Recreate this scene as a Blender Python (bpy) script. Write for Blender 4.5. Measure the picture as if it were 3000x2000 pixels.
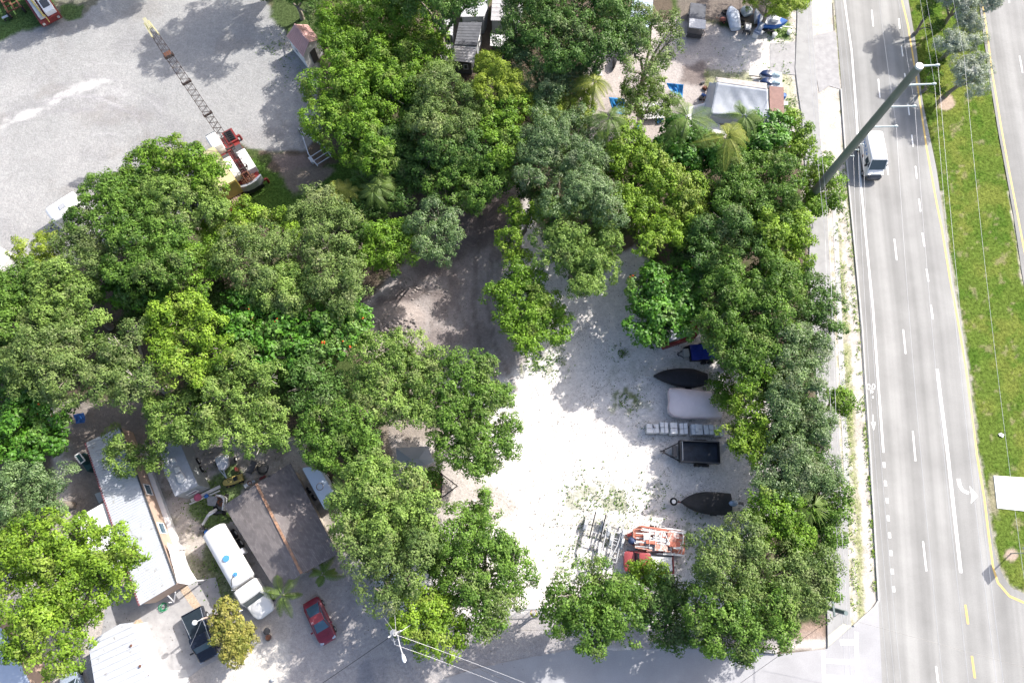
import bpy, bmesh, math, random
import numpy as np
from mathutils import Vector, Matrix

# ------------------------------------------------------------------ camera, world, sun, exposure
F = 2000.0; TH = math.radians(18.0); H = 68.0          # focal length in photo pixels, tilt from straight down, height (m)
SC = bpy.context.scene
for o in list(bpy.data.objects): bpy.data.objects.remove(o)
cd = bpy.data.cameras.new('camera'); cam = bpy.data.objects.new('camera', cd)
SC.collection.objects.link(cam); SC.camera = cam
cam.location = (0, 0, H); cam.rotation_euler = (TH, 0, 0)
cd.sensor_width = 36; cd.lens = 24.0; cd.clip_start = 1; cd.clip_end = 5000
SUN_EL = math.radians(38.0)
SH = Vector((-0.79, -0.613)).normalized()               # direction shadows fall on the ground
sunv = Vector((-SH.x * math.cos(SUN_EL), -SH.y * math.cos(SUN_EL), math.sin(SUN_EL)))
W = bpy.data.worlds.new("World"); SC.world = W; W.use_nodes = True
wn = W.node_tree; bg = wn.nodes['Background']
sky = wn.nodes.new('ShaderNodeTexSky'); sky.sky_type = 'NISHITA'; sky.sun_disc = False
sky.sun_elevation = SUN_EL; sky.dust_density = 3.0; sky.ozone_density = .35; sky.air_density = .8; sky.sun_rotation = math.atan2(sunv.x, sunv.y)
wn.links.new(sky.outputs[0], bg.inputs[0]); bg.inputs[1].default_value = 0.15
sl = bpy.data.lights.new('sun', 'SUN'); sl.energy = 4.0; sl.angle = math.radians(0.5); sl.color = (1.0, 0.95, 0.88)
so = bpy.data.objects.new('sun', sl); SC.collection.objects.link(so)
so.rotation_euler = sunv.to_track_quat('Z', 'Y').to_euler(); so.location = (60, 50, 90)
SC.view_settings.view_transform = 'Standard'; SC.view_settings.look = 'None'
SC.view_settings.exposure = 0.98; SC.view_settings.gamma = 1.0
SC.cycles.max_bounces = 6; SC.cycles.diffuse_bounces = 3; SC.cycles.transmission_bounces = 3; SC.cycles.transparent_max_bounces = 4

# ------------------------------------------------------------------ pixel <-> ground helpers
cT, sT = math.cos(TH), math.sin(TH)
def at(u, v, z=0.0):                                    # photo pixel (3000x2000) to the point at height z
    dx = (u - 1500) / F; dy = -(v - 1000) / F
    d = (dx, cT * dy + sT, sT * dy - cT)
    t = (H - z) / -d[2]
    return Vector((d[0] * t, d[1] * t, z))
def proj(x, y, z=0.0):
    yc = cT * y + sT * (z - H); zc = -sT * y + cT * (z - H)
    return 1500 + F * x / -zc, 1000 - F * yc / -zc
def mpp(u, v, z=0.0): return (at(u + 10, v, z) - at(u, v, z)).length / 10

# ------------------------------------------------------------------ materials
MATS = {}
def N(nt, t, **k):
    n = nt.nodes.new(t)
    for a, b in k.items(): setattr(n, a, b)
    return n
def mat(name, col, rough=0.6, metal=0.0, var=0.15, scale=3.0, bump=0.0, spec=0.4, stains=None, stretch=None, coat=0.0):
    if name in MATS: return MATS[name]
    m = bpy.data.materials.new(name); m.use_nodes = True; nt = m.node_tree; b = nt.nodes['Principled BSDF']
    b.inputs['Roughness'].default_value = rough; b.inputs['Metallic'].default_value = metal
    b.inputs['Specular IOR Level'].default_value = spec; b.inputs['Coat Weight'].default_value = coat
    tc = N(nt, 'ShaderNodeTexCoord'); mp = N(nt, 'ShaderNodeMapping'); nt.links.new(tc.outputs['Object'], mp.inputs[0])
    if stretch: mp.inputs['Scale'].default_value = stretch
    n1 = N(nt, 'ShaderNodeTexNoise'); n1.inputs['Scale'].default_value = scale; n1.inputs['Detail'].default_value = 6; n1.inputs['Roughness'].default_value = .65
    nt.links.new(mp.outputs[0], n1.inputs['Vector'])
    mr = N(nt, 'ShaderNodeMapRange'); mr.inputs['From Min'].default_value = .3; mr.inputs['From Max'].default_value = .7
    mr.inputs['To Min'].default_value = 1 - var; mr.inputs['To Max'].default_value = 1 + var
    nt.links.new(n1.outputs['Fac'], mr.inputs['Value'])
    mx = N(nt, 'ShaderNodeVectorMath', operation='SCALE'); mx.inputs[0].default_value = col[:3]
    nt.links.new(mr.outputs[0], mx.inputs['Scale']); out = mx.outputs[0]
    if stains:                                          # (colour, scale, threshold)
        n2 = N(nt, 'ShaderNodeTexNoise'); n2.inputs['Scale'].default_value = stains[1]; n2.inputs['Detail'].default_value = 8; n2.inputs['Roughness'].default_value = .7
        nt.links.new(mp.outputs[0], n2.inputs['Vector'])
        r2 = N(nt, 'ShaderNodeMapRange'); r2.inputs['From Min'].default_value = stains[2]; r2.inputs['From Max'].default_value = stains[2] + .1
        nt.links.new(n2.outputs['Fac'], r2.inputs['Value'])
        mc = N(nt, 'ShaderNodeMix', data_type='RGBA'); nt.links.new(r2.outputs[0], mc.inputs['Factor'])
        nt.links.new(out, mc.inputs['A']); mc.inputs['B'].default_value = (*stains[0], 1); out = mc.outputs['Result']
    nt.links.new(out, b.inputs['Base Color'])
    if bump:
        bp = N(nt, 'ShaderNodeBump'); bp.inputs['Strength'].default_value = bump; bp.inputs['Distance'].default_value = .05
        nt.links.new(n1.outputs['Fac'], bp.inputs['Height']); nt.links.new(bp.outputs[0], b.inputs['Normal'])
    MATS[name] = m; return m

# ------------------------------------------------------------------ mesh builder (world coordinates, baked relative to the parent's origin)
C = SC.collection
def org(o):
    v = Vector((0, 0, 0))
    while o is not None: v += o.location; o = o.parent
    return v
def thing(name, label, cat, loc, group=None):
    o = bpy.data.objects.new(name, None); o.empty_display_size = .3; C.objects.link(o)
    o.location = loc; o['label'] = label; o['category'] = cat
    if group: o['group'] = group
    return o
def tag(o, label, cat, group=None):
    o['label'] = label; o['category'] = cat
    if group: o['group'] = group
    return o
class MB:
    def __init__(s): s.v = []; s.f = []
    def add(s, vs, fs):
        n = len(s.v); s.v += [tuple(x) for x in vs]; s.f += [tuple(i + n for i in f) for f in fs]; return s
    def prism(s, pts, z0, z1, top=None):                # pts: xy polygon; top: optional other polygon or dz list
        n = len(pts); zt = z1 if isinstance(z1, (list, tuple)) else [z1] * n; T = top or pts
        vs = [(p[0], p[1], z0) for p in pts] + [(T[i][0], T[i][1], zt[i]) for i in range(n)]
        return s.add(vs, [tuple(reversed(range(n))), tuple(range(n, 2 * n))] + [(i, (i + 1) % n, n + (i + 1) % n, n + i) for i in range(n)])
    def pp(s, px, z1, z0=0.0, ins=0.0):                 # polygon given by photo pixels of its TOP at height z1
        zz = z1 if isinstance(z1, (list, tuple)) else [z1] * len(px)
        pts = [at(p[0], p[1], z) for p, z in zip(px, zz)]
        if sum(a.x * b.y - b.x * a.y for a, b in zip(pts, pts[1:] + pts[:1])) < 0: pts.reverse(); zz = list(reversed(zz))
        if ins:
            c = sum(pts, Vector()) / len(pts); pts = [p + (c - p).normalized() * ins for p in pts]
        return s.prism(pts, z0, list(zz))
    def box(s, c, d, ang=0.0, tilt=None):
        M = Matrix.Rotation(ang, 3, 'Z')
        if tilt is not None: M = M @ tilt
        vs = [Vector(c) + M @ Vector((x * d[0] / 2, y * d[1] / 2, z * d[2] / 2)) for x in (-1, 1) for y in (-1, 1) for z in (-1, 1)]
        return s.add(vs, [(0, 1, 3, 2), (4, 6, 7, 5), (0, 4, 5, 1), (2, 3, 7, 6), (0, 2, 6, 4), (1, 5, 7, 3)])
    def bar(s, a, b, w, h=None):
        a = Vector(a); b = Vector(b); h = h or w; d = (b - a).normalized()
        up = Vector((0, 0, 1)) if abs(d.z) < .95 else Vector((1, 0, 0))
        x = d.cross(up).normalized(); y = x.cross(d)
        vs = [p + x * sx * w / 2 + y * sy * h / 2 for p in (a, b) for sx, sy in ((-1, -1), (1, -1), (1, 1), (-1, 1))]
        return s.add(vs, [(3, 2, 1, 0), (4, 5, 6, 7)] + [(i, (i + 1) % 4, 4 + (i + 1) % 4, 4 + i) for i in range(4)])
    def tube(s, pts, rs, n=8):
        pts = [Vector(p) for p in pts]; rs = rs if isinstance(rs, (list, tuple)) else [rs] * len(pts); vs = []; fs = []
        for i, p in enumerate(pts):
            d = (pts[min(i + 1, len(pts) - 1)] - pts[max(i - 1, 0)]).normalized()
            up = Vector((0, 0, 1)) if abs(d.z) < .9 else Vector((1, 0, 0)); x = d.cross(up).normalized(); y = x.cross(d)
            vs += [p + (x * math.cos(a) + y * math.sin(a)) * rs[i] for a in [k * 2 * math.pi / n for k in range(n)]]
        for i in range(len(pts) - 1):
            fs += [(i * n + k, i * n + (k + 1) % n, (i + 1) * n + (k + 1) % n, (i + 1) * n + k) for k in range(n)]
        fs += [tuple(reversed(range(n))), tuple(range((len(pts) - 1) * n, len(pts) * n))]
        return s.add(vs, fs)
    def loft(s, rings, cap=True):
        n = len(rings[0]); vs = [v for r in rings for v in r]; fs = []
        for i in range(len(rings) - 1):
            fs += [(i * n + k, i * n + (k + 1) % n, (i + 1) * n + (k + 1) % n, (i + 1) * n + k) for k in range(n)]
        if cap: fs += [tuple(reversed(range(n))), tuple(range((len(rings) - 1) * n, len(rings) * n))]
        return s.add(vs, fs)
    def ball(s, c, r, n=8, m=6):
        r = r if isinstance(r, (tuple, list)) else (r, r, r); rings = []
        for i in range(m + 1):
            t = math.pi * (i + .02) / (m + .04); rings.append([(c[0] + r[0] * math.sin(t) * math.cos(a), c[1] + r[1] * math.sin(t) * math.sin(a), c[2] - r[2] * math.cos(t)) for a in [k * 2 * math.pi / n for k in range(n)]])
        return s.loft(rings)
    def torus(s, c, R, r, axis=(0, 0, 1), n=20, m=6):
        q = Vector(axis).to_track_quat('Z', 'Y'); vs = []; fs = []
        for i in range(n):
            a = i * 2 * math.pi / n
            for j in range(m):
                b = j * 2 * math.pi / m; vs.append(Vector(c) + q @ Vector(((R + r * math.cos(b)) * math.cos(a), (R + r * math.cos(b)) * math.sin(a), r * math.sin(b))))
        for i in range(n):
            for j in range(m): fs.append((i * m + j, ((i + 1) % n) * m + j, ((i + 1) % n) * m + (j + 1) % m, i * m + (j + 1) % m))
        return s.add(vs, fs)
    def wheel(s, c, r, w, ang):                          # axle horizontal, vehicle heading ang
        ax = Vector((-math.sin(ang), math.cos(ang), 0)); c = Vector(c)
        return s.tube([c - ax * w / 2, c - ax * w * .4, c + ax * w * .4, c + ax * w / 2], [r * .88, r, r, r * .88], 14)
    def build(s, name, m, parent=None, smooth=False, bevel=0.0, label=None):
        me = bpy.data.meshes.new(name); o0 = org(parent)
        me.from_pydata([(x - o0.x, y - o0.y, z - o0.z) for x, y, z in s.v], [], s.f); me.update()
        bm = bmesh.new(); bm.from_mesh(me); bmesh.ops.recalc_face_normals(bm, faces=bm.faces)
        if bevel: bmesh.ops.bevel(bm, geom=list(bm.edges), offset=bevel, segments=2, affect='EDGES', clamp_overlap=True)
        if smooth:
            for f in bm.faces: f.smooth = True
            for e in bm.edges:
                if len(e.link_faces) == 2 and e.calc_face_angle(0) > .7: e.smooth = False
        bm.to_mesh(me); bm.free()
        o = bpy.data.objects.new(name, me); C.objects.link(o); me.materials.append(m)
        if parent is not None: o.parent = parent
        if label: o['label'] = label
        return o
def copy_tree(o, parent=None):
    c = o.copy(); C.objects.link(c); c.parent = parent
    for ch in o.children: copy_tree(ch, c)
    return c
def base(u, v, z=0.0):
    p = at(u, v, z); return Vector((p.x, p.y, 0))
class Fr:                                                # local frame: x forward, y left
    def __init__(s, pr, pf, z=0.0, zf=None):
        a = at(*pr, z); b = at(*pf, z if zf is None else zf); a.z = b.z = 0
        s.c = (a + b) / 2; s.L = (b - a).length; s.ang = math.atan2(b.y - a.y, b.x - a.x)
        s.x = (b - a).normalized(); s.y = Vector((-s.x.y, s.x.x, 0))
    def p(s, x, y, z=0.0): return s.c + s.x * x + s.y * y + Vector((0, 0, z))
    def box(s, mb, x0, x1, y0, y1, z0, z1): return mb.prism([s.p(x0, y0), s.p(x1, y0), s.p(x1, y1), s.p(x0, y1)], z0, z1)
    def ring(s, x, w, z0, z1, e=4.0, n=20, yo=0.0):      # superellipse section
        out = []
        for k in range(n):
            a = 2 * math.pi * k / n; ca, sa = math.cos(a), math.sin(a)
            out.append(s.p(x, yo + w * math.copysign(abs(ca) ** (2 / e), ca), (z0 + z1) / 2 + (z1 - z0) / 2 * math.copysign(abs(sa) ** (2 / e), sa)))
        return out
    def loft(s, mb, st, e=4.0, n=20): return mb.loft([s.ring(*q[:4], e=(q[4] if len(q) > 4 else e), n=n, yo=(q[5] if len(q) > 5 else 0)) for q in st])
def vnoise(x, y, sc, seed=0):
    x = np.asarray(x, float) / sc + 1000.0; y = np.asarray(y, float) / sc + 1000.0
    xi = np.floor(x).astype(np.int64); yi = np.floor(y).astype(np.int64); fx = x - xi; fy = y - yi
    fx = fx * fx * (3 - 2 * fx); fy = fy * fy * (3 - 2 * fy)
    def h(a, b):
        k = (a * 374761393 + b * 668265263 + seed * 1274126177) & 0xffffffff
        k = ((k ^ (k >> 13)) * 1274126177) & 0xffffffff
        return ((k ^ (k >> 16)) & 0xffff) / 65535.0
    return (h(xi, yi) * (1 - fx) + h(xi + 1, yi) * fx) * (1 - fy) + (h(xi, yi + 1) * (1 - fx) + h(xi + 1, yi + 1) * fx) * fy
def fbm(x, y, sc, seed=0, o=4):
    t = 0; a = 1; s = 0
    for k in range(o): t = t + a * vnoise(x, y, sc / 2 ** k, seed + k * 17); s += a; a *= .55
    return t / s
# ------------------------------------------------------------------ ground: one sheet, dense in the middle, reaching out to the horizon
def sdpoly(px, py, poly):                                # + inside, in pixels
    poly = np.array(poly, float); d = np.full(px.shape, 1e9); ins = np.zeros(px.shape, bool); n = len(poly)
    for i in range(n):
        a = poly[i]; b = poly[(i + 1) % n]; e = b - a; wx = px - a[0]; wy = py - a[1]
        t = np.clip((wx * e[0] + wy * e[1]) / max(e @ e, 1e-9), 0, 1)
        d = np.minimum(d, np.hypot(wx - t * e[0], wy - t * e[1]))
        c = ((a[1] > py) != (b[1] > py)) & (px < (b[0] - a[0]) * (py - a[1]) / ((b[1] - a[1]) if b[1] != a[1] else 1e-9) + a[0]); ins ^= c
    return np.where(ins, d, -d)
def sstep(x, a, b): t = np.clip((x - a) / (b - a), 0, 1); return t * t * (3 - 2 * t)
def axis(lo, hi, st):
    c = list(np.arange(lo, hi + st, st)); s = st
    while c[-1] < 900: s *= 1.35; c.append(c[-1] + s)
    s = st
    while c[0] > -900: s *= 1.35; c.insert(0, c[0] - s)
    return np.array(c)
def ground():
    xs = axis(-66, 66, .24); ys = axis(-13, 69, .24); X, Y = np.meshgrid(xs, ys); x = X.ravel(); y = Y.ravel()
    yc = cT * y - sT * H; zc = -(-sT * y - cT * H); zc = np.maximum(zc, 8); u = 1500 + F * x / zc; v = 1000 - F * yc / zc
    n1 = fbm(x, y, 3.0, 1); n2 = fbm(x, y, 12.0, 5); n3 = fbm(x, y, .9, 9, 3); n4 = fbm(x, y, 1.6, 33)
    col = np.zeros((len(x), 3)); gw = np.zeros(len(x))
    def base_(c): col[:] = np.array(c)
    def lay(c, w, grass=0.0):
        w = np.clip(w, 0, 1)[:, None]; col[:] = col * (1 - w) + np.array(c) * w
        gw[:] = gw * (1 - w[:, 0]) + grass * w[:, 0]
    def reg(poly, c, soft=14, amp=60, op=1.0, grass=0.0, nn=None):
        s = sdpoly(u, v, poly) + (n1 - .5) * amp + (n3 - .5) * amp * .5; w = sstep(s, -soft / 2, soft / 2) * op
        if nn is not None: w = w * nn
        lay(c, w, grass)
    def stroke(pts, wd, c, op, soft=5, amp=6):
        d = np.full(u.shape, 1e9)
        for a, b in zip(pts, pts[1:]):
            e = np.array(b, float) - a; t = np.clip(((u - a[0]) * e[0] + (v - a[1]) * e[1]) / (e @ e), 0, 1); d = np.minimum(d, np.hypot(u - a[0] - t * e[0], v - a[1] - t * e[1]))
        lay(c, sstep(wd + (n3 - .5) * amp - d, -soft, soft) * op)
    base_((.13, .105, .08))
    lay((.07, .10, .035), sstep(n1, .5, .62), .6)
    # north-west gravel lot
    lot = [(-400, -400), (780, -400), (775, 0), (850, 90), (930, 190), (940, 380), (900, 450), (780, 440), (700, 420), (560, 640), (300, 760), (-400, 900)]
    reg(lot, (.315, .316, .312), 10, 30)
    inlot = sstep(sdpoly(u, v, lot), 0, 20)
    lay((.38, .375, .37), inlot * sstep(n2, .45, .62) * .55); lay((.26, .258, .262), inlot * sstep(n1, .52, .7) * .5); lay((.24, .225, .21), inlot * sstep(fbm(x, y, 5, 41), .6, .72) * .4)
    stroke([(-40, 395), (60, 345), (150, 305), (220, 262), (305, 238)], 7, (.56, .55, .54), .8, 10, 38)
    for k in range(26):
        rr = random.Random(k); cx, cy = 250 + rr.uniform(-50, 70), 400 + rr.uniform(-60, 60); R = rr.uniform(70, 240); a0 = rr.uniform(-2.6, -.5); a1 = a0 + rr.uniform(.5, 1.6)
        stroke([(cx + R * 1.15 * math.cos(a), cy + R * .8 * math.sin(a)) for a in np.linspace(a0, a1, 10)], rr.uniform(1, 2.2), rr.choice([(.26, .25, .27), (.26, .25, .27), (.46, .45, .46)]), .38, 3, 4)
    reg([(-100, -100), (170, -100), (160, 60), (110, 85), (60, 100), (10, 120), (-100, 150)], (.06, .115, .03), 12, 26, .95, 1)
    reg([(160, -60), (300, -60), (290, 20), (200, 62), (165, 60)], (.16, .16, .12), 12, 40, .9, .4); reg([(180, 20), (240, 20), (235, 55), (185, 62)], (.06, .12, .03), 8, 30, .8, 1)
    reg([(780, -60), (960, -60), (940, 150), (850, 110), (800, 60)], (.07, .10, .04), 12, 40, 1, .8)
    reg([(690, 560), (740, 470), (830, 500), (960, 480), (1080, 500), (1060, 620), (900, 660), (700, 660)], (.075, .14, .03), 12, 40, 1, 1)
    reg([(800, 450), (900, 440), (970, 500), (930, 540), (860, 560), (810, 510)], (.25, .20, .18), 16, 50, .85)
    # central yard
    yard = [(1060, 900), (1180, 780), (1270, 700), (1390, 560), (1520, 540), (1600, 700), (1780, 760), (1860, 720), (2060, 980), (2280, 1100), (2330, 1500), (2220, 1600), (2050, 1900), (1380, 1960), (1000, 2050), (850, 2100), (700, 1700), (1050, 1640), (1480, 1450), (1300, 1420), (1150, 1300), (1080, 1050)]
    reg(yard, (.72, .69, .665), 16, 30)
    iny = sstep(sdpoly(u, v, yard), 0, 20)
    lay((.62, .60, .59), iny * sstep(n2, .5, .7) * .5); lay((.56, .54, .54), iny * sstep(n1, .55, .75) * .3)
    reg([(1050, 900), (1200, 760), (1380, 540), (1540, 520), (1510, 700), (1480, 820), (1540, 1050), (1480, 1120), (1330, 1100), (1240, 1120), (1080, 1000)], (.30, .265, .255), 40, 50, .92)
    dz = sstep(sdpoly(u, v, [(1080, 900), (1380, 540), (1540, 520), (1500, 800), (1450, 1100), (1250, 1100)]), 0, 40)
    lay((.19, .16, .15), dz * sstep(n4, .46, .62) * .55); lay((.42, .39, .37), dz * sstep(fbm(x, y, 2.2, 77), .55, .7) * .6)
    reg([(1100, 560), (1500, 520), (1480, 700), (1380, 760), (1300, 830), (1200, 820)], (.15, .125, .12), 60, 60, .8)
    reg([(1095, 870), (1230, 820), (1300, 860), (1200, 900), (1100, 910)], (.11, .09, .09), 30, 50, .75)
    reg([(1060, 970), (1100, 950), (1150, 1010), (1100, 1050), (1060, 1040)], (.56, .50, .42), 10, 20, .9)
    for off in (-24, -17, 20, 28): stroke([(1440 + off, 600), (1412 + off, 780), (1408 + off, 900), (1425 + off, 1010), (1465 + off, 1090), (1490 + off, 1150)], 2.4, (.17, .145, .135), .75, 3, 4)
    for k in range(7): stroke([(1290 + k * 14, 870 + 3 * k), (1240 + k * 22, 960), (1250 + k * 24, 1060)], 1.2, (.2, .17, .165), .35, 3, 5)
    reg([(1060, 1090), (1180, 1000), (1290, 1100), (1330, 1250), (1280, 1330), (1130, 1330), (1060, 1200)], (.27, .225, .19), 40, 60, .85)
    # NE yard
    ne = [(1700, 220), (1800, 60), (2000, 60), (2180, 90), (2340, 60), (2470, 80), (2470, 420), (2300, 430), (2080, 400), (1700, 420)]
    reg(ne, (.43, .39, .37), 16, 40); ine = sstep(sdpoly(u, v, ne), 0, 20)
    lay((.62, .59, .56), sstep(u + (n1 - .5) * 120, 2080, 2200) * ine * .9); lay((.30, .26, .24), ine * sstep(n1, .55, .72) * .4)
    reg([(2005, 195), (2060, 185), (2070, 240), (2020, 260), (1990, 240)], (.15, .12, .11), 20, 40, .8)
    reg([(2080, 215), (2200, 215), (2220, 245), (2080, 240)], (.25, .27, .12), 10, 60, .7, .7); reg([(2290, 215), (2330, 225), (2350, 345), (2290, 345)], (.36, .36, .22), 10, 60, .7, .6)
    reg([(2240, 80), (2335, 60), (2322, 122), (2260, 112)], (.14, .22, .06), 8, 25, .9, 1)
    reg([(1980, -80), (2330, -80), (2240, 60), (2000, 60)], (.2, .17, .15), 20, 40, .9)
    # roadside: pale limestone verge with weedy streaks
    def rx(vv): return np.interp(vv, [-300, 0, 200, 300, 420, 560, 650, 800, 950, 1110, 1300, 1400, 1500, 1650, 1800, 1900], [2340, 2378, 2382, 2398, 2405, 2415, 2425, 2433, 2445, 2452, 2460, 2470, 2485, 2487, 2490, 2495])
    def lx(vv): return np.interp(vv, [-300, 0, 220, 430, 690, 960, 1350, 1755, 2400], [2420, 2445, 2463, 2475, 2500, 2525, 2550, 2573, 2610])
    verge = (u > rx(v) - 90) & (u < lx(v) + 12) & (v < 1860); vw = sstep(u - rx(v) + 60 + (n1 - .5) * 40, -10, 10) * (u < 2800) * sstep(1900 - v, 0, 20)
    lay((.56, .52, .475), vw * verge.astype(float)); lay((.38, .34, .29), vw * verge.astype(float) * sstep(fbm(x, y, 1.1, 91), .52, .68) * .6)
    t = (u - rx(v)) / (lx(v) - rx(v)); inv = ((t > 0) & (t < 1.05) & (v < 1860)).astype(float); low = sstep(v, 560, 760)
    lay((.27, .29, .13), inv * sstep(.13 - abs(t - .40) + (n3 - .5) * .34, -.05, .07) * .8 * low, .8)
    lay((.30, .30, .15), inv * sstep(.05 - abs(t - .08) + (n3 - .5) * .34, -.05, .07) * .7 * low, .8)
    lay((.22, .24, .10), inv * sstep(.04 - abs(t - .97) + (n3 - .5) * .3, -.05, .07) * .9, .8); lay((.42, .38, .35), inv * sstep(n4, .55, .7) * .45)
    # median grass
    med = [(2655, -200), (2661, 0), (2682, 120), (2703, 300), (2745, 500), (2768, 667), (2799, 860), (2833, 1050), (2865, 1330), (2893, 1480), (2914, 1620), (2935, 1680), (2965, 1725), (3000, 1738), (3150, 1760), (3400, 1700), (3400, 1500), (3000, 830), (2971, 640), (2927, 400), (2878, 80), (2868, 0), (2840, -200)]
    sm = sdpoly(u, v, med); w = sstep(sm, -4, 4); lay((.10, .15, .028), w, 1)
    lay((.155, .18, .04), w * sstep(n1, .42, .68) * .75, 1); lay((.052, .115, .015), w * sstep(fbm(x, y, 1.3, 51), .55, .72) * .6, 1); lay((.30, .25, .16), w * sstep(fbm(x, y, .8, 71), .66, .78) * .5, .6)
    lay((.45, .41, .36), sstep(6 - abs(sm) + (n3 - .5) * 14, -2, 4) * (v > 560) * .8)
    for cx, cy, r in ((2772, 300, 24), (2962, 1625, 19)): lay((.42, .33, .27), sstep(r + (n3 - .5) * 10 - np.hypot(u - cx, v - cy), -3, 3) * .95, 0)
    reg([(2895, 1385), (2925, 1385), (2925, 1520), (2900, 1500)], (.28, .25, .18), 10, 20, .8, .5)
    # SW yards
    sw = [(150, 1180), (480, 1180), (900, 1300), (1000, 1500), (1020, 1700), (1300, 1900), (1400, 2300), (-300, 2300), (-300, 1750), (150, 1600)]
    reg(sw, (.46, .42, .385), 20, 40); isw = sstep(sdpoly(u, v, sw), 0, 20)
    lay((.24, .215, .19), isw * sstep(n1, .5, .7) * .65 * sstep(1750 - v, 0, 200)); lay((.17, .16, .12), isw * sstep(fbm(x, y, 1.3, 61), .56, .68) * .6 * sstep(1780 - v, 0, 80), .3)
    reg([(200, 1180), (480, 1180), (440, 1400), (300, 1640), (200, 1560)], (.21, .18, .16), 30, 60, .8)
    reg([(550, 1440), (690, 1360), (720, 1400), (690, 1520), (600, 1560), (555, 1500)], (.10, .17, .04), 12, 50, .85, 1)
    reg([(600, 1560), (640, 1600), (700, 1760), (640, 1760), (600, 1640)], (.13, .17, .06), 12, 50, .8, 1)
    reg([(560, 1620), (640, 1700), (600, 1760), (560, 1720)], (.16, .17, .09), 12, 60, .6, .7)
    reg([(700, 1850), (900, 1880), (1000, 2100), (600, 2100), (650, 1980)], (.58, .55, .51), 40, 60, .9)
    reg([(1150, 1290), (1300, 1290), (1420, 1400), (1520, 1480), (1420, 1560), (1250, 1520), (1150, 1400)], (.50, .46, .43), 30, 40)
    # dirt apron at the bottom
    bt = [(900, 1560), (1080, 1660), (1200, 1850), (1480, 1800), (1800, 1810), (2130, 1870), (2420, 1840), (2420, 1900), (1660, 1905), (1250, 2300), (850, 2300), (840, 1700)]
    reg(bt, (.40, .375, .365), 20, 30); ib = sstep(sdpoly(u, v, bt), 0, 20); lay((.27, .26, .27), ib * sstep(n1, .52, .7) * .5)
    reg([(2290, 1880), (2330, 1830), (2425, 1820), (2425, 1880)], (.34, .25, .2), 12, 30, .8); reg([(2280, 1885), (2425, 1865), (2425, 1900), (2270, 1908)], (.58, .54, .5), 8, 12, .9)
    for off in (0, 9, 30, 38): stroke([(1010 + off, 1640), (1060 + off, 1740), (1110 + off * 1.2, 1830), (1160 + off * 2, 1930), (1230 + off * 3, 2010)], 3, (.22, .23, .26), .5, 4, 6)
    reg([(1045, 1945), (1080, 1930), (1090, 1990), (1070, 2040), (1045, 2040)], (.2, .21, .24), 14, 20, .6)
    # weeds in the yard gravel
    for cx, cy, r, op in ((1812, 1034, 18, .8), (1826, 1165, 26, .8), (1870, 1190, 30, .4), (1800, 1200, 18, .5), (1700, 1450, 40, .25), (1760, 1500, 90, .3), (1690, 1640, 50, .45), (1800, 1470, 34, .4), (1900, 1460, 40, .45), (1560, 1070, 26, .75), (1620, 1060, 24, .6), (1600, 1010, 50, .35), (2030, 1560, 60, .45), (1990, 1050, 30, .2), (1850, 1100, 60, .15)):
        lay((.15, .19, .06), sstep(r - np.hypot(u - cx, v - cy) + (n3 - .5) * 90, 0, 16) * op * sstep(n3, .5, .62), .7)
    z = .0 * x + (n3 - .5) * .05 * (1 - inlot * .6)
    onroad = ((u > lx(v) - 20) & (v > -300)) | ((v > 1840) & (u > 1600)) | ((v > 1925) & (u > 1150))
    z = np.where(onroad & ~(sm > 3), -.03, z); z = np.where(sm > 3, .03 + (n3 - .5) * .06, z); z = np.where(u > 2900, np.minimum(z, -.02), z) if False else z
    z = np.where((u > 2310) & (u < lx(v)), -.03, z)
    # low spoil bank behind the yard
    d = np.hypot((u - 1165) / 95, (v - 935) / 60); z = z + np.clip(1 - d, 0, 1) ** 1.3 * 1.3 * (.75 + .5 * fbm(x, y, 1.2, 88))
    lay((.33, .285, .265), sstep(1 - d, 0, .3) * .8)
    far = sstep(np.hypot(x, y - 30), 90, 130); lay((.06, .09, .035), far)
    ny, nx = X.shape; me = bpy.data.meshes.new('ground')
    idx = np.arange(nx * ny).reshape(ny, nx); q = np.stack([idx[:-1, :-1], idx[:-1, 1:], idx[1:, 1:], idx[1:, :-1]], -1).reshape(-1, 4)
    me.vertices.add(len(x)); me.vertices.foreach_set('co', np.stack([x, y, z], 1).astype(np.float32).ravel())
    me.loops.add(q.size); me.loops.foreach_set('vertex_index', q.ravel().astype(np.int32)); me.polygons.add(len(q))
    me.polygons.foreach_set('loop_start', (np.arange(len(q)) * 4).astype(np.int32)); me.polygons.foreach_set('loop_total', np.full(len(q), 4, np.int32)); me.update()
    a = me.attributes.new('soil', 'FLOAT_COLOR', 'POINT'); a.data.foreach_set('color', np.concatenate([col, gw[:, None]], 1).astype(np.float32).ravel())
    o = bpy.data.objects.new('ground', me); C.objects.link(o); o['kind'] = 'structure'
    m = bpy.data.materials.new('soil_and_gravel'); m.use_nodes = True; nt = m.node_tree; b = nt.nodes['Principled BSDF']; b.inputs['Roughness'].default_value = .95; b.inputs['Specular IOR Level'].default_value = .0
    at_ = N(nt, 'ShaderNodeAttribute', attribute_name='soil'); tc = N(nt, 'ShaderNodeTexCoord')
    def noise(sc, det, r=.7):
        n = N(nt, 'ShaderNodeTexNoise'); n.inputs['Scale'].default_value = sc; n.inputs['Detail'].default_value = det; n.inputs['Roughness'].default_value = r; nt.links.new(tc.outputs['Object'], n.inputs['Vector']); return n
    f1 = noise(3.4, 5, .8); f2 = noise(9, 3, .8); f3 = noise(1.1, 4)
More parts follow.
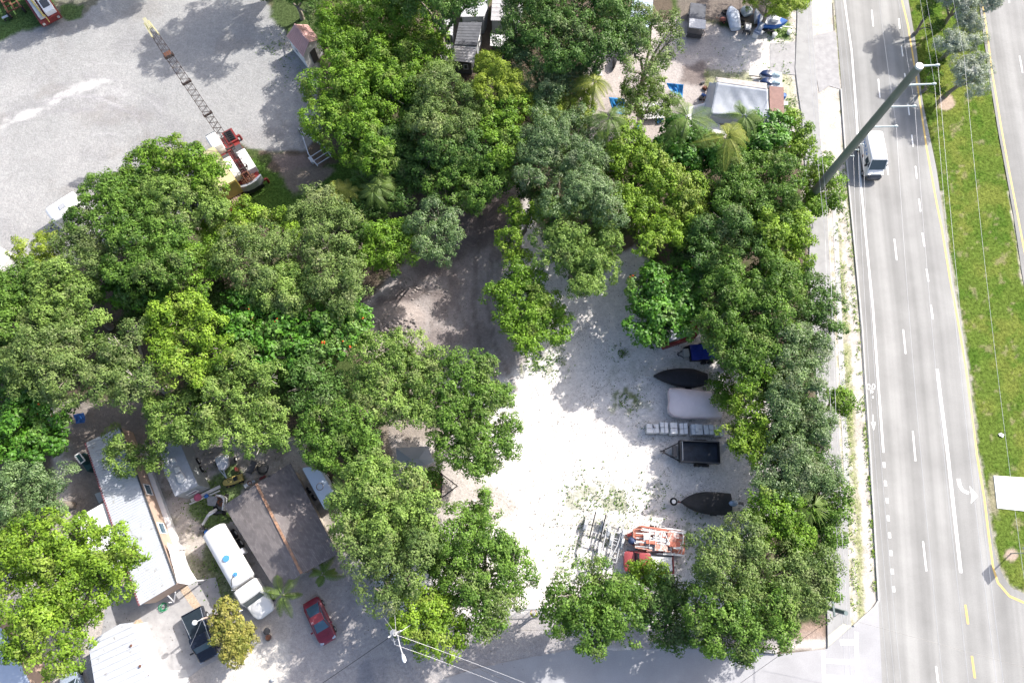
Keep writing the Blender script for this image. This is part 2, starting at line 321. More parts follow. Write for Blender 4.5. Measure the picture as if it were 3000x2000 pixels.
    def rng_(n, a, b_, c, d):
        r = N(nt, 'ShaderNodeMapRange'); nt.links.new(n, r.inputs[0])
        for i, k in zip((1, 2, 3, 4), (a, b_, c, d)): r.inputs[i].default_value = k
        return r.outputs[0]
    def mul(a_, b_, op='MULTIPLY'):
        k = N(nt, 'ShaderNodeMath', operation=op); nt.links.new(a_, k.inputs[0]); nt.links.new(b_, k.inputs[1]); return k.outputs[0]
    g1 = rng_(f1.outputs['Fac'], .3, .7, .80, 1.18); g2 = rng_(f2.outputs['Fac'], .3, .7, .84, 1.14); gr = rng_(f1.outputs['Fac'], .36, .66, .42, 1.5)
    mixg = N(nt, 'ShaderNodeMix', data_type='FLOAT'); nt.links.new(at_.outputs['Alpha'], mixg.inputs[0]); nt.links.new(g1, mixg.inputs[2]); nt.links.new(gr, mixg.inputs[3])
    k = mul(mul(mixg.outputs[0], g2), rng_(f3.outputs['Fac'], .3, .7, .9, 1.1))
    sc_ = N(nt, 'ShaderNodeVectorMath', operation='SCALE'); nt.links.new(at_.outputs['Color'], sc_.inputs[0]); nt.links.new(k, sc_.inputs['Scale']); nt.links.new(sc_.outputs[0], b.inputs['Base Color'])
    bp = N(nt, 'ShaderNodeBump'); bp.inputs['Distance'].default_value = .12; bp.inputs['Strength'].default_value = .7; nt.links.new(f1.outputs['Fac'], bp.inputs['Height']); nt.links.new(bp.outputs[0], b.inputs['Normal'])
    me.materials.append(m)
ground()

# ------------------------------------------------------------------ paved sheets
def asphalt(name, col, streak=.16, worn=.10):
    m = bpy.data.materials.new(name); m.use_nodes = True; nt = m.node_tree; b = nt.nodes['Principled BSDF']; b.inputs['Roughness'].default_value = .9; b.inputs['Specular IOR Level'].default_value = .2
    tc = N(nt, 'ShaderNodeTexCoord'); uv = N(nt, 'ShaderNodeAttribute', attribute_name='lane')
    def ns(vec, sc, det, scale3, r=.6):
        mp = N(nt, 'ShaderNodeMapping'); mp.inputs['Scale'].default_value = scale3; nt.links.new(vec, mp.inputs[0])
        n = N(nt, 'ShaderNodeTexNoise'); n.inputs['Scale'].default_value = sc; n.inputs['Detail'].default_value = det; n.inputs['Roughness'].default_value = r; nt.links.new(mp.outputs[0], n.inputs['Vector']); return n.outputs['Fac']
    def rg(n, lo, hi, a=.3, c=.7):
        r = N(nt, 'ShaderNodeMapRange'); nt.links.new(n, r.inputs[0]); r.inputs[1].default_value = a; r.inputs[2].default_value = c; r.inputs[3].default_value = lo; r.inputs[4].default_value = hi; return r.outputs[0]
    def mul(a, c):
        k = N(nt, 'ShaderNodeMath', operation='MULTIPLY'); nt.links.new(a, k.inputs[0]); nt.links.new(c, k.inputs[1]); return k.outputs[0]
    k = mul(rg(ns(uv.outputs['Vector'], 1.0, 3, (.55, .006, 1), .5), 1 - streak, 1 + streak * .6), rg(ns(tc.outputs['Object'], .25, 5, (1, 1, 1)), 1 - worn, 1 + worn))
    k = mul(k, rg(ns(tc.outputs['Object'], 11, 3, (1, 1, 1), .8), .9, 1.1))
    s = N(nt, 'ShaderNodeVectorMath', operation='SCALE'); s.inputs[0].default_value = col; nt.links.new(k, s.inputs['Scale']); nt.links.new(s.outputs[0], b.inputs['Base Color']); return m
def sheet(name, left, right, z, m, steps=60, kind='structure', thick=0.0):   # left/right: pixel polylines with equal v range
    v0 = max(left[0][1], right[0][1]); v1 = min(left[-1][1], right[-1][1]); vs = np.linspace(v0, v1, steps); vt = []; fs = []; la = []
    nc = 9
    for i, v in enumerate(vs):
        a = at(np.interp(v, [p[1] for p in left], [p[0] for p in left]), v, z); b = at(np.interp(v, [p[1] for p in right], [p[0] for p in right]), v, z)
        for k in range(nc): p = a.lerp(b, k / (nc - 1)); vt.append(p); la.append(((p - a).length, p.y, 0))
    for i in range(steps - 1):
        for k in range(nc - 1): fs.append((i * nc + k, i * nc + k + 1, (i + 1) * nc + k + 1, (i + 1) * nc + k))
    me = bpy.data.meshes.new(name); me.from_pydata(vt, [], fs); me.update()
    a = me.attributes.new('lane', 'FLOAT_VECTOR', 'POINT'); a.data.foreach_set('vector', np.array(la, np.float32).ravel())
    bm = bmesh.new(); bm.from_mesh(me); bmesh.ops.recalc_face_normals(bm, faces=bm.faces)
    if sum(f.normal.z for f in bm.faces) < 0: bmesh.ops.reverse_faces(bm, faces=bm.faces)
    bm.to_mesh(me); bm.free()
    o = bpy.data.objects.new(name, me); C.objects.link(o); me.materials.append(m); o['kind'] = kind; return o
def flat(name, polys, z, m, kind='structure', th=0.0):
    mb = MB()
    for px in polys:
        pts = [at(*p, z) for p in px]
        if sum(a.x * b.y - b.x * a.y for a, b in zip(pts, pts[1:] + pts[:1])) < 0: pts.reverse()
        if th: mb.prism(pts, z - th, z)
        else: mb.add(pts, [tuple(range(len(pts)))])
    o = mb.build(name, m)
    if kind: o['kind'] = kind
    return o
ROADL = [(2405, -400), (2445, 0), (2463, 220), (2475, 430), (2500, 690), (2525, 960), (2550, 1350), (2573, 1758), (2590, 2120), (2600, 2500)]
ROADR = [(2600, -400), (2661, 0), (2682, 120), (2703, 300), (2745, 500), (2768, 667), (2799, 860), (2833, 1050), (2865, 1330), (2893, 1480), (2914, 1620), (2935, 1680), (2965, 1725), (3060, 1765), (3600, 1775), (3600, 2500)]
A1 = asphalt('sun_bleached_asphalt', (.300, .298, .290), .34, .12)
A2 = asphalt('pale_side_street_asphalt', (.36, .36, .375), .0, .14)
sheet('highway', ROADL, ROADR, .006, A1, 90)
sheet('far_carriageway', [(2790, -400), (2868, 0), (2878, 80), (2899, 230), (2927, 400), (2950, 520), (2971, 640), (2997, 820), (3080, 1200), (3180, 1700)], [(3300, -400), (3400, 0), (3420, 80), (3440, 230), (3460, 400), (3480, 520), (3500, 640), (3520, 820), (3560, 1200), (3600, 1700)], .055, A1, 50)
side = [(1200, 2300), (1290, 1990), (1400, 1955), (1520, 1930), (1655, 1905), (1720, 1893), (1800, 1905), (1950, 1897), (2140, 1905), (2280, 1915), (2420, 1900), (2440, 1882), (2500, 1830), (2540, 1795), (2574, 1757), (2585, 1990), (2596, 2300)]
flat('side_street', [side], .002, A2)
CONC = mat('weathered_concrete', (.43, .425, .42), .9, 0, .1, 1.2, .1, stains=((.40, .39, .39), .6, .6))
CONC2 = mat('grey_concrete_slab', (.33, .325, .33), .9, 0, .18, 1.5, .1, stains=((.34, .33, .33), .9, .58))
RE = [(2345, -300), (2378, 0), (2382, 90), (2398, 300), (2405, 420), (2415, 560), (2425, 650), (2433, 800), (2445, 950), (2452, 1110), (2460, 1300), (2470, 1400), (2485, 1500), (2487, 1650), (2491, 1800), (2495, 1838)]
swp = [(x, v) for x, v in RE] + [(2468, 1858), (2425, 1898), (2424, 1780), (2415, 1650), (2405, 1500), (2400, 1300), (2392, 1110), (2380, 950), (2370, 800), (2374, 650), (2360, 500), (2350, 345), (2340, 280), (2330, 200), (2336, 60), (2336, 0), (2300, -300)]
flat('sidewalk', [swp], .10, mat('grey_sidewalk', (.315, .315, .315), .9, 0, .12, 1.0, .1, stains=((.24, .235, .23), .8, .6)), th=.14)
flat('driveway_apron', [[(2256, 128), (2330, 122), (2330, 220), (2256, 212)]], .03, CONC2, th=.05)
flat('highway_driveway', [[(2383, 105), (2440, 92), (2450, 97), (2462, 262), (2430, 252), (2400, 272), (2388, 200)]], .012, CONC2)
flat('verge_path', [[(2436, 560), (2450, 560), (2462, 800), (2470, 1000), (2482, 1250), (2488, 1420), (2474, 1420), (2466, 1250), (2455, 1000), (2447, 800)]], -.012, CONC)
# kerb of the highway
def kerb(name, pl, side_, zt=.12, w=.16, m=CONC):
    mb = MB()
    for a, b in zip(pl, pl[1:]):
        p, q = at(*a), at(*b); mb.bar((p.x, p.y, zt - .14), (q.x, q.y, zt - .14), w, .28)
    o = mb.build(name, m); o['kind'] = 'structure'
kerb('kerb', [(2463, 262), (2475, 430), (2500, 690), (2525, 960), (2550, 1350), (2573, 1758), (2560, 1778), (2530, 1805), (2500, 1832)], 1)
DARKG = mat('mossy_edge', (.16, .15, .12), .95, 0, .5, 4)
flat('gutter_dirt', [[(2474, 430), (2500, 690), (2525, 960), (2550, 1350), (2573, 1755), (2577, 1755), (2554, 1350), (2528, 960), (2503, 690), (2477, 430)], [(2441, 10), (2446, 90), (2443, 90), (2438, 10)]], .011, DARKG)
# painted markings
WP = mat('white_road_paint', (.82, .82, .80), .7, 0, .06, 8); YP = mat('yellow_road_paint', (.72, .50, .16), .7, 0, .15, 4)
def line(pl, w):                                         # quads along a pixel polyline
    out = []
    for a, b in zip(pl, pl[1:]):
        p, q = at(*a), at(*b); d = (q - p).normalized(); n = Vector((-d.y, d.x, 0)) * w / 2; out.append([p + n, p - n, q - n, q + n])
    return out
def marks(name, quads, m, z=.012):
    mb = MB()
    for q in quads:
        if sum(a.x * b.y - b.x * a.y for a, b in zip(q, q[1:] + q[:1])) < 0: q = q[::-1]
        mb.add([(p[0], p[1], z) for p in q], [tuple(range(len(q)))])
    o = mb.build(name, m); o['kind'] = 'structure'
marks('edge_line', line([(2452, -150), (2474, 0), (2495, 150), (2508, 320), (2521, 530), (2534, 667), (2557, 900), (2572, 1110), (2588, 1325)], .2), WP)
q = []
for x, y in ((2590, 1361), (2594, 1415), (2599, 1466), (2602, 1517), (2606, 1567), (2610, 1619), (2614, 1673), (2618, 1725)): q += line([(x - .7, y - 8), (x + .7, y + 8)], .26)
for a in (((2554, 30), (2558, 78)), ((2573, 232), (2578, 287)), ((2596, 455), (2602, 513)), ((2620, 700), (2627, 762)), ((2646, 965), (2653, 1036)), ((2674, 1262), (2682, 1350)), ((2704, 1585), (2714, 1672)), ((2742, 1950), (2752, 2030)),
          ((2633, 55), (2636, 85)), ((2641, 135), (2645, 166)), ((2650, 215), (2652, 228)), ((2660, 305), (2664, 338)), ((2671, 395), (2675, 430)), ((2682, 487), (2686, 523)), ((2692, 582), (2697, 620)), ((2702, 682), (2708, 722)), ((2714, 787), (2720, 825)), ((2727, 893), (2733, 935))): q += line(list(a), .16)
marks('lane_dashes', q, WP)
marks('turn_lane_line', line([(2745, 1080), (2760, 1200), (2777, 1334), (2795, 1500), (2815, 1677)], .3), WP)
marks('yellow_edge_line', line([(2622, -120), (2642, 0), (2660, 75), (2680, 200), (2714, 430), (2745, 600), (2759, 667), (2782, 810), (2810, 960), (2829, 1070), (2844, 1190), (2862, 1334), (2884, 1460), (2897, 1570), (2910, 1665), (2923, 1705), (2957, 1745), (3000, 1764), (3060, 1780)], .2), YP)
marks('yellow_turn_dashes', line([(2828, 1770), (2836, 1827)], .2) + line([(2847, 1920), (2856, 1985)], .2), YP)
marks('far_yellow_line', line([(2872, -20), (2887, 68), (2906, 215), (2935, 390), (2957, 510), (2982, 640), (3010, 790)], .18), YP, .061)
marks('far_lane_dashes', line([(2952, -30), (2956, 10)], .16) + line([(2986, 165), (2995, 215)], .16), WP, .061)
q = []
for cx in (2545, 2559):                                  # bicycle symbol
    for k in range(16):
        a, b = k * math.pi / 8, (k + 1) * math.pi / 8
        q.append([at(cx + 5 * math.cos(a), 1132 + 9 * math.sin(a)), at(cx + 5 * math.cos(b), 1132 + 9 * math.sin(b)), at(cx + 3 * math.cos(b), 1132 + 6.5 * math.sin(b)), at(cx + 3 * math.cos(a), 1132 + 6.5 * math.sin(a))])
q += line([(2548, 1134), (2553, 1141), (2557, 1134)], .1) + line([(2551, 1136), (2553, 1152)], .16) + line([(2553, 1152), (2558, 1146)], .12)
q.append([at(2557 + 2.6 * math.cos(a), 1163 + 3.6 * math.sin(a)) for a in [k * math.pi / 5 for k in range(10)]])
q += [[at(2555, 1214), at(2559, 1214), at(2560, 1240), at(2556, 1240)], [at(2551, 1236), at(2566, 1236), at(2560, 1260)]]
marks('bicycle_lane_marking', q, WP)
arc = [(2808, 1402), (2811, 1420), (2820, 1436), (2838, 1444)]
arrow = line(arc[:2], .36) + line(arc[1:3], .34) + line(arc[2:], .32) + [[at(2840, 1422), at(2865, 1452), at(2844, 1474), at(2846, 1452)]]
marks('turn_arrow', arrow, WP)
marks('crosswalk', line([(2412, 1905), (2414, 2020)], .3) + line([(2508, 1850), (2514, 2020)], .34) + [[at(2460, 1872), at(2505, 1873), at(2506, 1890), at(2462, 1888)], [at(2417, 1928), at(2506, 1932), at(2507, 1946), at(2419, 1941)], [at(2417, 1975), at(2508, 1980), at(2509, 2001), at(2417, 1996)]], WP, .0125)
YT = mat('faded_yellow_tactile_pad', (.66, .64, .42), .9, 0, .08, 2)
flat('tactile_pad', [[(2494, 1832), (2468, 1856), (2427, 1892), (2426, 1862), (2470, 1826)]], .106, YT)
# concrete driveway lower left and its gravel island
flat('concrete_driveway', [[(540, 1705), (632, 1690), (648, 1752), (640, 1800), (700, 1905), (660, 1920), (590, 1955), (545, 1990), (470, 2120), (260, 2120), (320, 1700), (480, 1700)]], .035, CONC2, th=.06)
flat('pale_pad', [[(433, 1900), (478, 1965), (545, 1960), (560, 2010), (600, 2120), (420, 2120)]], .04, CONC)  # separate sheet in the lighter concrete, laid over the driveway
PEB = mat('tan_pebble_bed', (.46, .36, .27), .95, 0, .35, 9, .6)
flat('pebble_bed', [[(390, 1828), (398, 1815), (412, 1812), (428, 1835), (447, 1878), (445, 1895), (425, 1900), (410, 1870)], [(522, 1720), (545, 1708), (600, 1790), (585, 1800), (560, 1775)]], .045, PEB)
# highway bits: manhole, small marks
MAN = mat('iron_manhole', (.3, .3, .3), .6, .3, .1)
mb = MB(); p = at(2481, 1820, .1); mb.tube([(p.x, p.y, .09), (p.x, p.y, .112)], .3, 16); tag(mb.build('manhole_cover', MAN), 'round grey manhole cover in the sidewalk corner by the crosswalk', 'manhole cover')
# ------------------------------------------------------------------ foliage
def leafmat(name, col, col2, trans=.22, rough=.5, gloss=.22):
    m = bpy.data.materials.new(name); m.use_nodes = True; nt = m.node_tree; b = nt.nodes['Principled BSDF']; out = nt.nodes['Material Output']
    a = N(nt, 'ShaderNodeAttribute', attribute_name='tint'); mx = N(nt, 'ShaderNodeMix', data_type='RGBA')
    nt.links.new(a.outputs['Fac'], mx.inputs['Factor']); mx.inputs['A'].default_value = (*col, 1); mx.inputs['B'].default_value = (*col2, 1)
    b.inputs['Roughness'].default_value = rough; b.inputs['Specular IOR Level'].default_value = gloss
    dr = N(nt, 'ShaderNodeAttribute', attribute_name='dry'); m2 = N(nt, 'ShaderNodeMix', data_type='RGBA'); nt.links.new(dr.outputs['Fac'], m2.inputs['Factor']); nt.links.new(mx.outputs['Result'], m2.inputs['A']); m2.inputs['B'].default_value = (col2[0] * .8 + .06, col2[0] * .45 + col2[1] * .35 + .03, col2[2] + .05, 1); mx = m2
    nt.links.new(mx.outputs['Result'], b.inputs['Base Color'])
    tr = N(nt, 'ShaderNodeBsdfTranslucent'); sc = N(nt, 'ShaderNodeMix', data_type='RGBA', blend_type='MULTIPLY'); sc.inputs['Factor'].default_value = 1
    nt.links.new(mx.outputs['Result'], sc.inputs['A']); sc.inputs['B'].default_value = (1.25, 1.3, .5, 1); nt.links.new(sc.outputs['Result'], tr.inputs['Color'])
    ms = N(nt, 'ShaderNodeMixShader'); ms.inputs[0].default_value = trans; nt.links.new(b.outputs[0], ms.inputs[1]); nt.links.new(tr.outputs[0], ms.inputs[2]); nt.links.new(ms.outputs[0], out.inputs['Surface'])
    return m
SP = {   # leaf material, leaf length, width, spray radius, leaves per spray, density, up-bias
 'bright': (leafmat('bright_green_leaf', (0.029, 0.090, 0.007), (0.259, 0.441, 0.044)), .30, .15, .50, 19, 1.0, .5),
 'mid':    (leafmat('mid_green_leaf', (0.026, 0.078, 0.010), (0.207, 0.357, 0.057)), .27, .15, .48, 20, 1.0, .45),
 'yellow': (leafmat('yellow_green_leaf', (0.041, 0.107, 0.007), (0.324, 0.492, 0.051)), .29, .16, .48, 19, 1.0, .5),
 'grey':   (leafmat('grey_green_leaf', (0.037, 0.082, 0.018), (0.272, 0.376, 0.109)), .25, .13, .50, 22, 1.0, .4),
 'dark':   (leafmat('dark_green_leaf', (0.018, 0.059, 0.011), (0.162, 0.292, 0.064)), .27, .15, .50, 20, 1.0, .45),
 'blue':   (leafmat('bluish_green_leaf', (0.028, 0.074, 0.025), (.235, .355, .12), gloss=.5), .22, .11, .45, 24, 1.0, .35),
 'vivid':  (leafmat('broad_vivid_leaf', (0.018, 0.082, 0.007), (0.167, 0.389, 0.038), gloss=.4), .42, .24, .50, 13, 1.0, .5),
 'light':  (leafmat('pale_green_leaf', (0.041, 0.098, 0.015), (0.311, 0.454, 0.102)), .26, .14, .42, 18, .72, .45),
 'silver': (leafmat('silver_grey_leaf', (0.131, 0.172, 0.139), (0.532, 0.597, 0.492), gloss=.5), .20, .09, .42, 26, 1.7, .3),
 'lime':   (leafmat('feathery_lime_leaf', (0.074, 0.139, 0.012), (0.479, 0.597, 0.077)), .30, .08, .40, 26, 1.2, .8),
 'pine':   (leafmat('feathery_pine_leaf', (0.057, 0.123, 0.008), (0.427, 0.571, 0.064)), .34, .07, .40, 26, 1.2, .7),
 'croton': (leafmat('bronze_hedge_leaf', (.10, .15, .02), (.42, .37, .10)), .26, .15, .34, 18, 2.0, .4),
}
BARK = mat('grey_bark', (.23, .20, .17), .9, 0, .3, 5, .4); BARK2 = mat('pale_bark', (.42, .38, .35), .9, 0, .25, 5, .3)
FLOWER = mat('orange_flower', (.75, .12, .02), .6, 0, .2)
def unit(a): return a / np.maximum(np.linalg.norm(a, axis=1, keepdims=True), 1e-9)
def leafmesh(name, cen, nor, L, Wd, tint, rs, m, parent, out=None, dry=None):
    n = len(cen); rv = rs.normal(size=(n, 3)) if out is None else out + rs.normal(size=(n, 3)) * .45
    a = rv - nor * (rv * nor).sum(1, keepdims=True); a = unit(a); b = np.cross(nor, a)
    sz = rs.uniform(.7, 1.25, (n, 1)); L = L * sz; Wd = Wd * sz
    droop = nor * L * .12
    vs = np.stack([cen - a * L * .5 - droop, cen + b * Wd * .5, cen + a * L * .5 - droop, cen - b * Wd * .5], 1).reshape(-1, 3)
    me = bpy.data.meshes.new(name); me.vertices.add(4 * n); me.vertices.foreach_set('co', vs.astype(np.float32).ravel())
    me.loops.add(4 * n); me.loops.foreach_set('vertex_index', np.arange(4 * n, dtype=np.int32)); me.polygons.add(n)
    me.polygons.foreach_set('loop_start', np.arange(n, dtype=np.int32) * 4); me.polygons.foreach_set('loop_total', np.full(n, 4, np.int32)); me.update()
    at_ = me.attributes.new('tint', 'FLOAT', 'FACE'); at_.data.foreach_set('value', tint.astype(np.float32))
    if dry is not None: a2 = me.attributes.new('dry', 'FLOAT', 'FACE'); a2.data.foreach_set('value', dry.astype(np.float32))
    o = bpy.data.objects.new(name, me); C.objects.link(o); me.materials.append(m); o.parent = parent; return o
LEAVES = 0
def tree(kind, label, top, lobes, sp='mid', flowers=0, thin=1.0, group='trees around the yards', cat='tree', pale=False, low=False, tshift=0.0):
    """lobes: (u, v, r) circles in photo pixels; top: height of the crown top (m)."""
    global LEAVES
    m, Ln, Wd, sr, nl, dens, up = SP[sp]; seed = abs(hash((label, 7))) if False else sum(ord(c) * (i + 3) for i, c in enumerate(label)); rs = np.random.RandomState(seed % 100000)
    W_ = []
    for i, (u, v, r) in enumerate(lobes):
        zc = top; R = 1.0
        for _ in range(3): R = r * 1.02 * mpp(u, v, zc); zc = max(top * .45, top - R * (.62 if not low else .5)) - rs.uniform(0, .11) * top * (i > 0)
        p = at(u, v, zc); W_.append((p.x, p.y, zc, R))
    W_ = np.array(W_); cx, cy = np.average(W_[:, 0], weights=W_[:, 3] ** 2), np.average(W_[:, 1], weights=W_[:, 3] ** 2)
    root = thing(kind, label, cat, (cx, cy, 0), group)
    P, Nn, O, T = [], [], [], []
    for x, y, z, R in W_:
        nb = int(2.3 * dens * thin * R * R + 3); ctb = rs.uniform(-.15, 1, nb) ** 1.0; phb = rs.uniform(0, 2 * np.pi, nb); stb = np.sqrt(np.maximum(1 - ctb * ctb, 0))
        db = np.stack([stb * np.cos(phb), stb * np.sin(phb), ctb], 1); br = rs.uniform(.62, 1.25, nb) * min(1.0, .35 + R / 3.4)
        bc = np.array([x, y, z]) + db * (R * rs.uniform(.72, 1.12, nb) - br * .55)[:, None] * np.array([1, 1, .78]); keep = np.ones(nb, bool)
        for X2 in W_:
            if X2[0] == x and X2[1] == y: continue
            q = (bc - X2[:3]) / np.array([1, 1, .78]); keep &= np.linalg.norm(q, axis=1) > X2[3] * .55
        bc, db, br = bc[keep], db[keep], br[keep]; bt = rs.beta(2, 2, len(br))
        ncl = np.maximum((11.5 * br * br / (sr / .48) ** 2).astype(int), 3); ib = np.repeat(np.arange(len(br)), ncl); cs = 1.02 * sr
        if len(ib):
            k = len(ib); vb = unit(rs.normal(size=(k, 3)) + db[ib] * .8 + np.array([0, 0, .55])); c = bc[ib] + vb * (br[ib] * rs.uniform(.75, 1.08, k))[:, None] * np.array([1, 1, .72]); d = vb
            s = cs * rs.uniform(.55, 1.3, k); stint = np.clip(.05 + .40 * bt[ib] + .5 * rs.beta(1.2, 1.9, k), 0, 1)
            cnt = np.maximum((nl * 1.85 * (s / cs) ** 1.6).astype(int), 5); ix = np.repeat(np.arange(k), cnt)
            ax = unit(d + np.array([0, 0, up]))[ix]; cc = c[ix]; ss = s[ix][:, None]; m_ = len(ix)
            v = unit(rs.normal(size=(m_, 3)) + ax * .85)          # dome of leaves around each twig end
            rr = rs.uniform(.5, 1.08, (m_, 1)); pos = cc + v * ss * rr * np.array([1, 1, .8]) + rs.normal(size=(m_, 3)) * .03
            nr = unit(v * .9 + ax * .5 + rs.normal(size=(m_, 3)) * .42 + np.array([0, 0, .2]))
            P.append(pos); Nn.append(nr); O.append(v); T.append(np.clip(stint[ix] + rs.normal(0, .10, m_), 0, 1))
        ni = int(120 * R * R * min(thin, 1) ** 2)
        di = unit(rs.normal(size=(ni, 3))); ri = R * rs.uniform(.2, .66, (ni, 1)); pi_ = np.array([x, y, z]) + di * ri * np.array([1, 1, .7])
        P.append(pi_); Nn.append(unit(rs.normal(size=(ni, 3)) + np.array([0, 0, .8]))); O.append(di); T.append(rs.uniform(0, .5, ni))  # inner leaves keep to the dark tints, painting in shade within the crown
    if not P: return root
    P = np.concatenate(P); Nn = np.concatenate(Nn); O = np.concatenate(O); T = np.concatenate(T)
    ok = P[:, 2] > .15; P, Nn, O, T = P[ok], Nn[ok], O[ok], T[ok]; LEAVES += len(P)
    dv_ = fbm(P[:, 0] + P[:, 2] * .6, P[:, 1] - P[:, 2] * .4, 1.5, seed % 777, 3); dry = np.clip((dv_ - .6) * 4, 0, .5) * rs.uniform(.4, 1, len(P)) + (rs.uniform(0, 1, len(P)) > .965) * .5; leafmesh('crown', P - np.array([cx, cy, 0]), Nn, Ln * .84, Wd * .84, T, rs, m, root, O, np.clip(dry, 0, 1))
    mb = MB(); tz = top * (.38 if not low else .2); R0 = .12 + .022 * top
    bx, by = cx + tshift, cy
    mb.tube([(bx, by, -.1), (bx + .1, by, tz * .5), (cx, cy, tz)], [R0 * 1.35, R0, R0 * .85], 9)
    for x, y, z, R in W_:
        mid = Vector(((cx + x) / 2 + rs.uniform(-.4, .4), (cy + y) / 2 + rs.uniform(-.4, .4), (tz + z) / 2 + .1 * R))
        mb.tube([(cx, cy, tz - .15), mid, (x, y, z - .1 * R)], [R0 * .6, R0 * .4, R0 * .26], 6)
        for k in range(7):
            a = rs.uniform(0, 6.28); e = rs.uniform(.35, .85) * R; h = rs.uniform(.0, .6) * R
            q = Vector((x + math.cos(a) * e, y + math.sin(a) * e, z + h * .75)); m2 = Vector((x, y, z - .1 * R)).lerp(q, .5) + Vector((rs.uniform(-.2, .2), rs.uniform(-.2, .2), .1))
            mb.tube([(x, y, z - .12 * R), m2, q], [R0 * .2, R0 * .13, .02], 5)
    mb.build('trunk', BARK2 if pale else BARK, root, True)
    if flowers:
        f = MB()
        for k in range(flowers):
            x, y, z, R = W_[rs.randint(len(W_))]; a = rs.uniform(0, 6.28); ct = rs.uniform(.35, 1); st = math.sqrt(1 - ct * ct); r = R * rs.uniform(1.0, 1.16)
            c = (x + r * st * math.cos(a), y + r * st * math.sin(a), z + r * ct * .74)
            for j in range(rs.randint(2, 6)): f.ball((c[0] + rs.normal() * .1, c[1] + rs.normal() * .1, c[2] + rs.normal() * .06), rs.uniform(.04, .085), 5, 3)
        f.build('flower_clusters', FLOWER, root)['kind'] = 'stuff'
    return root
T_ = tree
# --- trees standing outside the photo whose shade falls into it
def shaded_by(label, top, spots, sp='mid', thin=.8):
    L = []
    for u, v, r in spots:
        z = top * .85; g = at(u, v); x, y = g.x - SH.x * z / math.tan(SUN_EL), g.y - SH.y * z / math.tan(SUN_EL); p = proj(x, y, z); L.append((p[0], p[1], r))
    T_('broadleaf_tree', label, top, L, sp, thin=thin)
shaded_by('tall tree standing beyond the top edge behind the pink roofed shed', 14, [(640, 40, 80), (560, 90, 70), (500, 170, 60), (600, 170, 70), (700, 80, 70), (660, 160, 40), (460, 120, 40)], 'bright', 1.2)
shaded_by('tree beyond the top edge shading the grass by the red work truck', 10, [(60, 90, 60), (150, 80, 60), (230, 60, 60), (300, 30, 60), (380, 10, 50), (-10, 110, 50)], 'mid', 1.1)
shaded_by('tree beyond the top edge shading the dirt yard by the utility cart', 11, [(2080, 150, 55), (2160, 120, 55), (2000, 120, 55), (2100, 60, 70), (2210, 70, 50)], 'mid', .7)
# --- top middle
T_('broadleaf_tree', 'large bright green tree beside the pink roofed shed, top lit by sun', 8.5, [(1080, 70, 130), (1190, 80, 115), (1100, 190, 110), (1235, 180, 75), (1000, 130, 52), (1190, 215, 90), (1010, 50, 80)], 'bright')
T_('broadleaf_tree', 'full bright green tree whose crown overhangs the gravel lot below the shed', 9, [(980, 250, 88), (1075, 300, 105), (960, 350, 68), (1050, 400, 90), (1150, 290, 80), (1180, 240, 60), (1110, 460, 60)], 'bright')
T_('broadleaf_tree', 'dark tree at the top edge, left of the bright crown and above the shed', 5, [(850, -25, 46), (905, -10, 40), (800, -30, 40), (920, 40, 26)], 'dark')
T_('broadleaf_tree', 'dark olive tree at the top edge over the metal roofs', 12, [(1290, 5, 78), (1370, 10, 50), (1215, -20, 70)], 'dark')
T_('broadleaf_tree', 'huge deep green tree at the top edge right of the metal roofs', 12, [(1560, 60, 95), (1680, 40, 115), (1790, 60, 100), (1640, 140, 90), (1760, 150, 70), (1505, 110, 55), (1560, -30, 80), (1840, 110, 55)], 'dark')
T_('broadleaf_tree', 'thin open tree with bare twigs over the dirt yard', 10, [(1910, 60, 55), (1965, 80, 36), (1860, 160, 48), (1925, 165, 50), (1950, 130, 42), (1840, 205, 26), (1900, 210, 26)], 'grey', thin=.45)
T_('broadleaf_tree', 'grey-green tree between the lime rounded crown and the dirt yard', 9, [(1560, 200, 85), (1640, 210, 80), (1700, 190, 50), (1620, 280, 55), (1530, 160, 50)], 'blue')
T_('feathery_tree', 'lime feathery tree with rounded puffs below the metal roofs', 10, [(1455, 195, 46), (1425, 262, 34), (1490, 235, 36), (1518, 258, 32), (1475, 270, 30), (1425, 215, 30)], 'lime')
T_('feathery_tree', 'lime feathery bushy tree left of the coconut palm with blue tarp behind it', 8, [(1690, 265, 38), (1712, 305, 36), (1650, 300, 34), (1560, 310, 38), (1590, 350, 36), (1530, 345, 30), (1640, 340, 26), (1700, 345, 30)], 'lime')
T_('broadleaf_tree', 'dull grey-green tree in front of the lime puffs, brown branches showing', 10, [(1300, 290, 92), (1370, 310, 58), (1265, 345, 66), (1345, 370, 50), (1290, 390, 46)], 'grey')
T_('broadleaf_tree', 'narrow fresh green tree squeezed between two grey-green crowns', 9, [(1460, 330, 46), (1505, 320, 42), (1460, 390, 56), (1480, 450, 60), (1440, 430, 40)], 'bright')
T_('broadleaf_tree', 'leafy green tree overhanging the dark end of the dirt track', 8, [(1350, 495, 74), (1435, 510, 72), (1390, 565, 58), (1475, 545, 44), (1300, 540, 50), (1480, 480, 50), (1330, 590, 30)], 'mid')
T_('broadleaf_tree', 'shaded green tree below the large bright tree, at the edge of the grass patch', 7, [(1130, 440, 70), (1180, 480, 60), (1220, 420, 70), (1240, 500, 50), (1200, 360, 60)], 'dark')
T_('broadleaf_tree', 'broad blue-green crown with a rounded outline under the two coconut palms', 10, [(1620, 390, 75), (1695, 400, 70), (1570, 440, 66), (1660, 465, 88), (1730, 465, 52), (1600, 515, 66), (1550, 520, 36)], 'blue')
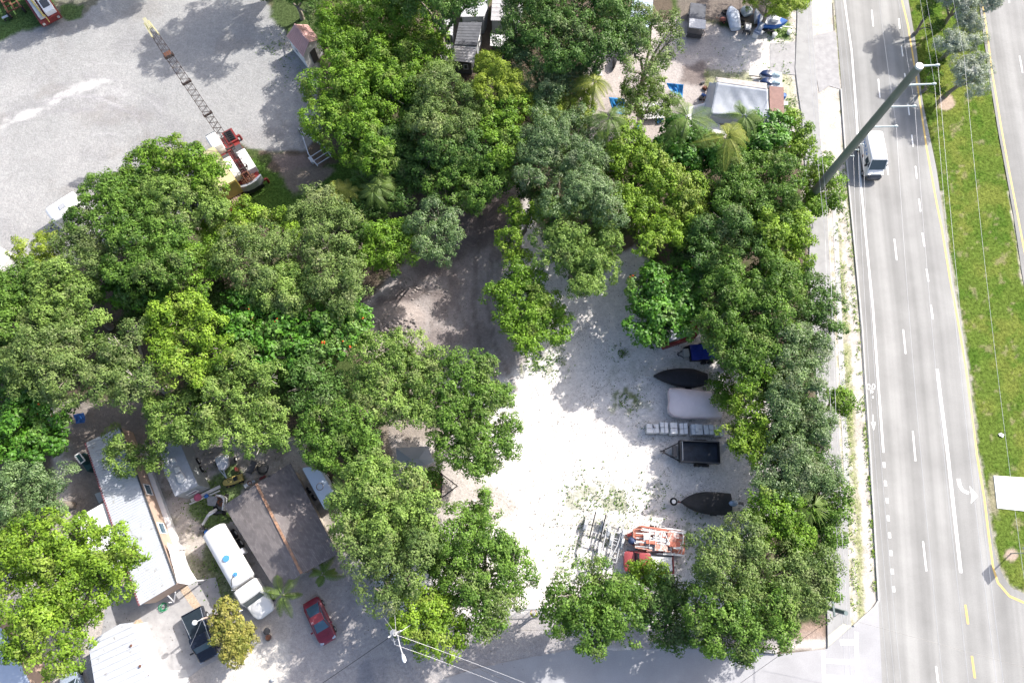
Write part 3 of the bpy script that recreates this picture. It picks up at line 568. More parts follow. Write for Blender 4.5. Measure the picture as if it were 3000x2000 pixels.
T_('broadleaf_tree', 'domed blue-green tree directly below the broad blue-green crown', 10, [(1690, 570, 84), (1765, 590, 60), (1740, 540, 56), (1640, 600, 50), (1790, 640, 40)], 'blue')
T_('broadleaf_tree', 'large green tree with sunlit leaf tips hanging over the middle of the yard', 9, [(1625, 640, 52), (1700, 690, 100), (1740, 770, 66), (1635, 740, 62), (1710, 850, 40), (1780, 720, 44), (1600, 690, 34), (1680, 780, 60), (1720, 820, 50)], 'light', thin=1.7)
T_('broadleaf_tree', 'yellowish leafy tree on the right bank of the dirt track', 7, [(1500, 625, 34), (1492, 700, 32), (1545, 650, 36), (1520, 745, 32), (1560, 610, 30), (1480, 735, 18)], 'yellow')
T_('broadleaf_tree', 'large yellow-green crown to the right of the broad blue-green crown', 9, [(1825, 430, 70), (1885, 480, 78), (1850, 560, 78), (1940, 520, 52), (1870, 640, 80), (1820, 500, 50), (1800, 610, 36), (1930, 690, 40), (1900, 720, 36)], 'yellow')
T_('broadleaf_tree', 'small yellow-green crown between the large yellow-green one and the dark mass by the pole', 8, [(2000, 560, 56), (2050, 600, 62), (2010, 650, 58), (1990, 700, 40), (2100, 560, 40)], 'yellow')
T_('broadleaf_tree', 'glossy green tree below the coconut palms with white sheeting behind', 8, [(1960, 410, 60), (2020, 420, 60), (2060, 470, 66), (1990, 480, 56), (2100, 430, 30)], 'vivid')
T_('broadleaf_tree', 'vivid broadleaf tree in front of the draped grey tarp', 8, [(2230, 375, 46), (2185, 400, 50), (2275, 375, 42), (2250, 440, 66), (2180, 460, 40)], 'vivid')
T_('broadleaf_tree', 'light olive tree at the sidewalk with a dusting of pinkish twigs', 7, [(2330, 410, 42), (2345, 450, 42), (2320, 360, 30), (2300, 345, 24)], 'yellow')
T_('broadleaf_tree', 'dark olive tree massed around the foot of the tall grey pole', 8.5, [(2150, 510, 62), (2210, 530, 78), (2280, 520, 70), (2180, 600, 80), (2270, 620, 80), (2130, 570, 50)], 'mid')
T_('broadleaf_tree', 'bright fringe tree leaning out over the verge right of the pole foot', 4.5, [(2395, 500, 44), (2430, 540, 40), (2400, 575, 48), (2440, 590, 32), (2370, 540, 44), (2385, 620, 30)], 'bright')
T_('broadleaf_tree', 'sunny yellow-green tree with its right side over the white sidewalk', 8, [(2240, 700, 72), (2310, 690, 62), (2340, 740, 44), (2330, 650, 40), (2280, 760, 40), (2350, 700, 30)], 'yellow')
T_('broadleaf_tree', 'shadowy green tree between the small yellow-green crown and the sunny sidewalk tree', 9, [(2130, 660, 66), (2180, 700, 60), (2080, 700, 56), (2060, 760, 44)], 'dark')
T_('flowering_tree', 'round glossy broadleaf tree with orange flowers over the red trailer', 7, [(1905, 850, 66), (1975, 840, 74), (1920, 920, 72), (2000, 910, 62), (1880, 965, 38), (1950, 960, 40), (2010, 960, 30)], 'vivid', flowers=7)
T_('broadleaf_tree', 'big rounded green crown right of the flowering broadleaf tree', 9, [(2150, 830, 84), (2240, 820, 80), (2175, 920, 84), (2260, 910, 74), (2100, 940, 52), (2120, 860, 60), (2310, 850, 46)], 'mid', thin=1.1)
T_('broadleaf_tree', 'dark green tree over the verge opposite the first lane dashes', 7, [(2370, 850, 56), (2405, 900, 50), (2420, 955, 44), (2380, 1000, 44), (2345, 810, 40), (2350, 920, 50)], 'dark')
T_('broadleaf_tree', 'green crown directly right of the blue covered trailer', 8, [(2150, 1020, 66), (2215, 1020, 60), (2110, 1010, 46), (2180, 1070, 50), (2240, 980, 50)], 'mid')
T_('broadleaf_tree', 'blue-green tree with a bleached dead branch near the sidewalk', 8, [(2300, 990, 58), (2360, 1000, 56), (2330, 1060, 52), (2390, 1050, 34), (2270, 1050, 40)], 'blue', pale=True)
T_('broadleaf_tree', 'bright green tree beside the pale pink covered boat', 7, [(2240, 1105, 50), (2200, 1140, 46), (2260, 1150, 36), (2200, 1080, 34)], 'bright')
T_('shrub', 'low bright shrub touching the corner of the pale pink covered boat', 4, [(2110, 1130, 32), (2130, 1165, 34), (2095, 1150, 20), (2150, 1195, 22)], 'bright', group='shrubs along the boat yard', cat='shrub', low=True)
T_('broadleaf_tree', 'bright yellow-green tree at the right end of the block pallets', 7, [(2195, 1215, 48), (2150, 1255, 40), (2225, 1245, 44), (2195, 1300, 48), (2230, 1330, 36), (2150, 1300, 28)], 'yellow')
T_('broadleaf_tree', 'long blue-grey tree beside the sidewalk right of the black dump trailer', 8.5, [(2330, 1140, 72), (2385, 1120, 40), (2310, 1220, 74), (2390, 1230, 50), (2330, 1310, 78), (2410, 1310, 40), (2270, 1180, 40)], 'blue')
T_('broadleaf_tree', 'blue-grey tree just above the fan palm at the right of the yard', 8, [(2290, 1400, 56), (2360, 1400, 66), (2420, 1390, 48), (2330, 1360, 50), (2262, 1365, 50), (2236, 1415, 34), (2300, 1340, 50)], 'blue')
T_('broadleaf_tree', 'small lone yellow-green tree on the verge right of the sidewalk', 4.5, [(2462, 1165, 26), (2485, 1195, 26), (2450, 1190, 20), (2445, 1150, 18)], 'bright', low=True)
T_('broadleaf_tree', 'green tree around the fan palm, one branch reaching into the yard', 8, [(2240, 1470, 44), (2300, 1450, 44), (2200, 1495, 22), (2330, 1520, 50), (2280, 1510, 50), (2260, 1555, 50), (2330, 1580, 50)], 'bright')
T_('broadleaf_tree', 'dark green tree over the sidewalk right of the fan palm', 7, [(2425, 1440, 46), (2440, 1490, 42), (2410, 1400, 40), (2455, 1460, 26)], 'mid')
T_('broadleaf_tree', 'large dense tree in the lower right above the orange ladder pile trailer', 10, [(2085, 1625, 70), (2195, 1590, 66), (2140, 1700, 96), (2240, 1690, 90), (2180, 1640, 60)], 'grey')
T_('broadleaf_tree', 'large dense tree in the lower right corner of the yard hanging over the side street', 10, [(2120, 1820, 92), (2220, 1810, 92), (2110, 1885, 44), (2180, 1860, 60), (2060, 1790, 56)], 'mid')
T_('broadleaf_tree', 'brownish green tree beside the sidewalk above the street corner', 8, [(2340, 1670, 72), (2395, 1620, 42), (2330, 1760, 72), (2385, 1700, 46), (2380, 1790, 34), (2430, 1660, 26), (2290, 1840, 50)], 'grey')
T_('broadleaf_tree', 'round crown hanging over the side street between the gate and the yard corner', 9, [(1680, 1740, 70), (1755, 1700, 60), (1650, 1800, 60), (1745, 1795, 88), (1820, 1830, 68), (1735, 1880, 50), (1840, 1760, 60), (1630, 1755, 34)], 'mid')
T_('shrub', 'tall bushy shrub with yellow tips in front of the red pickup truck', 5, [(1875, 1670, 32), (1840, 1690, 30), (1900, 1700, 40), (1930, 1680, 26)], 'yellow', group='shrubs along the boat yard', cat='shrub', low=True)
T_('broadleaf_tree', 'dark tree filling the gap between the round street crown and the big corner trees', 7, [(1960, 1710, 50), (1985, 1770, 52), (1925, 1760, 52), (1950, 1830, 52), (2000, 1850, 46), (1890, 1800, 44)], 'dark')
# --- bottom middle
T_('broadleaf_tree', 'large dense green tree left of the yard entrance', 8.5, [(1340, 1565, 70), (1440, 1590, 66), (1390, 1670, 98), (1480, 1680, 74), (1380, 1740, 64), (1430, 1750, 84), (1500, 1640, 44), (1450, 1830, 46), (1420, 1800, 56)], 'mid')
T_('broadleaf_tree', 'upright small tree standing at the bright edge of the yard above the entrance tree', 7, [(1425, 1475, 32), (1430, 1515, 32), (1400, 1500, 22), (1365, 1520, 28)], 'mid', pale=True)
T_('broadleaf_tree', 'grey-green tree between the shingled house and the large entrance tree', 10, [(1095, 1450, 50), (1250, 1470, 34), (1060, 1410, 56), (1130, 1410, 66), (1195, 1450, 60), (1050, 1500, 74), (1150, 1540, 84), (1225, 1520, 52), (1020, 1440, 50)], 'light', thin=1.3)
T_('broadleaf_tree', 'grey-green tree at the corner of the dirt lane right of the shingled house', 10, [(1060, 1610, 60), (1125, 1680, 78), (1120, 1740, 40), (1210, 1620, 60), (1200, 1700, 40), (1110, 1590, 50), (1250, 1590, 44)], 'grey')
T_('leafy_shrub', 'broad yellow-green shrub under the street lamp with big rosette leaves', 8, [(1180, 1720, 34), (1200, 1800, 50), (1275, 1815, 74), (1345, 1840, 48), (1270, 1880, 28), (1165, 1825, 26), (1225, 1745, 50), (1300, 1760, 40), (1250, 1865, 44), (1330, 1875, 36), (1195, 1835, 36), (1370, 1835, 30)], 'yellow', group='shrubs in the lower yard', cat='shrub', low=True)
T_('broadleaf_tree', 'open sunlit tree left of the white gravel with ground showing through', 9, [(1110, 1045, 68), (1195, 1030, 56), (1080, 1120, 66), (1180, 1105, 76), (1280, 1065, 40), (1150, 1190, 64), (1240, 1175, 50), (1235, 1105, 56), (1130, 1110, 60), (1190, 1225, 50), (1260, 1220, 44)], 'light', thin=1.2)
T_('broadleaf_tree', 'open green tree reaching farthest over the white gravel', 9, [(1360, 1110, 76), (1435, 1085, 38), (1415, 1190, 78), (1340, 1220, 70), (1475, 1250, 44), (1430, 1310, 70), (1345, 1320, 58), (1400, 1370, 34), (1490, 1310, 30), (1300, 1150, 56), (1310, 1220, 46), (1300, 1285, 46), (1480, 1170, 34), (1390, 1250, 70)], 'mid', pale=True)
T_('broadleaf_tree', 'dark green tree above the grey canopy, left of the open sunlit tree', 8, [(900, 1130, 62), (960, 1160, 60), (915, 1200, 50), (990, 1110, 40)], 'dark')
T_('broadleaf_tree', 'green tree over the white trailer beside the shingled house', 9, [(955, 1260, 68), (1045, 1240, 66), (945, 1330, 48), (1045, 1320, 78), (1095, 1370, 50), (915, 1290, 44)], 'mid')
T_('broadleaf_tree', 'small dark tree over the orange utility trailer', 6, [(1235, 1400, 34), (1270, 1420, 30), (1215, 1440, 30), (1280, 1395, 20)], 'mid')
T_('broadleaf_tree', 'pale sparse tree with grey twigs above the shingled house', 9, [(700, 1065, 50), (790, 1110, 44), (625, 1170, 70), (715, 1180, 78), (790, 1230, 60), (820, 1290, 36), (690, 1270, 54), (760, 1300, 44), (640, 1090, 40)], 'light', pale=True)
T_('broadleaf_tree', 'pale sparse tree with grey twigs over the grey travel trailer', 8, [(495, 1215, 66), (560, 1270, 56), (480, 1280, 40), (540, 1180, 40), (620, 1260, 44), (450, 1180, 36)], 'light', pale=True)
T_('broadleaf_tree', 'small tree spreading its twigs over the long white mobile home roof', 6, [(345, 1285, 34), (330, 1335, 28), (385, 1345, 40), (430, 1320, 46), (470, 1350, 34)], 'light', thin=.9, pale=True)
T_('broadleaf_tree', 'vivid yellow-green tree in the middle of the left grove', 10, [(525, 940, 70), (470, 970, 48), (600, 960, 50), (565, 1030, 66), (650, 1025, 38), (510, 1070, 50), (570, 1110, 40), (465, 1035, 34), (580, 900, 34)], 'yellow')
T_('broadleaf_tree', 'grey-green tree with bleached branches left of the vivid yellow-green tree', 10, [(350, 1010, 52), (340, 1075, 62), (395, 1110, 54), (310, 1120, 50), (395, 970, 34), (370, 1160, 40)], 'grey', pale=True)
# --- left grove
T_('broadleaf_tree', 'green tree at the left edge, middle height', 9, [(10, 870, 80), (80, 840, 66), (30, 950, 66), (-60, 920, 70)], 'mid')
T_('broadleaf_tree', 'grey-green tree second in from the left edge by the lime crowns', 9, [(170, 830, 66), (225, 870, 66), (150, 900, 66), (250, 940, 60)], 'light', thin=1.3)
T_('broadleaf_tree', 'grey-green tree over the blue tarpaulin in the left grove', 10, [(110, 1020, 70), (200, 1010, 72), (200, 1100, 74), (120, 1110, 60), (240, 1060, 50), (60, 1060, 54)], 'grey')
T_('feathery_tree', 'lime feathery tree near the left edge at the corner of the gravel lot', 8, [(150, 730, 40), (95, 780, 38), (60, 735, 30), (130, 780, 30)], 'lime')
T_('broadleaf_tree', 'tree with a blue-grey cast between the lime feathery tree and the gravel lot', 9, [(250, 700, 60), (305, 740, 52), (200, 690, 44), (250, 760, 50)], 'grey')
T_('broadleaf_tree', 'tall bright tree at the upper left grove hiding half the yellow container', 10, [(612, 545, 36), (596, 490, 40), (636, 500, 26), (640, 555, 22), (500, 455, 52), (565, 480, 58), (615, 510, 44), (440, 510, 60), (530, 530, 60), (600, 560, 40), (430, 450, 30)], 'bright')
T_('broadleaf_tree', 'broad green tree bordering the gravel lot at upper left', 10, [(310, 580, 70), (265, 640, 52), (380, 570, 66), (420, 640, 64), (340, 660, 56)], 'mid')
T_('broadleaf_tree', 'green tree left of the yellow container', 10, [(480, 590, 76), (560, 600, 72), (620, 620, 48), (520, 660, 60), (640, 590, 36)], 'light', thin=1.3)
T_('broadleaf_tree', 'olive green tree at the centre of the left grove', 10, [(390, 730, 70), (470, 700, 66), (440, 790, 66), (510, 780, 60), (370, 800, 50), (540, 720, 44)], 'mid')
T_('vine_thicket', 'thicket of broad bright vine leaves in a hollow of the left grove', 7, [(330, 830, 44), (390, 880, 50), (450, 880, 36), (305, 780, 30), (500, 860, 36)], 'vivid', cat='vines', group='thickets in the grove')
T_('broadleaf_tree', 'light yellow-green tree below the trailer with the yellow container', 8, [(676, 668, 36), (730, 640, 56), (800, 650, 44), (690, 700, 50), (620, 690, 40), (850, 690, 30)], 'yellow')
T_('broadleaf_tree', 'small fresh green tree in the grove between the olive tree and the grey dome', 9, [(600, 740, 54), (560, 830, 38), (590, 860, 34), (630, 790, 40), (570, 780, 34)], 'bright')
T_('broadleaf_tree', 'domed grey-olive tree in the upper middle of the left grove', 10, [(705, 730, 62), (785, 720, 66), (750, 790, 64), (670, 770, 40), (840, 740, 40)], 'grey')
T_('broadleaf_tree', 'grey-olive tree below the yellow areca palms', 8, [(900, 600, 48), (960, 620, 56), (1000, 655, 44), (880, 640, 38), (940, 580, 34)], 'grey')
T_('broadleaf_tree', 'grey-olive tree at the left bank of the dirt track', 10, [(955, 720, 62), (1005, 770, 62), (960, 820, 62), (1040, 830, 44), (1000, 880, 54), (900, 700, 44)], 'grey')
T_('broadleaf_tree', 'mid green tree between the grey dome and the flowering crowns', 9, [(800, 840, 58), (860, 870, 52), (765, 880, 40), (850, 810, 40), (900, 830, 34)], 'light', thin=1.4)
T_('flowering_tree', 'wide dark feathery tree with scattered orange flowers above the open sunlit tree', 8, [(930, 960, 76), (1010, 960, 66), (880, 1040, 66), (960, 1030, 54), (1045, 1010, 32), (1000, 910, 44), (1050, 920, 36)], 'vivid', flowers=18)
T_('flowering_tree', 'dark feathery tree with few orange flowers beside the vivid yellow-green tree', 8, [(730, 960, 76), (820, 950, 76), (700, 900, 50), (780, 1040, 46), (690, 1010, 36), (850, 920, 40)], 'vivid', flowers=9)
T_('broadleaf_tree', 'rounded fresh green tree standing at the left edge of the dirt track', 7, [(1110, 705, 48), (1170, 710, 52), (1150, 760, 52), (1090, 750, 36), (1200, 750, 30)], 'bright')
T_('broadleaf_tree', 'dark blue-green tree overhanging the dirt track from the left', 8, [(1280, 640, 50), (1310, 690, 42), (1250, 710, 48), (1285, 750, 34), (1330, 640, 26), (1230, 660, 34)], 'blue')
T_('broadleaf_tree', 'irregular bright green tree standing alone in the middle of the yard', 7, [(1500, 810, 46), (1430, 850, 22), (1560, 850, 48), (1500, 880, 36), (1600, 890, 36), (1540, 940, 54), (1620, 950, 36), (1480, 940, 28), (1560, 1010, 42), (1640, 990, 28), (1650, 920, 24), (1520, 1000, 28), (1465, 860, 22), (1510, 850, 40), (1570, 930, 50)], 'bright', pale=True, thin=1.5)
T_('broadleaf_tree', 'huge yellow-green tree filling the lower left corner', 10, [(110, 1600, 86), (220, 1580, 80), (335, 1600, 60), (60, 1690, 84), (180, 1710, 92), (300, 1700, 78), (390, 1620, 34), (110, 1820, 86), (230, 1830, 60), (80, 1920, 50), (190, 1930, 50), (360, 1690, 36)], 'yellow')
T_('broadleaf_tree', 'blue-green tree at the left edge above the huge corner tree', 9, [(70, 1420, 66), (160, 1420, 54), (50, 1500, 74), (150, 1490, 60), (-40, 1460, 70)], 'blue')
T_('flowering_tree', 'vivid feathery tree at the left edge with a few orange blossoms', 7, [(30, 1190, 50), (80, 1250, 60), (20, 1300, 66), (100, 1320, 50), (150, 1270, 50), (190, 1230, 32), (100, 1180, 44)], 'vivid', flowers=6)
T_('hedge_bush', 'bronze and yellow oval hedge bush beside the black pickup truck', 4.0, [(655, 1795, 36), (685, 1840, 46), (705, 1890, 44), (665, 1860, 34), (725, 1870, 28), (690, 1915, 30)], 'croton', cat='hedge', group='hedges', low=True)
T_('silver_tree', 'silver-leaved median tree at the top edge, largest of the three', 6, [(2800, 8, 52), (2865, 12, 40), (2770, -30, 40), (2900, -10, 30)], 'silver', group='silver trees in the median')
T_('silver_tree', 'silver-leaved median tree in the middle of the three', 5, [(2775, 125, 34), (2825, 110, 44), (2855, 75, 30), (2795, 150, 28), (2830, 60, 26)], 'silver', group='silver trees in the median')
T_('silver_tree', 'silver-leaved median tree with a bare mulch ring at its foot', 5.2, [(2820, 220, 40), (2860, 195, 36), (2850, 240, 34), (2880, 220, 24), (2815, 190, 28)], 'silver', group='silver trees in the median', tshift=-.4)
T_('broadleaf_tree', 'open grey-branched tree between the two blue tarps', 6, [(1870, 255, 42), (1925, 275, 44), (1850, 310, 38), (1915, 325, 42), (1960, 300, 26), (1830, 270, 22)], 'light', thin=.85, pale=True)
T_('feathery_tree', 'feathery bright pine bush at the top edge over the blue boat', 6, [(2275, 15, 38), (2320, 10, 36), (2230, -5, 44), (2340, -15, 34), (2300, 40, 20), (2180, -20, 40), (2345, 20, 16)], 'pine')
T_('shrub', 'thin shrub at the top left corner of the median beneath the wires', 4, [(2715, 40, 26), (2730, 80, 26), (2725, 5, 26)], 'mid', group='median shrubs', cat='shrub', low=True)
T_('shrub', 'low bright shrub in the median left of the mulch ring', 3, [(2735, 190, 24), (2740, 240, 22), (2745, 275, 18)], 'bright', group='median shrubs', cat='shrub', low=True)
T_('broadleaf_tree', 'dark tree in shade behind the yellow areca palms', 6, [(1080, 530, 50), (1130, 570, 50), (1180, 590, 40), (1080, 600, 40)], 'dark')
T_('broadleaf_tree', 'shaded green tree below the grey-branched dome of the upper grove', 9, [(1300, 440, 60), (1260, 460, 40), (1400, 440, 50), (1360, 430, 40)], 'dark')
T_('broadleaf_tree', 'green tree above the sagging pole wires left of the sunny sidewalk tree', 7, [(2080, 830, 40), (2060, 800, 44), (2110, 790, 44)], 'dark')

for k, (lb, u, v, r, sp) in enumerate((('low hedge growth along the yard edge, beside the pale pink covered boat', 2280, 1130, 50, 'dark'), ('low hedge growth along the yard edge, right of the rightmost pallet', 2330, 1210, 52, 'dark'), ('low hedge growth along the yard edge, right of the dump trailer', 2345, 1290, 52, 'mid'), ('low hedge growth along the yard edge, right of the silver outboard motor', 2350, 1370, 52, 'dark'), ('low hedge growth along the yard edge, left of the fan palm', 2320, 1450, 50, 'mid'), ('low hedge growth along the yard edge, behind the lower right corner trees', 2360, 1620, 50, 'dark'), ('low dark understory tree left of the bright crown over the dirt track', 1180, 520, 56, 'dark'), ('low understory crown in the hollow left of the rounded track tree', 1050, 700, 40, 'dark'),
    ('shaded understory crown between the large yellow-green crown and the round one above the red trailer', 2030, 740, 60, 'dark'), ('shaded understory crown beside the blue covered trailer', 2190, 1010, 60, 'dark'), ('shaded understory crown right of the rightmost block pallet', 2270, 1280, 60, 'dark'),
    ('shaded understory crown beside the fan palm and the sidewalk', 2390, 1540, 56, 'mid'), ('shaded understory crown at the sidewalk above the stubby dark pole', 2400, 1700, 44, 'mid'), ('low leafy growth under the lower right corner trees', 2230, 1780, 70, 'dark'),
    ('dark understory crown between the grey-green trees of the dirt lane', 1220, 1580, 60, 'dark'), ('dark understory crown left of the large entrance tree', 1290, 1640, 56, 'dark'), ('dark understory crown in the left grove below the olive tree', 640, 860, 56, 'dark'),
    ('dark understory crown left of the vivid yellow-green tree', 420, 900, 50, 'dark'), ('low growth at the left edge of the grove below the green edge tree', 30, 1060, 70, 'dark'), ('low growth between the grey-green grove trees', 180, 960, 60, 'dark'), ('dark growth beside the pale sparse tree over the shingled house', 870, 1130, 60, 'dark'),
    ('shaded crown behind the green tree over the white trailer', 1000, 1290, 56, 'dark'), ('low growth below the shaded tree of the upper grove', 1330, 460, 60, 'dark'), ('low growth between the two bright crowns beside the shed', 1120, 250, 80, 'dark'), ('low growth left of the yellowish track tree', 1560, 560, 44, 'dark'), ('low growth beneath the small yellow-green crown', 2080, 640, 60, 'dark'), ('low growth between the sunny sidewalk tree and the big rounded crown', 2270, 790, 56, 'dark'), ('low growth under the domed grey-olive tree', 640, 930, 50, 'dark'), ('low growth in the middle of the left grove by the vines', 440, 840, 60, 'dark'), ('low growth between the pale sparse trees', 600, 1230, 50, 'mid'), ('low growth between the green tree left of the container and the lot edge tree', 420, 620, 70, 'dark'))):
    T_('understory_tree', lb, 5.5, [(u, v, r), (u + r * .7, v + r * .5, r * .7), (u - r * .7, v + r * .3, r * .7), (u + r * .1, v - r * .7, r * .65)], sp, group='understory trees')

# ------------------------------------------------------------------ palms
PALM = leafmat('palm_frond', (.05, .10, .02), (.20, .28, .07)); PALMY = leafmat('golden_palm_frond', (.12, .17, .025), (.34, .36, .08)); PBARK = mat('palm_bark', (.33, .29, .25), .9, 0, .3, 6, .4)
def palm(label, u, v, top, R, n=14, m=PALM, kind='coconut_palm', fan=False, stems=1, trunk=True, group='palms', seed=1):
    rs = np.random.RandomState(seed); p = at(u, v, top); root = thing(kind, label, 'palm', (p.x, p.y, 0), group)
    for s in range(stems):
        ox, oy = (rs.uniform(-R * .5, R * .5), rs.uniform(-R * .5, R * .5)) if stems > 1 else (0, 0); c = p + Vector((ox, oy, rs.uniform(-.6, 0) if stems > 1 else 0))
        if trunk:
            mb = MB(); mb.tube([(c.x + .3, c.y - .2, -.1), (c.x + .2, c.y, c.z * .5), (c.x, c.y, c.z)], [.19, .14, .11] if stems == 1 else [.07, .06, .05], 8); mb.build('trunk', PBARK, root, True)
        for k in range(n):
            a = k * 2 * math.pi / n + rs.uniform(-.38, .38); L = R * rs.uniform(.62, 1.12); rise = rs.uniform(.0, .65); mb = MB(); pts = []
            bend = rs.uniform(-.6, .6)
            for i in range(9):
                t = i / 8; aa = a + bend * t; pts.append(c + Vector((math.cos(aa) * L * t, math.sin(aa) * L * t, L * (rise * t - (.42 + rise * 1.15) * t * t))))
            if fan:
                q = c + Vector((math.cos(a), math.sin(a), .3 * rise)) * L * .22
                mb.tube([c, q], [.02, .015], 4)
                for j in range(11):
                    b = a + (j - 5) * .13; tip = q + Vector((math.cos(b), math.sin(b), -.35)) * L * rs.uniform(.45, 1.0) + Vector((0, 0, rs.uniform(-.3, .1))); sd = Vector((-math.sin(b), math.cos(b), 0)) * .035; mid_ = q.lerp(tip, .55)
                    mb.add([q, mid_ + sd, tip, mid_ - sd], [(0, 1, 2, 3)])
            else:
                mb.tube(pts, [.03 - .0028 * i for i in range(9)], 4)
                for i in range(58):
                    t = .1 + .9 * i / 58; j = min(int(t * 8), 7); q = pts[j].lerp(pts[j + 1], t * 8 - j); d = (pts[j + 1] - pts[j]).normalized(); sd = d.cross(Vector((0, 0, 1))).normalized(); w = L * .21 * math.sin(math.pi * min(1, .15 + t * .85)) ** .7 + .05
                    for sg in (-1, 1):
                        tip = q + (sd * sg * .85 + d * .5 + Vector((0, 0, -.35))) * w; h = d * .016
                        mb.add([q - h, q + h, tip + h * .4, tip - h * .3], [(0, 1, 2, 3)])
            o = mb.build('frond', m, root); a_ = o.data.attributes.new('tint', 'FLOAT', 'FACE'); nf = len(o.data.polygons); a_.data.foreach_set('value', np.clip(rs.normal(rs.uniform(.2, .8), .12, nf), 0, 1).astype(np.float32))
    return root
palm('coconut palm with arching fronds just right of the blue tarp and lime bushes', 1788, 345, 10, 3.35, 11, seed=2)
palm('coconut palm with one yellowing frond in the middle of the palm row', 2015, 345, 10, 3.63, 11, seed=3)
palm('coconut palm standing lowest in the palm row over white sheeting', 2132, 400, 10, 3.26, 11, m=PALMY, seed=4)
palm('small coconut palm at the lower edge of the draped grey tarp', 2180, 340, 9, 2.6, 11, seed=5)
palm('coconut palm half hidden at the edge of the dirt yard above the lime bushes', 1742, 240, 9.5, 2.6, 12, m=PALMY, seed=6)
palm('golden areca palm clump by the shaded grass patch', 1010, 575, 6, 2.1, 9, PALMY, 'areca_palm', stems=3, seed=7)
palm('dull olive areca palm clump right of the golden one', 1085, 545, 6.5, 2.1, 9, PALM, 'areca_palm', stems=3, seed=8)
palm('small golden palm just left of the golden areca clump', 930, 572, 5, 1.3, 9, PALMY, 'areca_palm', seed=9)
palm('star-shaped small palm at the corner of the shingled house', 947, 1682, 3, 1.7, 10, PALM, 'young_palm', seed=10)
palm('feathery drooping palm beside the cab of the white tanker truck', 828, 1742, 3.6, 2.5, 6, PALM, 'young_palm', seed=11)
palm('palm peeking out between the trees right of the white trailer', 1010, 1445, 9, 2.2, 10, PALM, 'young_palm', seed=12)
palm('fan palm with yellowing leaves beside the sidewalk', 2375, 1480, 7.6, 1.9, 9, PALM, 'fan_palm', fan=True, seed=13)

# weeds and leaf litter: uncountable ground cover
def weeds(name, spots, m, n, size, seed):
    rs = np.random.RandomState(seed); P = []
    for (u, v, ru, k) in spots:
        kk = int(n * k); uu = u + rs.normal(0, ru, kk); vv = v + rs.normal(0, ru, kk); cl = vnoise(uu, vv, 14, 3) > .42
        for a, b in zip(uu[cl], vv[cl]): q = at(a, b, .05); P.append((q.x, q.y, .03 + rs.uniform(0, .08)))
    P = np.array(P); nr = unit(rs.normal(size=(len(P), 3)) * .7 + np.array([0, 0, 1.0])); o = leafmesh(name, P, nr, size, size * .5, rs.uniform(0, 1, len(P)), rs, m, None); o['kind'] = 'stuff'
weeds('weeds', [(1812, 1034, 12, 1), (1826, 1165, 18, 1), (1865, 1190, 28, 1), (1700, 1450, 40, 2.2), (1790, 1490, 70, 2.5), (1690, 1640, 45, 4), (1800, 1470, 25, 1.5), (1620, 1060, 25, 3), (1570, 1065, 20, 3), (1900, 1460, 40, 2), (2030, 1570, 60, 4), (2290, 220, 20, 2), (2150, 228, 50, 3), (2310, 300, 18, 2), (2290, 95, 22, 4), (620, 1480, 50, 6), (640, 1680, 40, 4), (810, 140, 24, 2), (860, 220, 30, .8), (1000, 1560, 30, 1), (2090, 1120, 24, 2), (250, 1640, 40, 1)], SP['mid'][0], 130, .2, 5)
weeds('verge_weeds', [(np.interp(v, [560, 1800], [2452, 2502]) + 6, v, 10, .9) for v in range(600, 1800, 24)] + [(np.interp(v, [480, 1350, 1755], [2470, 2543, 2566]), v, 4, .5) for v in range(480, 1755, 18)], SP['yellow'][0], 60, .16, 6)
rs_ = np.random.RandomState(3)
weeds('fallen_leaves', [(rs_.uniform(1560, 2240), rs_.uniform(760, 1650), 30, .4) for _ in range(260)] + [(rs_.uniform(1050, 1500), rs_.uniform(1350, 1980), 34, .2) for _ in range(60)] + [(rs_.uniform(220, 900), rs_.uniform(1250, 1900), 34, .25) for _ in range(70)] + [(rs_.uniform(1000, 1400), rs_.uniform(700, 1100), 34, .25) for _ in range(50)], mat('dry_leaf_litter', (.10, .085, .05), .9, 0, .5, 2), 90, .12, 7)
# ------------------------------------------------------------------ shared object materials
WHITE = mat('white_paint', (.78, .78, .78), .45, 0, .05, 2); WHITED = mat('dirty_white_paint', (.62, .62, .62), .6, 0, .14, 1.6, stains=((.30, .28, .26), 1.6, .62))
BLACK = mat('black_paint', (.018, .018, .02), .35, 0, .2, 3); RUB = mat('tyre_rubber', (.022, .022, .024), .85, 0, .25, 6); DGREY = mat('dark_grey_metal', (.09, .09, .095), .5, .3, .2, 4)
GALV = mat('galvanised_steel', (.50, .52, .54), .4, .6, .12, 4); STEEL = mat('light_steel', (.45, .46, .48), .5, .3, .1, 4); RUST = mat('rusty_steel', (.16, .07, .045), .85, .1, .4, 4, .3)
REDP = mat('faded_red_paint', (.20, .03, .028), .5, 0, .25, 1.5, stains=((.15, .06, .045), 2.2, .62)); GLASS = mat('dark_window_glass', (.03, .05, .06), .08, 0, .1, 1, spec=.9)
GLASSB = mat('blue_reflecting_glass', (.05, .11, .16), .06, 0, .1, 1, spec=1.0); YEL = mat('yellow_paint', (.48, .39, .12), .5, 0, .2, 2, stains=((.3, .2, .06), 2, .64)); WOOD = mat('weathered_boards', (.30, .22, .17), .9, 0, .35, 3, .3, stretch=(1, 6, 1))
BLUEP = mat('blue_paint', (.03, .12, .38), .45, 0, .15, 2); TARPB = mat('blue_tarpaulin', (.04, .26, .62), .4, 0, .3, 2.5, .5); ORANGE = mat('orange_paint', (.48, .16, .11), .5, 0, .25, 2)
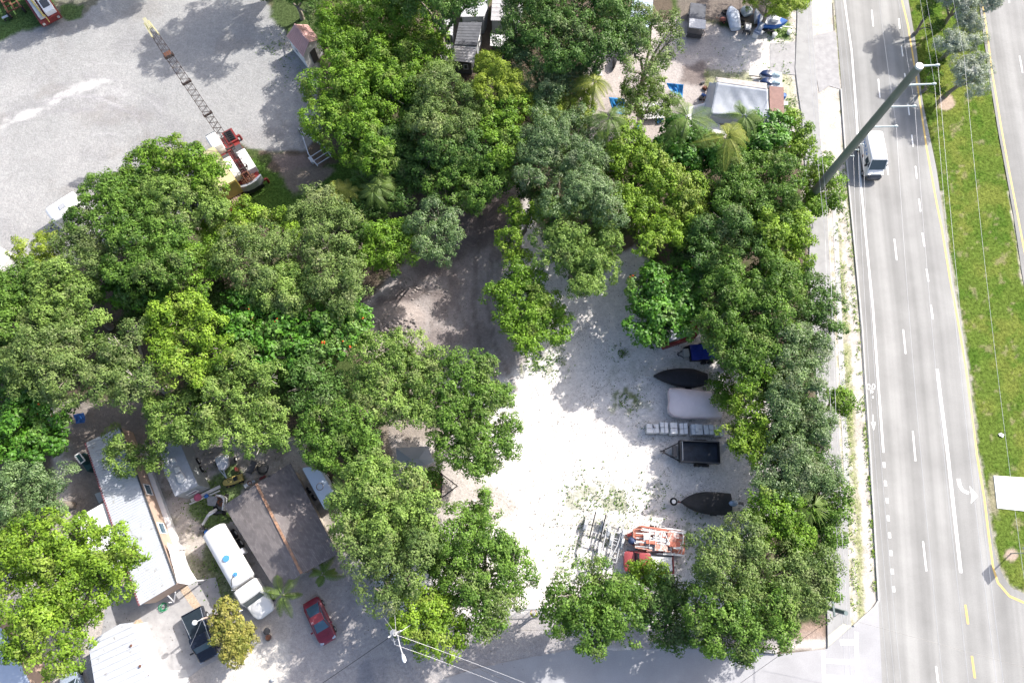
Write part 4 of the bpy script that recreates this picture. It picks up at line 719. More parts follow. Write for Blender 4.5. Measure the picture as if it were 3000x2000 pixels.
CORR = mat('weathered_metal_roof', (.47, .48, .50), .55, .1, .16, 1.3, stains=((.22, .17, .15), 1.3, .6)); CHROME = mat('bright_trim', (.7, .7, .7), .2, .8, .05)
def wheels(f, root, r, w, spots, rim=WHITE, name='wheel'):
    for x, y in spots:
        o = MB().wheel(f.p(x, y, r), r, w, f.ang).build(name, RUB, root, True); MB().wheel(f.p(x, y, r), r * .55, w + .02, f.ang).build('rim', rim, o)
def roofribs(mb, px, z, n, w=.05, h=.03, flip=False):    # ribs across a quad roof given by 4 pixel corners (a,b,c,d); ribs run a->d / b->c
    zz = z if isinstance(z, (list, tuple)) else [z] * 4; P = [at(p[0], p[1], q) for p, q in zip(px, zz)]
    for i in range(1, n):
        t = i / n
        a, b = (P[0].lerp(P[1], t), P[3].lerp(P[2], t)) if not flip else (P[0].lerp(P[3], t), P[1].lerp(P[2], t))
        mb.bar(a + Vector((0, 0, h * .3)), b + Vector((0, 0, h * .3)), w, h)
def window(root_wall, a, b, z0, z1, frame=WHITE, glass=GLASS, out=(0, 0)):   # on a vertical wall between ground points a,b
    a = Vector(a); b = Vector(b); d = (b - a).normalized(); n = Vector((d.y, -d.x, 0)); n = n if n.dot(Vector((*out, 0))) > 0 else -n
    fr = MB(); t = .07
    for p, q, u0, u1 in ((a, b, z0, z0 + t), (a, b, z1 - t, z1)): fr.bar(p.lerp(q, 0) + n * .03 + Vector((0, 0, (u0 + u1) / 2)), q + n * .03 + Vector((0, 0, (u0 + u1) / 2)), .08, t)
    for p in (a + d * t / 2, b - d * t / 2): fr.bar(p + n * .03 + Vector((0, 0, z0 + t)), p + n * .03 + Vector((0, 0, z1 - t)), t, .08)
    o = fr.build('window', frame, root_wall); MB().bar(a + n * .012 + Vector((0, 0, (z0 + z1) / 2)), b + n * .012 + Vector((0, 0, (z0 + z1) / 2)), .03, z1 - z0 - t).build('pane', glass, o)
    return o
def P2(u, v, z): q = at(u, v, z); return Vector((q.x, q.y, 0))
def slab_roof(root, px, z, m, th=.08, name='roof', ribs=0, flip=False, rm=None):
    mb = MB().pp(px, z, 0); top = MB(); zz = z if isinstance(z, (list, tuple)) else [z] * len(px); pts = [at(p[0], p[1], q) for p, q in zip(px, zz)]
    if sum(a.x * b.y - b.x * a.y for a, b in zip(pts, pts[1:] + pts[:1])) < 0: pts.reverse()
    n = len(pts); top.add([p - Vector((0, 0, th)) for p in pts] + pts, [tuple(reversed(range(n))), tuple(range(n, 2 * n))] + [(i, (i + 1) % n, n + (i + 1) % n, n + i) for i in range(n)])
    if ribs: roofribs(top, px, zz, ribs, flip=flip)
    return top.build(name, m, root)
def walls(root, px, z, m, ins=.2, name='wall', drop=.1):
    zz = z if isinstance(z, (list, tuple)) else [z] * len(px); return MB().pp(px, [q - drop for q in zz], 0, ins).build(name, m, root)

# ------------------------------------------------------------------ garden shed with pink roof
r = thing('shed', 'small white shed with a pink metal gable roof beside the bright tree', 'shed', base(880, 150), None)
ze, zr = 2.3, 3.3; A, B, Cc, D_ = (839, 106), (888, 167), (937, 117), (902, 73); R0_, R1_ = (863, 80), (912, 139)
PINK = mat('pink_metal_roof', (.50, .31, .29), .5, .1, .1, 1.5)
wpts = [P2(*p, ze) for p in (A, B, Cc, D_)]; cc_ = sum(wpts, Vector()) / 4; wpts = [p + (cc_ - p) * .06 for p in wpts]
if sum(a.x * b.y - b.x * a.y for a, b in zip(wpts, wpts[1:] + wpts[:1])) < 0: wpts = wpts[::-1]; 
w = MB().prism(wpts, 0, ze - .04)
pr0, pr1 = P2(*R0_, zr), P2(*R1_, zr); a_, b_, c_, d_ = [P2(*p, ze) for p in (A, B, Cc, D_)]
pr0 = (a_ + d_) / 2; pr1 = (b_ + c_) / 2
ia = lambda p: Vector((p.x, p.y, 0)) + (cc_ - p) * .06
for e0, e1, rr in ((a_, d_, pr0), (b_, c_, pr1)): w.add([ia(e0) + Vector((0, 0, ze - .05)), ia(e1) + Vector((0, 0, ze - .05)), ia(rr) + Vector((0, 0, zr - .1))], [(0, 1, 2)])
wl = w.build('wall', WHITE, r)
rf = MB()
for e0, e1 in ((a_, b_), (d_, c_)):
    q0, q1 = e0 + Vector((0, 0, ze)), e1 + Vector((0, 0, ze)); r0, r1 = pr0 + Vector((0, 0, zr)), pr1 + Vector((0, 0, zr)); dz = Vector((0, 0, .06))
    rf.add([q0, q1, r1, r0, q0 - dz, q1 - dz, r1 - dz, r0 - dz], [(0, 1, 2, 3), (7, 6, 5, 4), (0, 4, 5, 1), (1, 5, 6, 2), (3, 2, 6, 7), (0, 3, 7, 4)])
    for i in range(1, 12): t = i / 12; rf.bar(q0.lerp(q1, t) + dz * .3, r0.lerp(r1, t) + dz * .3, .04, .04)
ro = rf.build('roof', PINK, r); MB().bar(pr0 + Vector((0, 0, zr + .03)), pr1 + Vector((0, 0, zr + .03)), .16, .05).build('ridge_cap', PINK, ro)
o = window(wl, wpts[0].lerp(wpts[1], .35), wpts[0].lerp(wpts[1], .6), 1.0, 1.8, out=(wpts[0] - cc_)[:2])
q0, q1 = ia(b_), ia(c_); n_ = (q0 + q1) / 2 - cc_; n_.z = 0; n_.normalize(); MB().bar(q0.lerp(q1, .35) + n_ * .03 + Vector((0, 0, 1)), q0.lerp(q1, .65) + n_ * .03 + Vector((0, 0, 1)), .05, 1.9).build('door', DGREY, r)

# ------------------------------------------------------------------ crane truck with lattice boom
f = Fr((741, 545), (652, 402), 1.2); r = thing('crane_truck', 'red and white truck crane with a long lattice boom reaching over the gravel lot', 'crane truck', f.c)
Lh = f.L / 2
MB().add([], []); ch = MB(); f.box(ch, -Lh, Lh, -1.15, 1.15, .75, 1.15); ch.build('chassis', REDP, r)
dk = MB(); f.box(dk, -.4, Lh - .2, -1.3, 1.3, 1.15, 1.3); f.box(dk, Lh - 2.3, Lh - .9, -1.32, .4, 1.3, 1.5); dk.build('deck', REDP, r)
cb = MB(); f.loft(cb, [(Lh - 2.1, .62, 1.1, 2.2, 5, .95), (Lh - 1.9, .66, 1.1, 2.65, 6, .95), (Lh - .1, .66, 1.1, 2.65, 6, .95), (Lh + .15, .62, 1.1, 2.0, 5, .95)]); cab = cb.build('cab', WHITE, r, True)
g = MB(); f.box(g, Lh - .05, Lh + .17, .42, 1.48, 1.95, 2.45); g.build('windscreen', GLASS, cab)
en = MB(); f.box(en, Lh - 1.7, Lh + .1, -1.4, -.15, 1.3, 1.75); en.build('engine_bay', REDP, r); en = MB(); f.box(en, Lh - 1.5, Lh - .1, -1.2, -.35, 1.7, 1.85)
for i in range(5): en.tube([f.p(Lh - 1.4 + i * .27, -1.1, 1.9), f.p(Lh - 1.35 + i * .27, -.5, 1.95)], .06, 6)
en.build('engine', BLACK, r)
md = MB(); f.box(md, .2, 1.6, -1.25, -.2, 1.3, 1.62); f.box(md, .3, 1.3, .4, 1.25, 1.3, 1.55); md.build('winch_deck', DGREY, r)
for y0, y1, nm in ((.38, 1.42, 'l'), (-1.42, -.38, 'r')):
    h = MB(); f.box(h, -Lh + 1.1, .1, y0, y1, 1.35, 2.5); h.build('engine_housing', WHITE, r, bevel=.05)
cw = MB(); f.box(cw, -Lh + .1, -Lh + 1.1, -1.25, 1.25, 1.2, 1.6); cw.build('winch_bay', REDP, r)
for k in range(3): MB().tube([f.p(-Lh + .3 + k * .3, -.8, 1.75), f.p(-Lh + .3 + k * .3, .8, 1.75)], .13, 10).build('winch_drum', RUST, r, True)
cw = MB(); cw.prism([f.p(-Lh + .25, 1.4), f.p(-Lh + .05, 1.4), f.p(-Lh - .25, .7), f.p(-Lh - .32, 0), f.p(-Lh - .25, -.7), f.p(-Lh + .05, -1.4), f.p(-Lh + .25, -1.4), f.p(-Lh + .02, -.6), f.p(-Lh - .05, 0), f.p(-Lh + .02, .6)], 1.1, 2.1); cw.build('counterweight', GALV, r)
cw = MB(); f.box(cw, -Lh - .3, -Lh + .1, -1.1, 1.1, .5, 1.1); cw.build('rear_bumper', BLACK, r)
for sx in (-Lh + .3, Lh - .5):
    for sy in (-1, 1): q = MB(); q.bar(f.p(sx, sy * 1.2, .8), f.p(sx, sy * 1.75, .8), .22); q.bar(f.p(sx, sy * 1.7, 0), f.p(sx, sy * 1.7, .8), .2); q.build('outrigger', REDP, r)
wheels(f, r, .52, .4, [(x, y) for x in (-Lh + 1.2, -Lh + 2.4, Lh - 2.6, Lh - 1.2) for y in (-1.1, 1.1)], REDP)
PV = at(738, 528, 2.2); TP = at(430, 66, 13.0); dv = (TP - PV); bl = dv.length; dn = dv.normalized(); sx_ = dn.cross(Vector((0, 0, 1))).normalized(); uy = sx_.cross(dn)
BOOM = mat('grimy_lattice_steel', (.07, .05, .045), .7, .3, .3, 3); bm_ = MB(); n = 58
def cr(t):                                               # chord half width and height along the boom
    k = min(1, t / .1, 1) if t < .1 else 1; w = .30 if t < .08 else .40; w = w - .10 * max(0, (t - .82) / .18); return w * (.7 + .3 * min(1, t / .08))
def cpt(t, a, b): c = PV.lerp(TP, t); s = cr(t); return c + sx_ * s * a + uy * s * b
for a in (-1, 1):
    for b in (-1, 1):
        for i in range(n): bm_.bar(cpt(i / n, a, b), cpt((i + 1) / n, a, b), .05)
for i in range(n):
    t0, t1 = i / n, (i + 1) / n; s = 1 if i % 2 else -1
    for b in (-1, 1): bm_.bar(cpt(t0, -s, b), cpt(t1, s, b), .026)
    for a in (-1, 1): bm_.bar(cpt(t0, a, -s), cpt(t1, a, s), .026)
for t in (.085, .22, .44, .64, .80):
    for a, b, c, d in ((-1, -1, 1, -1), (1, -1, 1, 1), (1, 1, -1, 1), (-1, 1, -1, -1)): bm_.bar(cpt(t, a * 1.12, b * 1.12), cpt(t, c * 1.12, d * 1.12), .12)
    for a in (-1, 1): bm_.bar(cpt(t - .008, a * 1.1, 1.1), cpt(t + .012, a * 1.1, 1.1), .13)
bo = bm_.build('boom', BOOM, r)
pl = MB(); pl.bar(cpt(.80, 0, 1.1), cpt(.825, 0, 1.1), .7, .05); pl.build('splice_plate', RUST, bo)
tp = MB()
for a in (-1, 1): tp.bar(cpt(.92, a, 1.2), cpt(1.0, a * .8, 1.2), .12, .2); tp.bar(cpt(.92, a, -1), cpt(1.0, a * .6, -.6), .1, .15)
for k in (-.4, 0, .4): tp.bar(cpt(.96, k, 1.3), cpt(1.02, k, 1.0), .08, .3)
tp.build('boom_head', mat('pale_yellow_paint', (.48, .45, .26), .5, 0, .1), bo)
af = MB()
for a in (-1, 1): af.bar(f.p(-2.4, a * .35, 1.4), f.p(-3.4, a * .3, 3.4), .14); af.bar(f.p(-4.0, a * .35, 1.4), f.p(-3.4, a * .3, 3.4), .12)
for q_ in (0, .25, .6): af.bar(f.p(-3.4, -.35 + .5 * q_, 3.35 - q_), f.p(-3.4, .35, 3.35 - q_), .1)
af.build('gantry', RUST, r)
for a in (-.25, .25): MB().tube([f.p(-3.4, a, 3.4), PV.lerp(TP, .5) + uy * 1.1 + sx_ * a, cpt(.97, a, 1.3)], .022, 5).build('hoist_cable', DGREY, r)

# ------------------------------------------------------------------ flatbed trailer and yellow container
f = Fr((690, 602), (598, 458), 1.2); r = thing('flatbed_trailer', 'rusty red flatbed trailer with rotting boards under the yellow container', 'trailer', f.c); Lh = f.L / 2
q = MB(); f.box(q, -Lh, Lh, -1.2, 1.2, .95, 1.15); q.build('frame', RUST, r); q = MB()
for i in range(9): f.box(q, -Lh + .1, -Lh + 2.2, -1.12 + i * .25, -.92 + i * .25, 1.15, 1.2)
q.build('deck', WOOD, r); q = MB(); f.box(q, -Lh - .15, -Lh + .1, -1.25, -.5, .5, 1.05); q.build('tail_ramp', REDP, r); q = MB(); f.box(q, -Lh - .15, -Lh + .1, .5, 1.25, .5, 1.05); q.build('tail_ramp', REDP, r)
wheels(f, r, .45, .3, [(x, y) for x in (-Lh + 1.2, -Lh + 2.2) for y in (-1.05, 1.05)], RUST)
f2 = Fr((661, 543), (597, 445), 3.6); r = thing('shipping_container', 'yellow ribbed container half hidden under the tall bright tree', 'container', f2.c); Lh = f2.L / 2
q = MB(); f2.box(q, -Lh, Lh, -1.2, 1.2, 1.22, 3.6); body = q.build('body', YEL, r); q = MB()
for i in range(15): f2.box(q, -Lh - .05, -Lh, -1.15 + i * .16, -1.07 + i * .16, 1.3, 3.5)
for i in range(22):
    for s in (-1, 1): f2.box(q, -Lh + .1 + i * (2 * Lh - .2) / 22, -Lh + .2 + i * (2 * Lh - .2) / 22, s * 1.2 - .03, s * 1.2 + .03, 1.3, 3.5)
q.build('side_ribs', YEL, r);
q = MB(); f2.box(q, -Lh, Lh, -1.2, 1.2, 3.6, 3.64); q.build('roof', mat('cream_yellow_paint', (.50, .45, .26), .5, 0, .12, 1.5), r)

# ------------------------------------------------------------------ boat trailers (bare frames)
def boat_trailer(label, pr, pf, z, w, m=GALV, bunks=0, group='empty boat trailers', fend=GALV, bunkm=BLACK, rear=.5, cross=3):
    f = Fr(pr, pf, z); r = thing('boat_trailer', label, 'boat trailer', f.c, group); L = f.L / 2; q = MB(); xr = -L; xm = -L + 2 * L * rear
    for s in (-1, 1): q.bar(f.p(xr, s * w / 2, z), f.p(xm, s * w / 2, z), .10, .14); q.bar(f.p(xm, s * w / 2, z), f.p(L - .7, s * .04, z), .10, .14)
    q.bar(f.p(L - .9, 0, z), f.p(L, 0, z), .10)
    for i in range(cross): x = xr + (xm - xr) * (i + .4) / cross; q.bar(f.p(x, -w / 2, z - .06), f.p(x, w / 2, z - .06), .08)
    q.build('frame', m, r)
    for s in (-1, 1):
        wheels(f, r, .32, .2, [(xr + 1.1, s * (w / 2 + .2))]); g = MB(); g.loft([f.ring(xr + 1.1 + d, .13, h - .02, h + .02, 4, 8, s * (w / 2 + .2)) for d, h in ((-.55, .5), (-.4, .66), (0, .72), (.4, .66), (.55, .5))]); g.build('fender', fend, r)
    for s in ((-1, 1) if bunks else ()): MB().bar(f.p(xr - .3, s * bunks / 2, z + .35), f.p(xr + 2.3, s * bunks / 2, z + .3), .11, .1).build('bunk', bunkm, r)
    k = MB(); k.bar(f.p(L - .9, 0, z), f.p(L - .9, 0, z + .75), .08); k.bar(f.p(L - .9, -.22, z + .7), f.p(L - .9, .22, z + .7), .08); k.build('winch_post', DGREY, r)
    j = MB().tube([f.p(L - .4, .12, 0), f.p(L - .4, .12, z + .4)], .04, 6); j.build('jack', DGREY, r); return r
boat_trailer('empty boat trailer with a pointed tongue at the shaded edge of the gravel lot', (952, 474), (874, 376), .5, 1.9, rear=.35)
boat_trailer('empty galvanised boat trailer with two black bunks on the weedy gravel', (1757, 1512), (1712, 1700), .55, 1.9, m=STEEL, bunks=1.0, rear=.55)
boat_trailer('pale empty boat trailer right of the one with black bunks, tongue pointing down', (1806, 1520), (1735, 1730), .5, 1.7, m=STEEL, rear=.35)
boat_trailer('narrow pale trailer frame nearest the orange ladder pile', (1813, 1552), (1790, 1668), .45, .7, m=STEEL, rear=.8, cross=5)
boat_trailer('empty trailer with dark bunks partly under the large lower right tree', (2170, 1580), (2028, 1576), .5, 1.6, bunks=.8, rear=.6)
# dark axle left on the ground
o = MB(); p = at(1742, 1608, .2); o.bar(p - Vector((.3, -.1, 0)), p + Vector((.3, -.1, 0)), .06); o.wheel(p - Vector((.32, -.1, 0)), .2, .08, 1.2); o.wheel(p + Vector((.32, -.1, 0)), .2, .08, 1.2)
tag(o.build('trailer_axle', DGREY), 'small dark axle lying on the gravel between the pale boat trailers', 'axle')

# ------------------------------------------------------------------ top left machinery
f = Fr((75, -50), (140, 48), 1.6); r = thing('work_truck', 'red truck with a white bed and yellow crane hook at the top left edge', 'truck', f.c); L = f.L / 2
q = MB(); f.box(q, -L, L, -1.25, 1.25, .6, 1.3); q.build('body', REDP, r); q = MB(); f.box(q, -L, L - .25, -.05, 1.15, 1.3, 1.9); q.build('bed_box', WHITE, r, bevel=.04); q = MB(); f.box(q, L - 2.4, L - 1.0, .12, 1.0, 1.9, 1.93); q.build('bed_opening', DGREY, r)
q = MB(); f.box(q, -L, L - .3, -.95, -.3, 1.3, 1.75); q.build('side_locker', WHITED, r, bevel=.03); q = MB()
q.bar(f.p(-.5, -.55, 1.9), f.p(L + .1, -.35, 1.95), .2, .25); q.bar(f.p(L, -.2, 1.95), f.p(L + .5, -.25, 1.2), .08); q.build('crane_hook', YEL, r)
wheels(f, r, .48, .3, [(x, y) for x in (-L + 1, L - 1.3) for y in (-1.1, 1.1)], REDP); q = MB(); f.box(q, L - .02, L + .08, -1.1, -.8, .8, 1.1); f.box(q, L - .02, L + .08, .8, 1.1, .8, 1.1); q.build('tail_light', CHROME, r)
f = Fr((5, -30), (40, 30), 1.2); r = thing('scrap_machine', 'rusty red machine frame in the top left corner', 'machinery', f.c); L = f.L / 2
q = MB()
for s in (-1, 0, 1): q.bar(f.p(-L, s * .7, 1), f.p(L, s * .8 + .1, 1.2), .16, .25)
for i in range(5): q.bar(f.p(-L + i * L / 2.3, -.9, .9), f.p(-L + i * L / 2.3 + .3, .9, 1.1), .12)
q.build('frame', RUST, r); wheels(f, r, .45, .25, [(-L + .6, -.9), (-L + .6, .9), (L - .5, -.9), (L - .5, .9)], RUST); MB().ball(f.p(.3, 0, 1.5), (.4, .3, .3)).build('motor', RUST, r)
r = thing('steel_bench', 'long grey metal bench on the grass at the top left', 'bench', base(18, 46)); a, b = at(6, 54, .5), at(30, 43, .5); MB().bar(a, b, .35, .05).build('seat', GALV, r)
for t in (.15, .85): MB().bar(a.lerp(b, t) - Vector((0, 0, .5)), a.lerp(b, t), .25, .06).build('leg', DGREY, r)

# ------------------------------------------------------------------ vehicles parked behind the left grove
def simple_roofed(label, pr, pf, z, w, name='cargo_trailer', m=WHITE, cat='trailer'):
    f = Fr(pr, pf, z); r = thing(name, label, cat, f.c); L = f.L / 2; q = MB(); f.loft(q, [(-L, w / 2 * .94, .5, z * .96, 8), (-L + .12, w / 2, .5, z, 9), (L - .3, w / 2, .5, z, 9), (L, w / 2 * .9, .5, z * .9, 8)], n=24); q.build('body', m, r, True)
    q = MB(); f.box(q, -.35, .35, -.3, .3, z, z + .1); q.build('roof_hatch', STEEL, r); wheels(f, r, .34, .22, [(-.4, -w / 2), (-.4, w / 2), (.4, -w / 2), (.4, w / 2)]); q = MB(); q.bar(f.p(L, .5, .5), f.p(L + 1, 0, .5), .08); q.bar(f.p(L, -.5, .5), f.p(L + 1, 0, .5), .08); q.build('tongue', DGREY, r)
    w_ = MB(); f.box(w_, -L - .02, -L + .03, -w * .35, w * .35, .7, z - .3); w_.build('rear_door', STEEL, r); return r
simple_roofed('white enclosed trailer peeking out above the left grove at the gravel edge', (225, 578), (140, 632), 2.3, 2.2)
simple_roofed('white enclosed trailer at the left edge of the photo beside the lime feathery tree', (-60, 730), (12, 765), 2.6, 2.3)

# ------------------------------------------------------------------ top middle mobile homes
def home(label, px, z, wallm, roofm=CORR, ribs=0, flip=False, name='mobile_home', cat='mobile home', win=((0, .3, .45),), ins=.2, edge=True, loc=None, ze=None):
    c = P2(sum(p[0] for p in px) / len(px), sum(p[1] for p in px) / len(px), z if not isinstance(z, (list, tuple)) else z[0]); r = thing(name, label, cat, c)
    ro = slab_roof(r, px, z, roofm, ribs=ribs, flip=flip); w = walls(r, px, z, wallm, ins); zz = z if not isinstance(z, (list, tuple)) else min(z)
    pts = [P2(p[0], p[1], zz) for p in px]; pts = [p + (c - p).normalized() * ins for p in pts]
    for i, t0, t1 in win: a, b = pts[i], pts[(i + 1) % len(pts)]; window(w, a.lerp(b, t0), a.lerp(b, t1), zz * .38, zz * .72, out=((a + b) / 2 - c)[:2])
    return r, w, ro
TAN = mat('tan_siding', (.46, .34, .27), .8, 0, .08, 2); GREYW = mat('grey_siding', (.33, .35, .37), .7, 0, .1, 2); DROOF = mat('dark_grimy_roof', (.10, .105, .12), .8, 0, .3, 1.2, stains=((.22, .2, .18), 1.5, .62))
LROOF = mat('pale_metal_roof', (.40, .39, .40), .5, .1, .15, 1.0, stains=((.30, .23, .21), 1.2, .6)); DARKW = mat('dark_wall', (.12, .13, .13), .8, 0, .2)
home('long mobile home with a dark grimy roof in the top middle', [(1345, 66), (1412, 66), (1398, 134), (1332, 130)], 3.0, GREYW, DROOF, 8, True, win=((2, .2, .4), (2, .6, .8), (1, .3, .6)))
home('pale metal roofed porch at the lower end of the dark mobile home', [(1332, 131), (1398, 134), (1388, 184), (1322, 178)], [2.9, 2.9, 2.5, 2.5], DARKW, LROOF, 6, True, name='porch', cat='porch', win=((2, .2, .5),), ins=.5)
home('low rusty striped awning left of the pale porch roof', [(1288, 130), (1329, 131), (1322, 179), (1290, 178)], [2.5, 2.5, 2.2, 2.2], DARKW, LROOF, 7, True, name='awning', cat='awning', ins=.5)
home('small grey roofed cabin left of the dark mobile home', [(1290, 58), (1329, 56), (1326, 105), (1288, 92)], 2.6, GREYW, CORR, 5, True, name='cabin', cat='cabin', win=((2, .2, .5),))
home('mobile home at the top edge above the dark one, white and patchy roof', [(1352, -40), (1432, -40), (1428, 25), (1418, 48), (1350, 50)], 3.1, GREYW, CORR, 0, win=((3, .3, .6),))
home('mobile home with patchy blue-white roof panels right of the narrow gap at the top edge', [(1446, -50), (1540, -50), (1515, 62), (1438, 60)], 3.1, GREYW, LROOF, 9, True, win=((3, .4, .6), (2, .2, .5)))
home('pale roof showing through the deep green tree at the top edge', [(1860, -40), (1915, -40), (1910, 80), (1840, 80)], 3.0, GREYW, mat('bluish_roof', (.42, .50, .60), .5, 0, .12), 10, True, win=((3, .3, .5),))
home('pale shed roof in the shade below the patchy blue-white roof', [(1438, 100), (1490, 104), (1486, 140), (1436, 134)], 2.4, DARKW, WHITED, 5, True, name='lean_to', cat='shed')

# ------------------------------------------------------------------ north-east yard
f = Fr((2048, 5), (2042, 84), 1.8); r = thing('golf_cart', 'grey topped utility cart in the shade beside the bicycle', 'golf cart', f.c); L = f.L / 2
q = MB(); f.box(q, -L, L, -.85, .85, .3, .9); q.build('body', DGREY, r); q = MB(); f.box(q, L - 1.4, L, -1.0, 1.0, 1.75, 1.85); q.build('canopy', STEEL, r, bevel=.03); q = MB(); f.box(q, -L, L - 1.5, -.95, .95, .9, 1.5); q.build('cargo_bed', DROOF, r)
for x in (L - 1.2, L - .15):
    for y in (-.85, .85): MB().bar(f.p(x, y, .8), f.p(x, y, 1.76), .05).build('post', DGREY, r)
wheels(f, r, .3, .2, [(x, y) for x in (-L + .5, L - .4) for y in (-.8, .8)])
def bicycle(label, a, b, group=None):
    A_, B_ = at(*a, .33), at(*b, .33); r = thing('bicycle', label, 'bicycle', base((a[0] + b[0]) / 2, (a[1] + b[1]) / 2)); d = (B_ - A_).normalized(); n = Vector((-d.y, d.x, 0)); B_ = A_ + d * 1.08; tl = (n * .55 + Vector((0, 0, .84))).normalized()
    for p in (A_, B_): w = MB().torus(p, .31, .028, d.cross(tl)).build('wheel', RUB, r); h = MB(); [h.bar(p, p + (d * math.cos(k) + tl * math.sin(k)) * .3, .012) for k in [i * .785 for i in range(8)]]; h.build('spokes', STEEL, w)
    q = MB(); s = A_ + d * .38 + tl * .48; c = A_ + d * .46 - tl * .03; h = B_ - d * .18 + tl * .5
    for u_, v_ in ((A_, s), (A_, c), (c, s), (s, h), (c, h), (h, B_)): q.tube([u_, v_], .022, 6)
    q.build('frame', BLACK, r); MB().bar(h + tl * .12 - n * .26, h + tl * .12 + n * .26, .035).build('handlebar', DGREY, r); MB().ball(s + tl * .1, (.14, .08, .04)).build('saddle', BLACK, r); return r
bicycle('black bicycle leaning in front of the grey topped utility cart', (2031, 97), (2052, 98))
SHEET = mat('wrinkled_pale_tarpaulin', (.55, .60, .68), .5, 0, .25, 1.8, .8); GREYT = mat('grey_tarpaulin', (.42, .45, .50), .5, 0, .10, 1.2, .6)
def draped(label, pr, pf, w, h, m, name='covered_jet_ski', cat='jet ski', undr=DGREY, ends=(.35, .8)):
    f = Fr(pr, pf, h * .7); r = thing(name, label, cat, f.c); L = f.L / 2; rs = random.Random(len(label)); st = []
    for i in range(11):
        t = i / 10; k = (ends[0] + (1 - ends[0]) * min(1, t * 3.5)) if t < .5 else (ends[1] + (1 - ends[1]) * min(1, (1 - t) * 4)); st.append((-L + 2 * L * t, w / 2 * k * rs.uniform(.93, 1.05), .28, h * (.7 + .3 * math.sin(math.pi * min(1, t * 1.15))) * rs.uniform(.95, 1.04), 2.6))
    q = MB(); f.loft(q, st, n=18); q.build('cover', m, r, True); q = MB(); f.loft(q, [(-L * .95, w * .25, .1, .5), (0, w * .42, .1, .5), (L * .95, w * .35, .1, .5)], n=12); q.build('hull', undr, r, True); return r
draped('machine under a crumpled pale blue and white cover between tyres and orange parts', (2142, 18), (2158, 80), 1.5, 1.3, SHEET)
draped('grey crumpled cover over junk under the pine bush', (2180, 18), (2195, 42), 1.5, .9, mat('grey_green_cover', (.28, .32, .34), .6, 0, .3, 2, .6), 'covered_heap', 'covered heap')
r = thing('toolbox', 'pale long box standing upright left of the blue boat', 'box', base(2221, 42)); MB().pp([(2214, 26), (2224, 26), (2227, 55), (2216, 57)], .8).build('body', WHITED, r, bevel=.02); MB().pp([(2215, 27), (2223, 27), (2224, 38), (2216, 38)], .84, .8).build('lid', STEEL, r)
for u, v, lb in ((2174, 66, 'black tyre lying flat beside the machine under the pale blue cover'), (2164, 45, 'black tyre half in shade above the flat one'), (2125, 36, 'brown worn tyre leaning left of the crumpled pale cover')):
    p = at(u, v, .12); tag(MB().torus(p, .3, .11).build('tyre', RUB, None, True), lb, 'tyre', 'loose tyres')
for u, v, lb in ((2309, 100, 'pale green bucket on the grass near the sidewalk'), (2266, 108, 'white domed bucket below the blue boat on the bright dirt edge')):
    r = thing('bucket', lb, 'bucket', base(u, v), 'white buckets'); p = at(u, v, 0); MB().tube([(p.x, p.y, 0), (p.x, p.y, .5)], [.24, .3], 14).build('body', WHITE, r, True); MB().ball((p.x, p.y, .5), (.31, .31, .08), 12, 4).build('lid', WHITED, r, True)
# open blue boat on its trailer
def hull(f, L, w, st, e=4): return [f.ring(-L + 2 * L * t, w / 2 * k, z0, z1, e, 20) for t, k, z0, z1 in st]
f = Fr((2225, 55), (2306, 64), 1.2); r = thing('open_boat', 'open blue boat with grey deck on its trailer under the pine bush', 'boat', f.c); L = f.L / 2; w = 1.9
hs = [(0, .92, .5, 1.2), (.3, 1, .45, 1.2), (.6, .9, .5, 1.25), (.8, .6, .6, 1.3), (.93, .28, .8, 1.36), (1, .04, 1.1, 1.4)]
MB().loft(hull(f, L, w, hs)).build('hull', BLUEP, r, True); MB().loft([f.ring(-L * .97 + 2 * L * .95 * t, w / 2 * k * .86, 1.2, 1.26 + .03 * t, 4, 20) for t, k, a, b in hs]).build('deck', mat('grey_deck', (.32, .34, .40), .6, 0, .15), r, True)
q = MB(); f.box(q, -.3, .5, -.45, .1, 1.25, 1.75); q.build('console', WHITE, r, bevel=.05); q = MB(); f.box(q, -L + .2, -.8, -.7, .7, 1.24, 1.34); q.build('bench', STEEL, r); q = MB(); q.bar(f.p(-L, -.4, .4), f.p(L - .3, -.3, .4), .1); q.bar(f.p(-L, .4, .4), f.p(L - .3, .3, .4), .1); q.bar(f.p(L - .5, 0, .4), f.p(L + .9, 0, .4), .1); q.build('trailer_frame', GALV, r)
wheels(f, r, .32, .2, [(-.8, -.95), (-.8, .95)])
r = thing('dock_box', 'long grey-blue box leaning across the stern of the blue boat', 'box', base(2228, 75)); MB().pp([(2234, 54), (2248, 51), (2228, 100), (2209, 91)], 1.3, 1.05).build('body', mat('grey_blue_plastic', (.22, .27, .38), .5, 0, .1), r, bevel=.03); MB().pp([(2239, 54), (2246, 53), (2228, 88), (2221, 85)], 1.42, 1.3).build('lid', GREYT, r, bevel=.02)
r = thing('foam_blocks', 'white foam blocks at the lower end of the grey-blue box', 'foam block', base(2220, 96)); MB().pp([(2209, 90), (2225, 95), (2222, 104), (2206, 99)], .6).build('lower_block', WHITE, r); MB().pp([(2217, 84), (2237, 91), (2235, 97), (2215, 91)], .9, .6).build('upper_block', WHITED, r)
f = Fr((2190, 90), (2193, 68), .7); r = thing('hand_cart', 'white topped cart with junk left of the foam blocks', 'cart', f.c); q = MB(); f.box(q, -.6, .6, -.4, .4, .4, .7); q.build('tray', DGREY, r); q = MB(); f.box(q, -.5, .1, -.3, .3, .7, .95); q.build('load', WHITED, r); wheels(f, r, .2, .1, [(-.4, -.42), (-.4, .42), (.4, -.42), (.4, .42)])
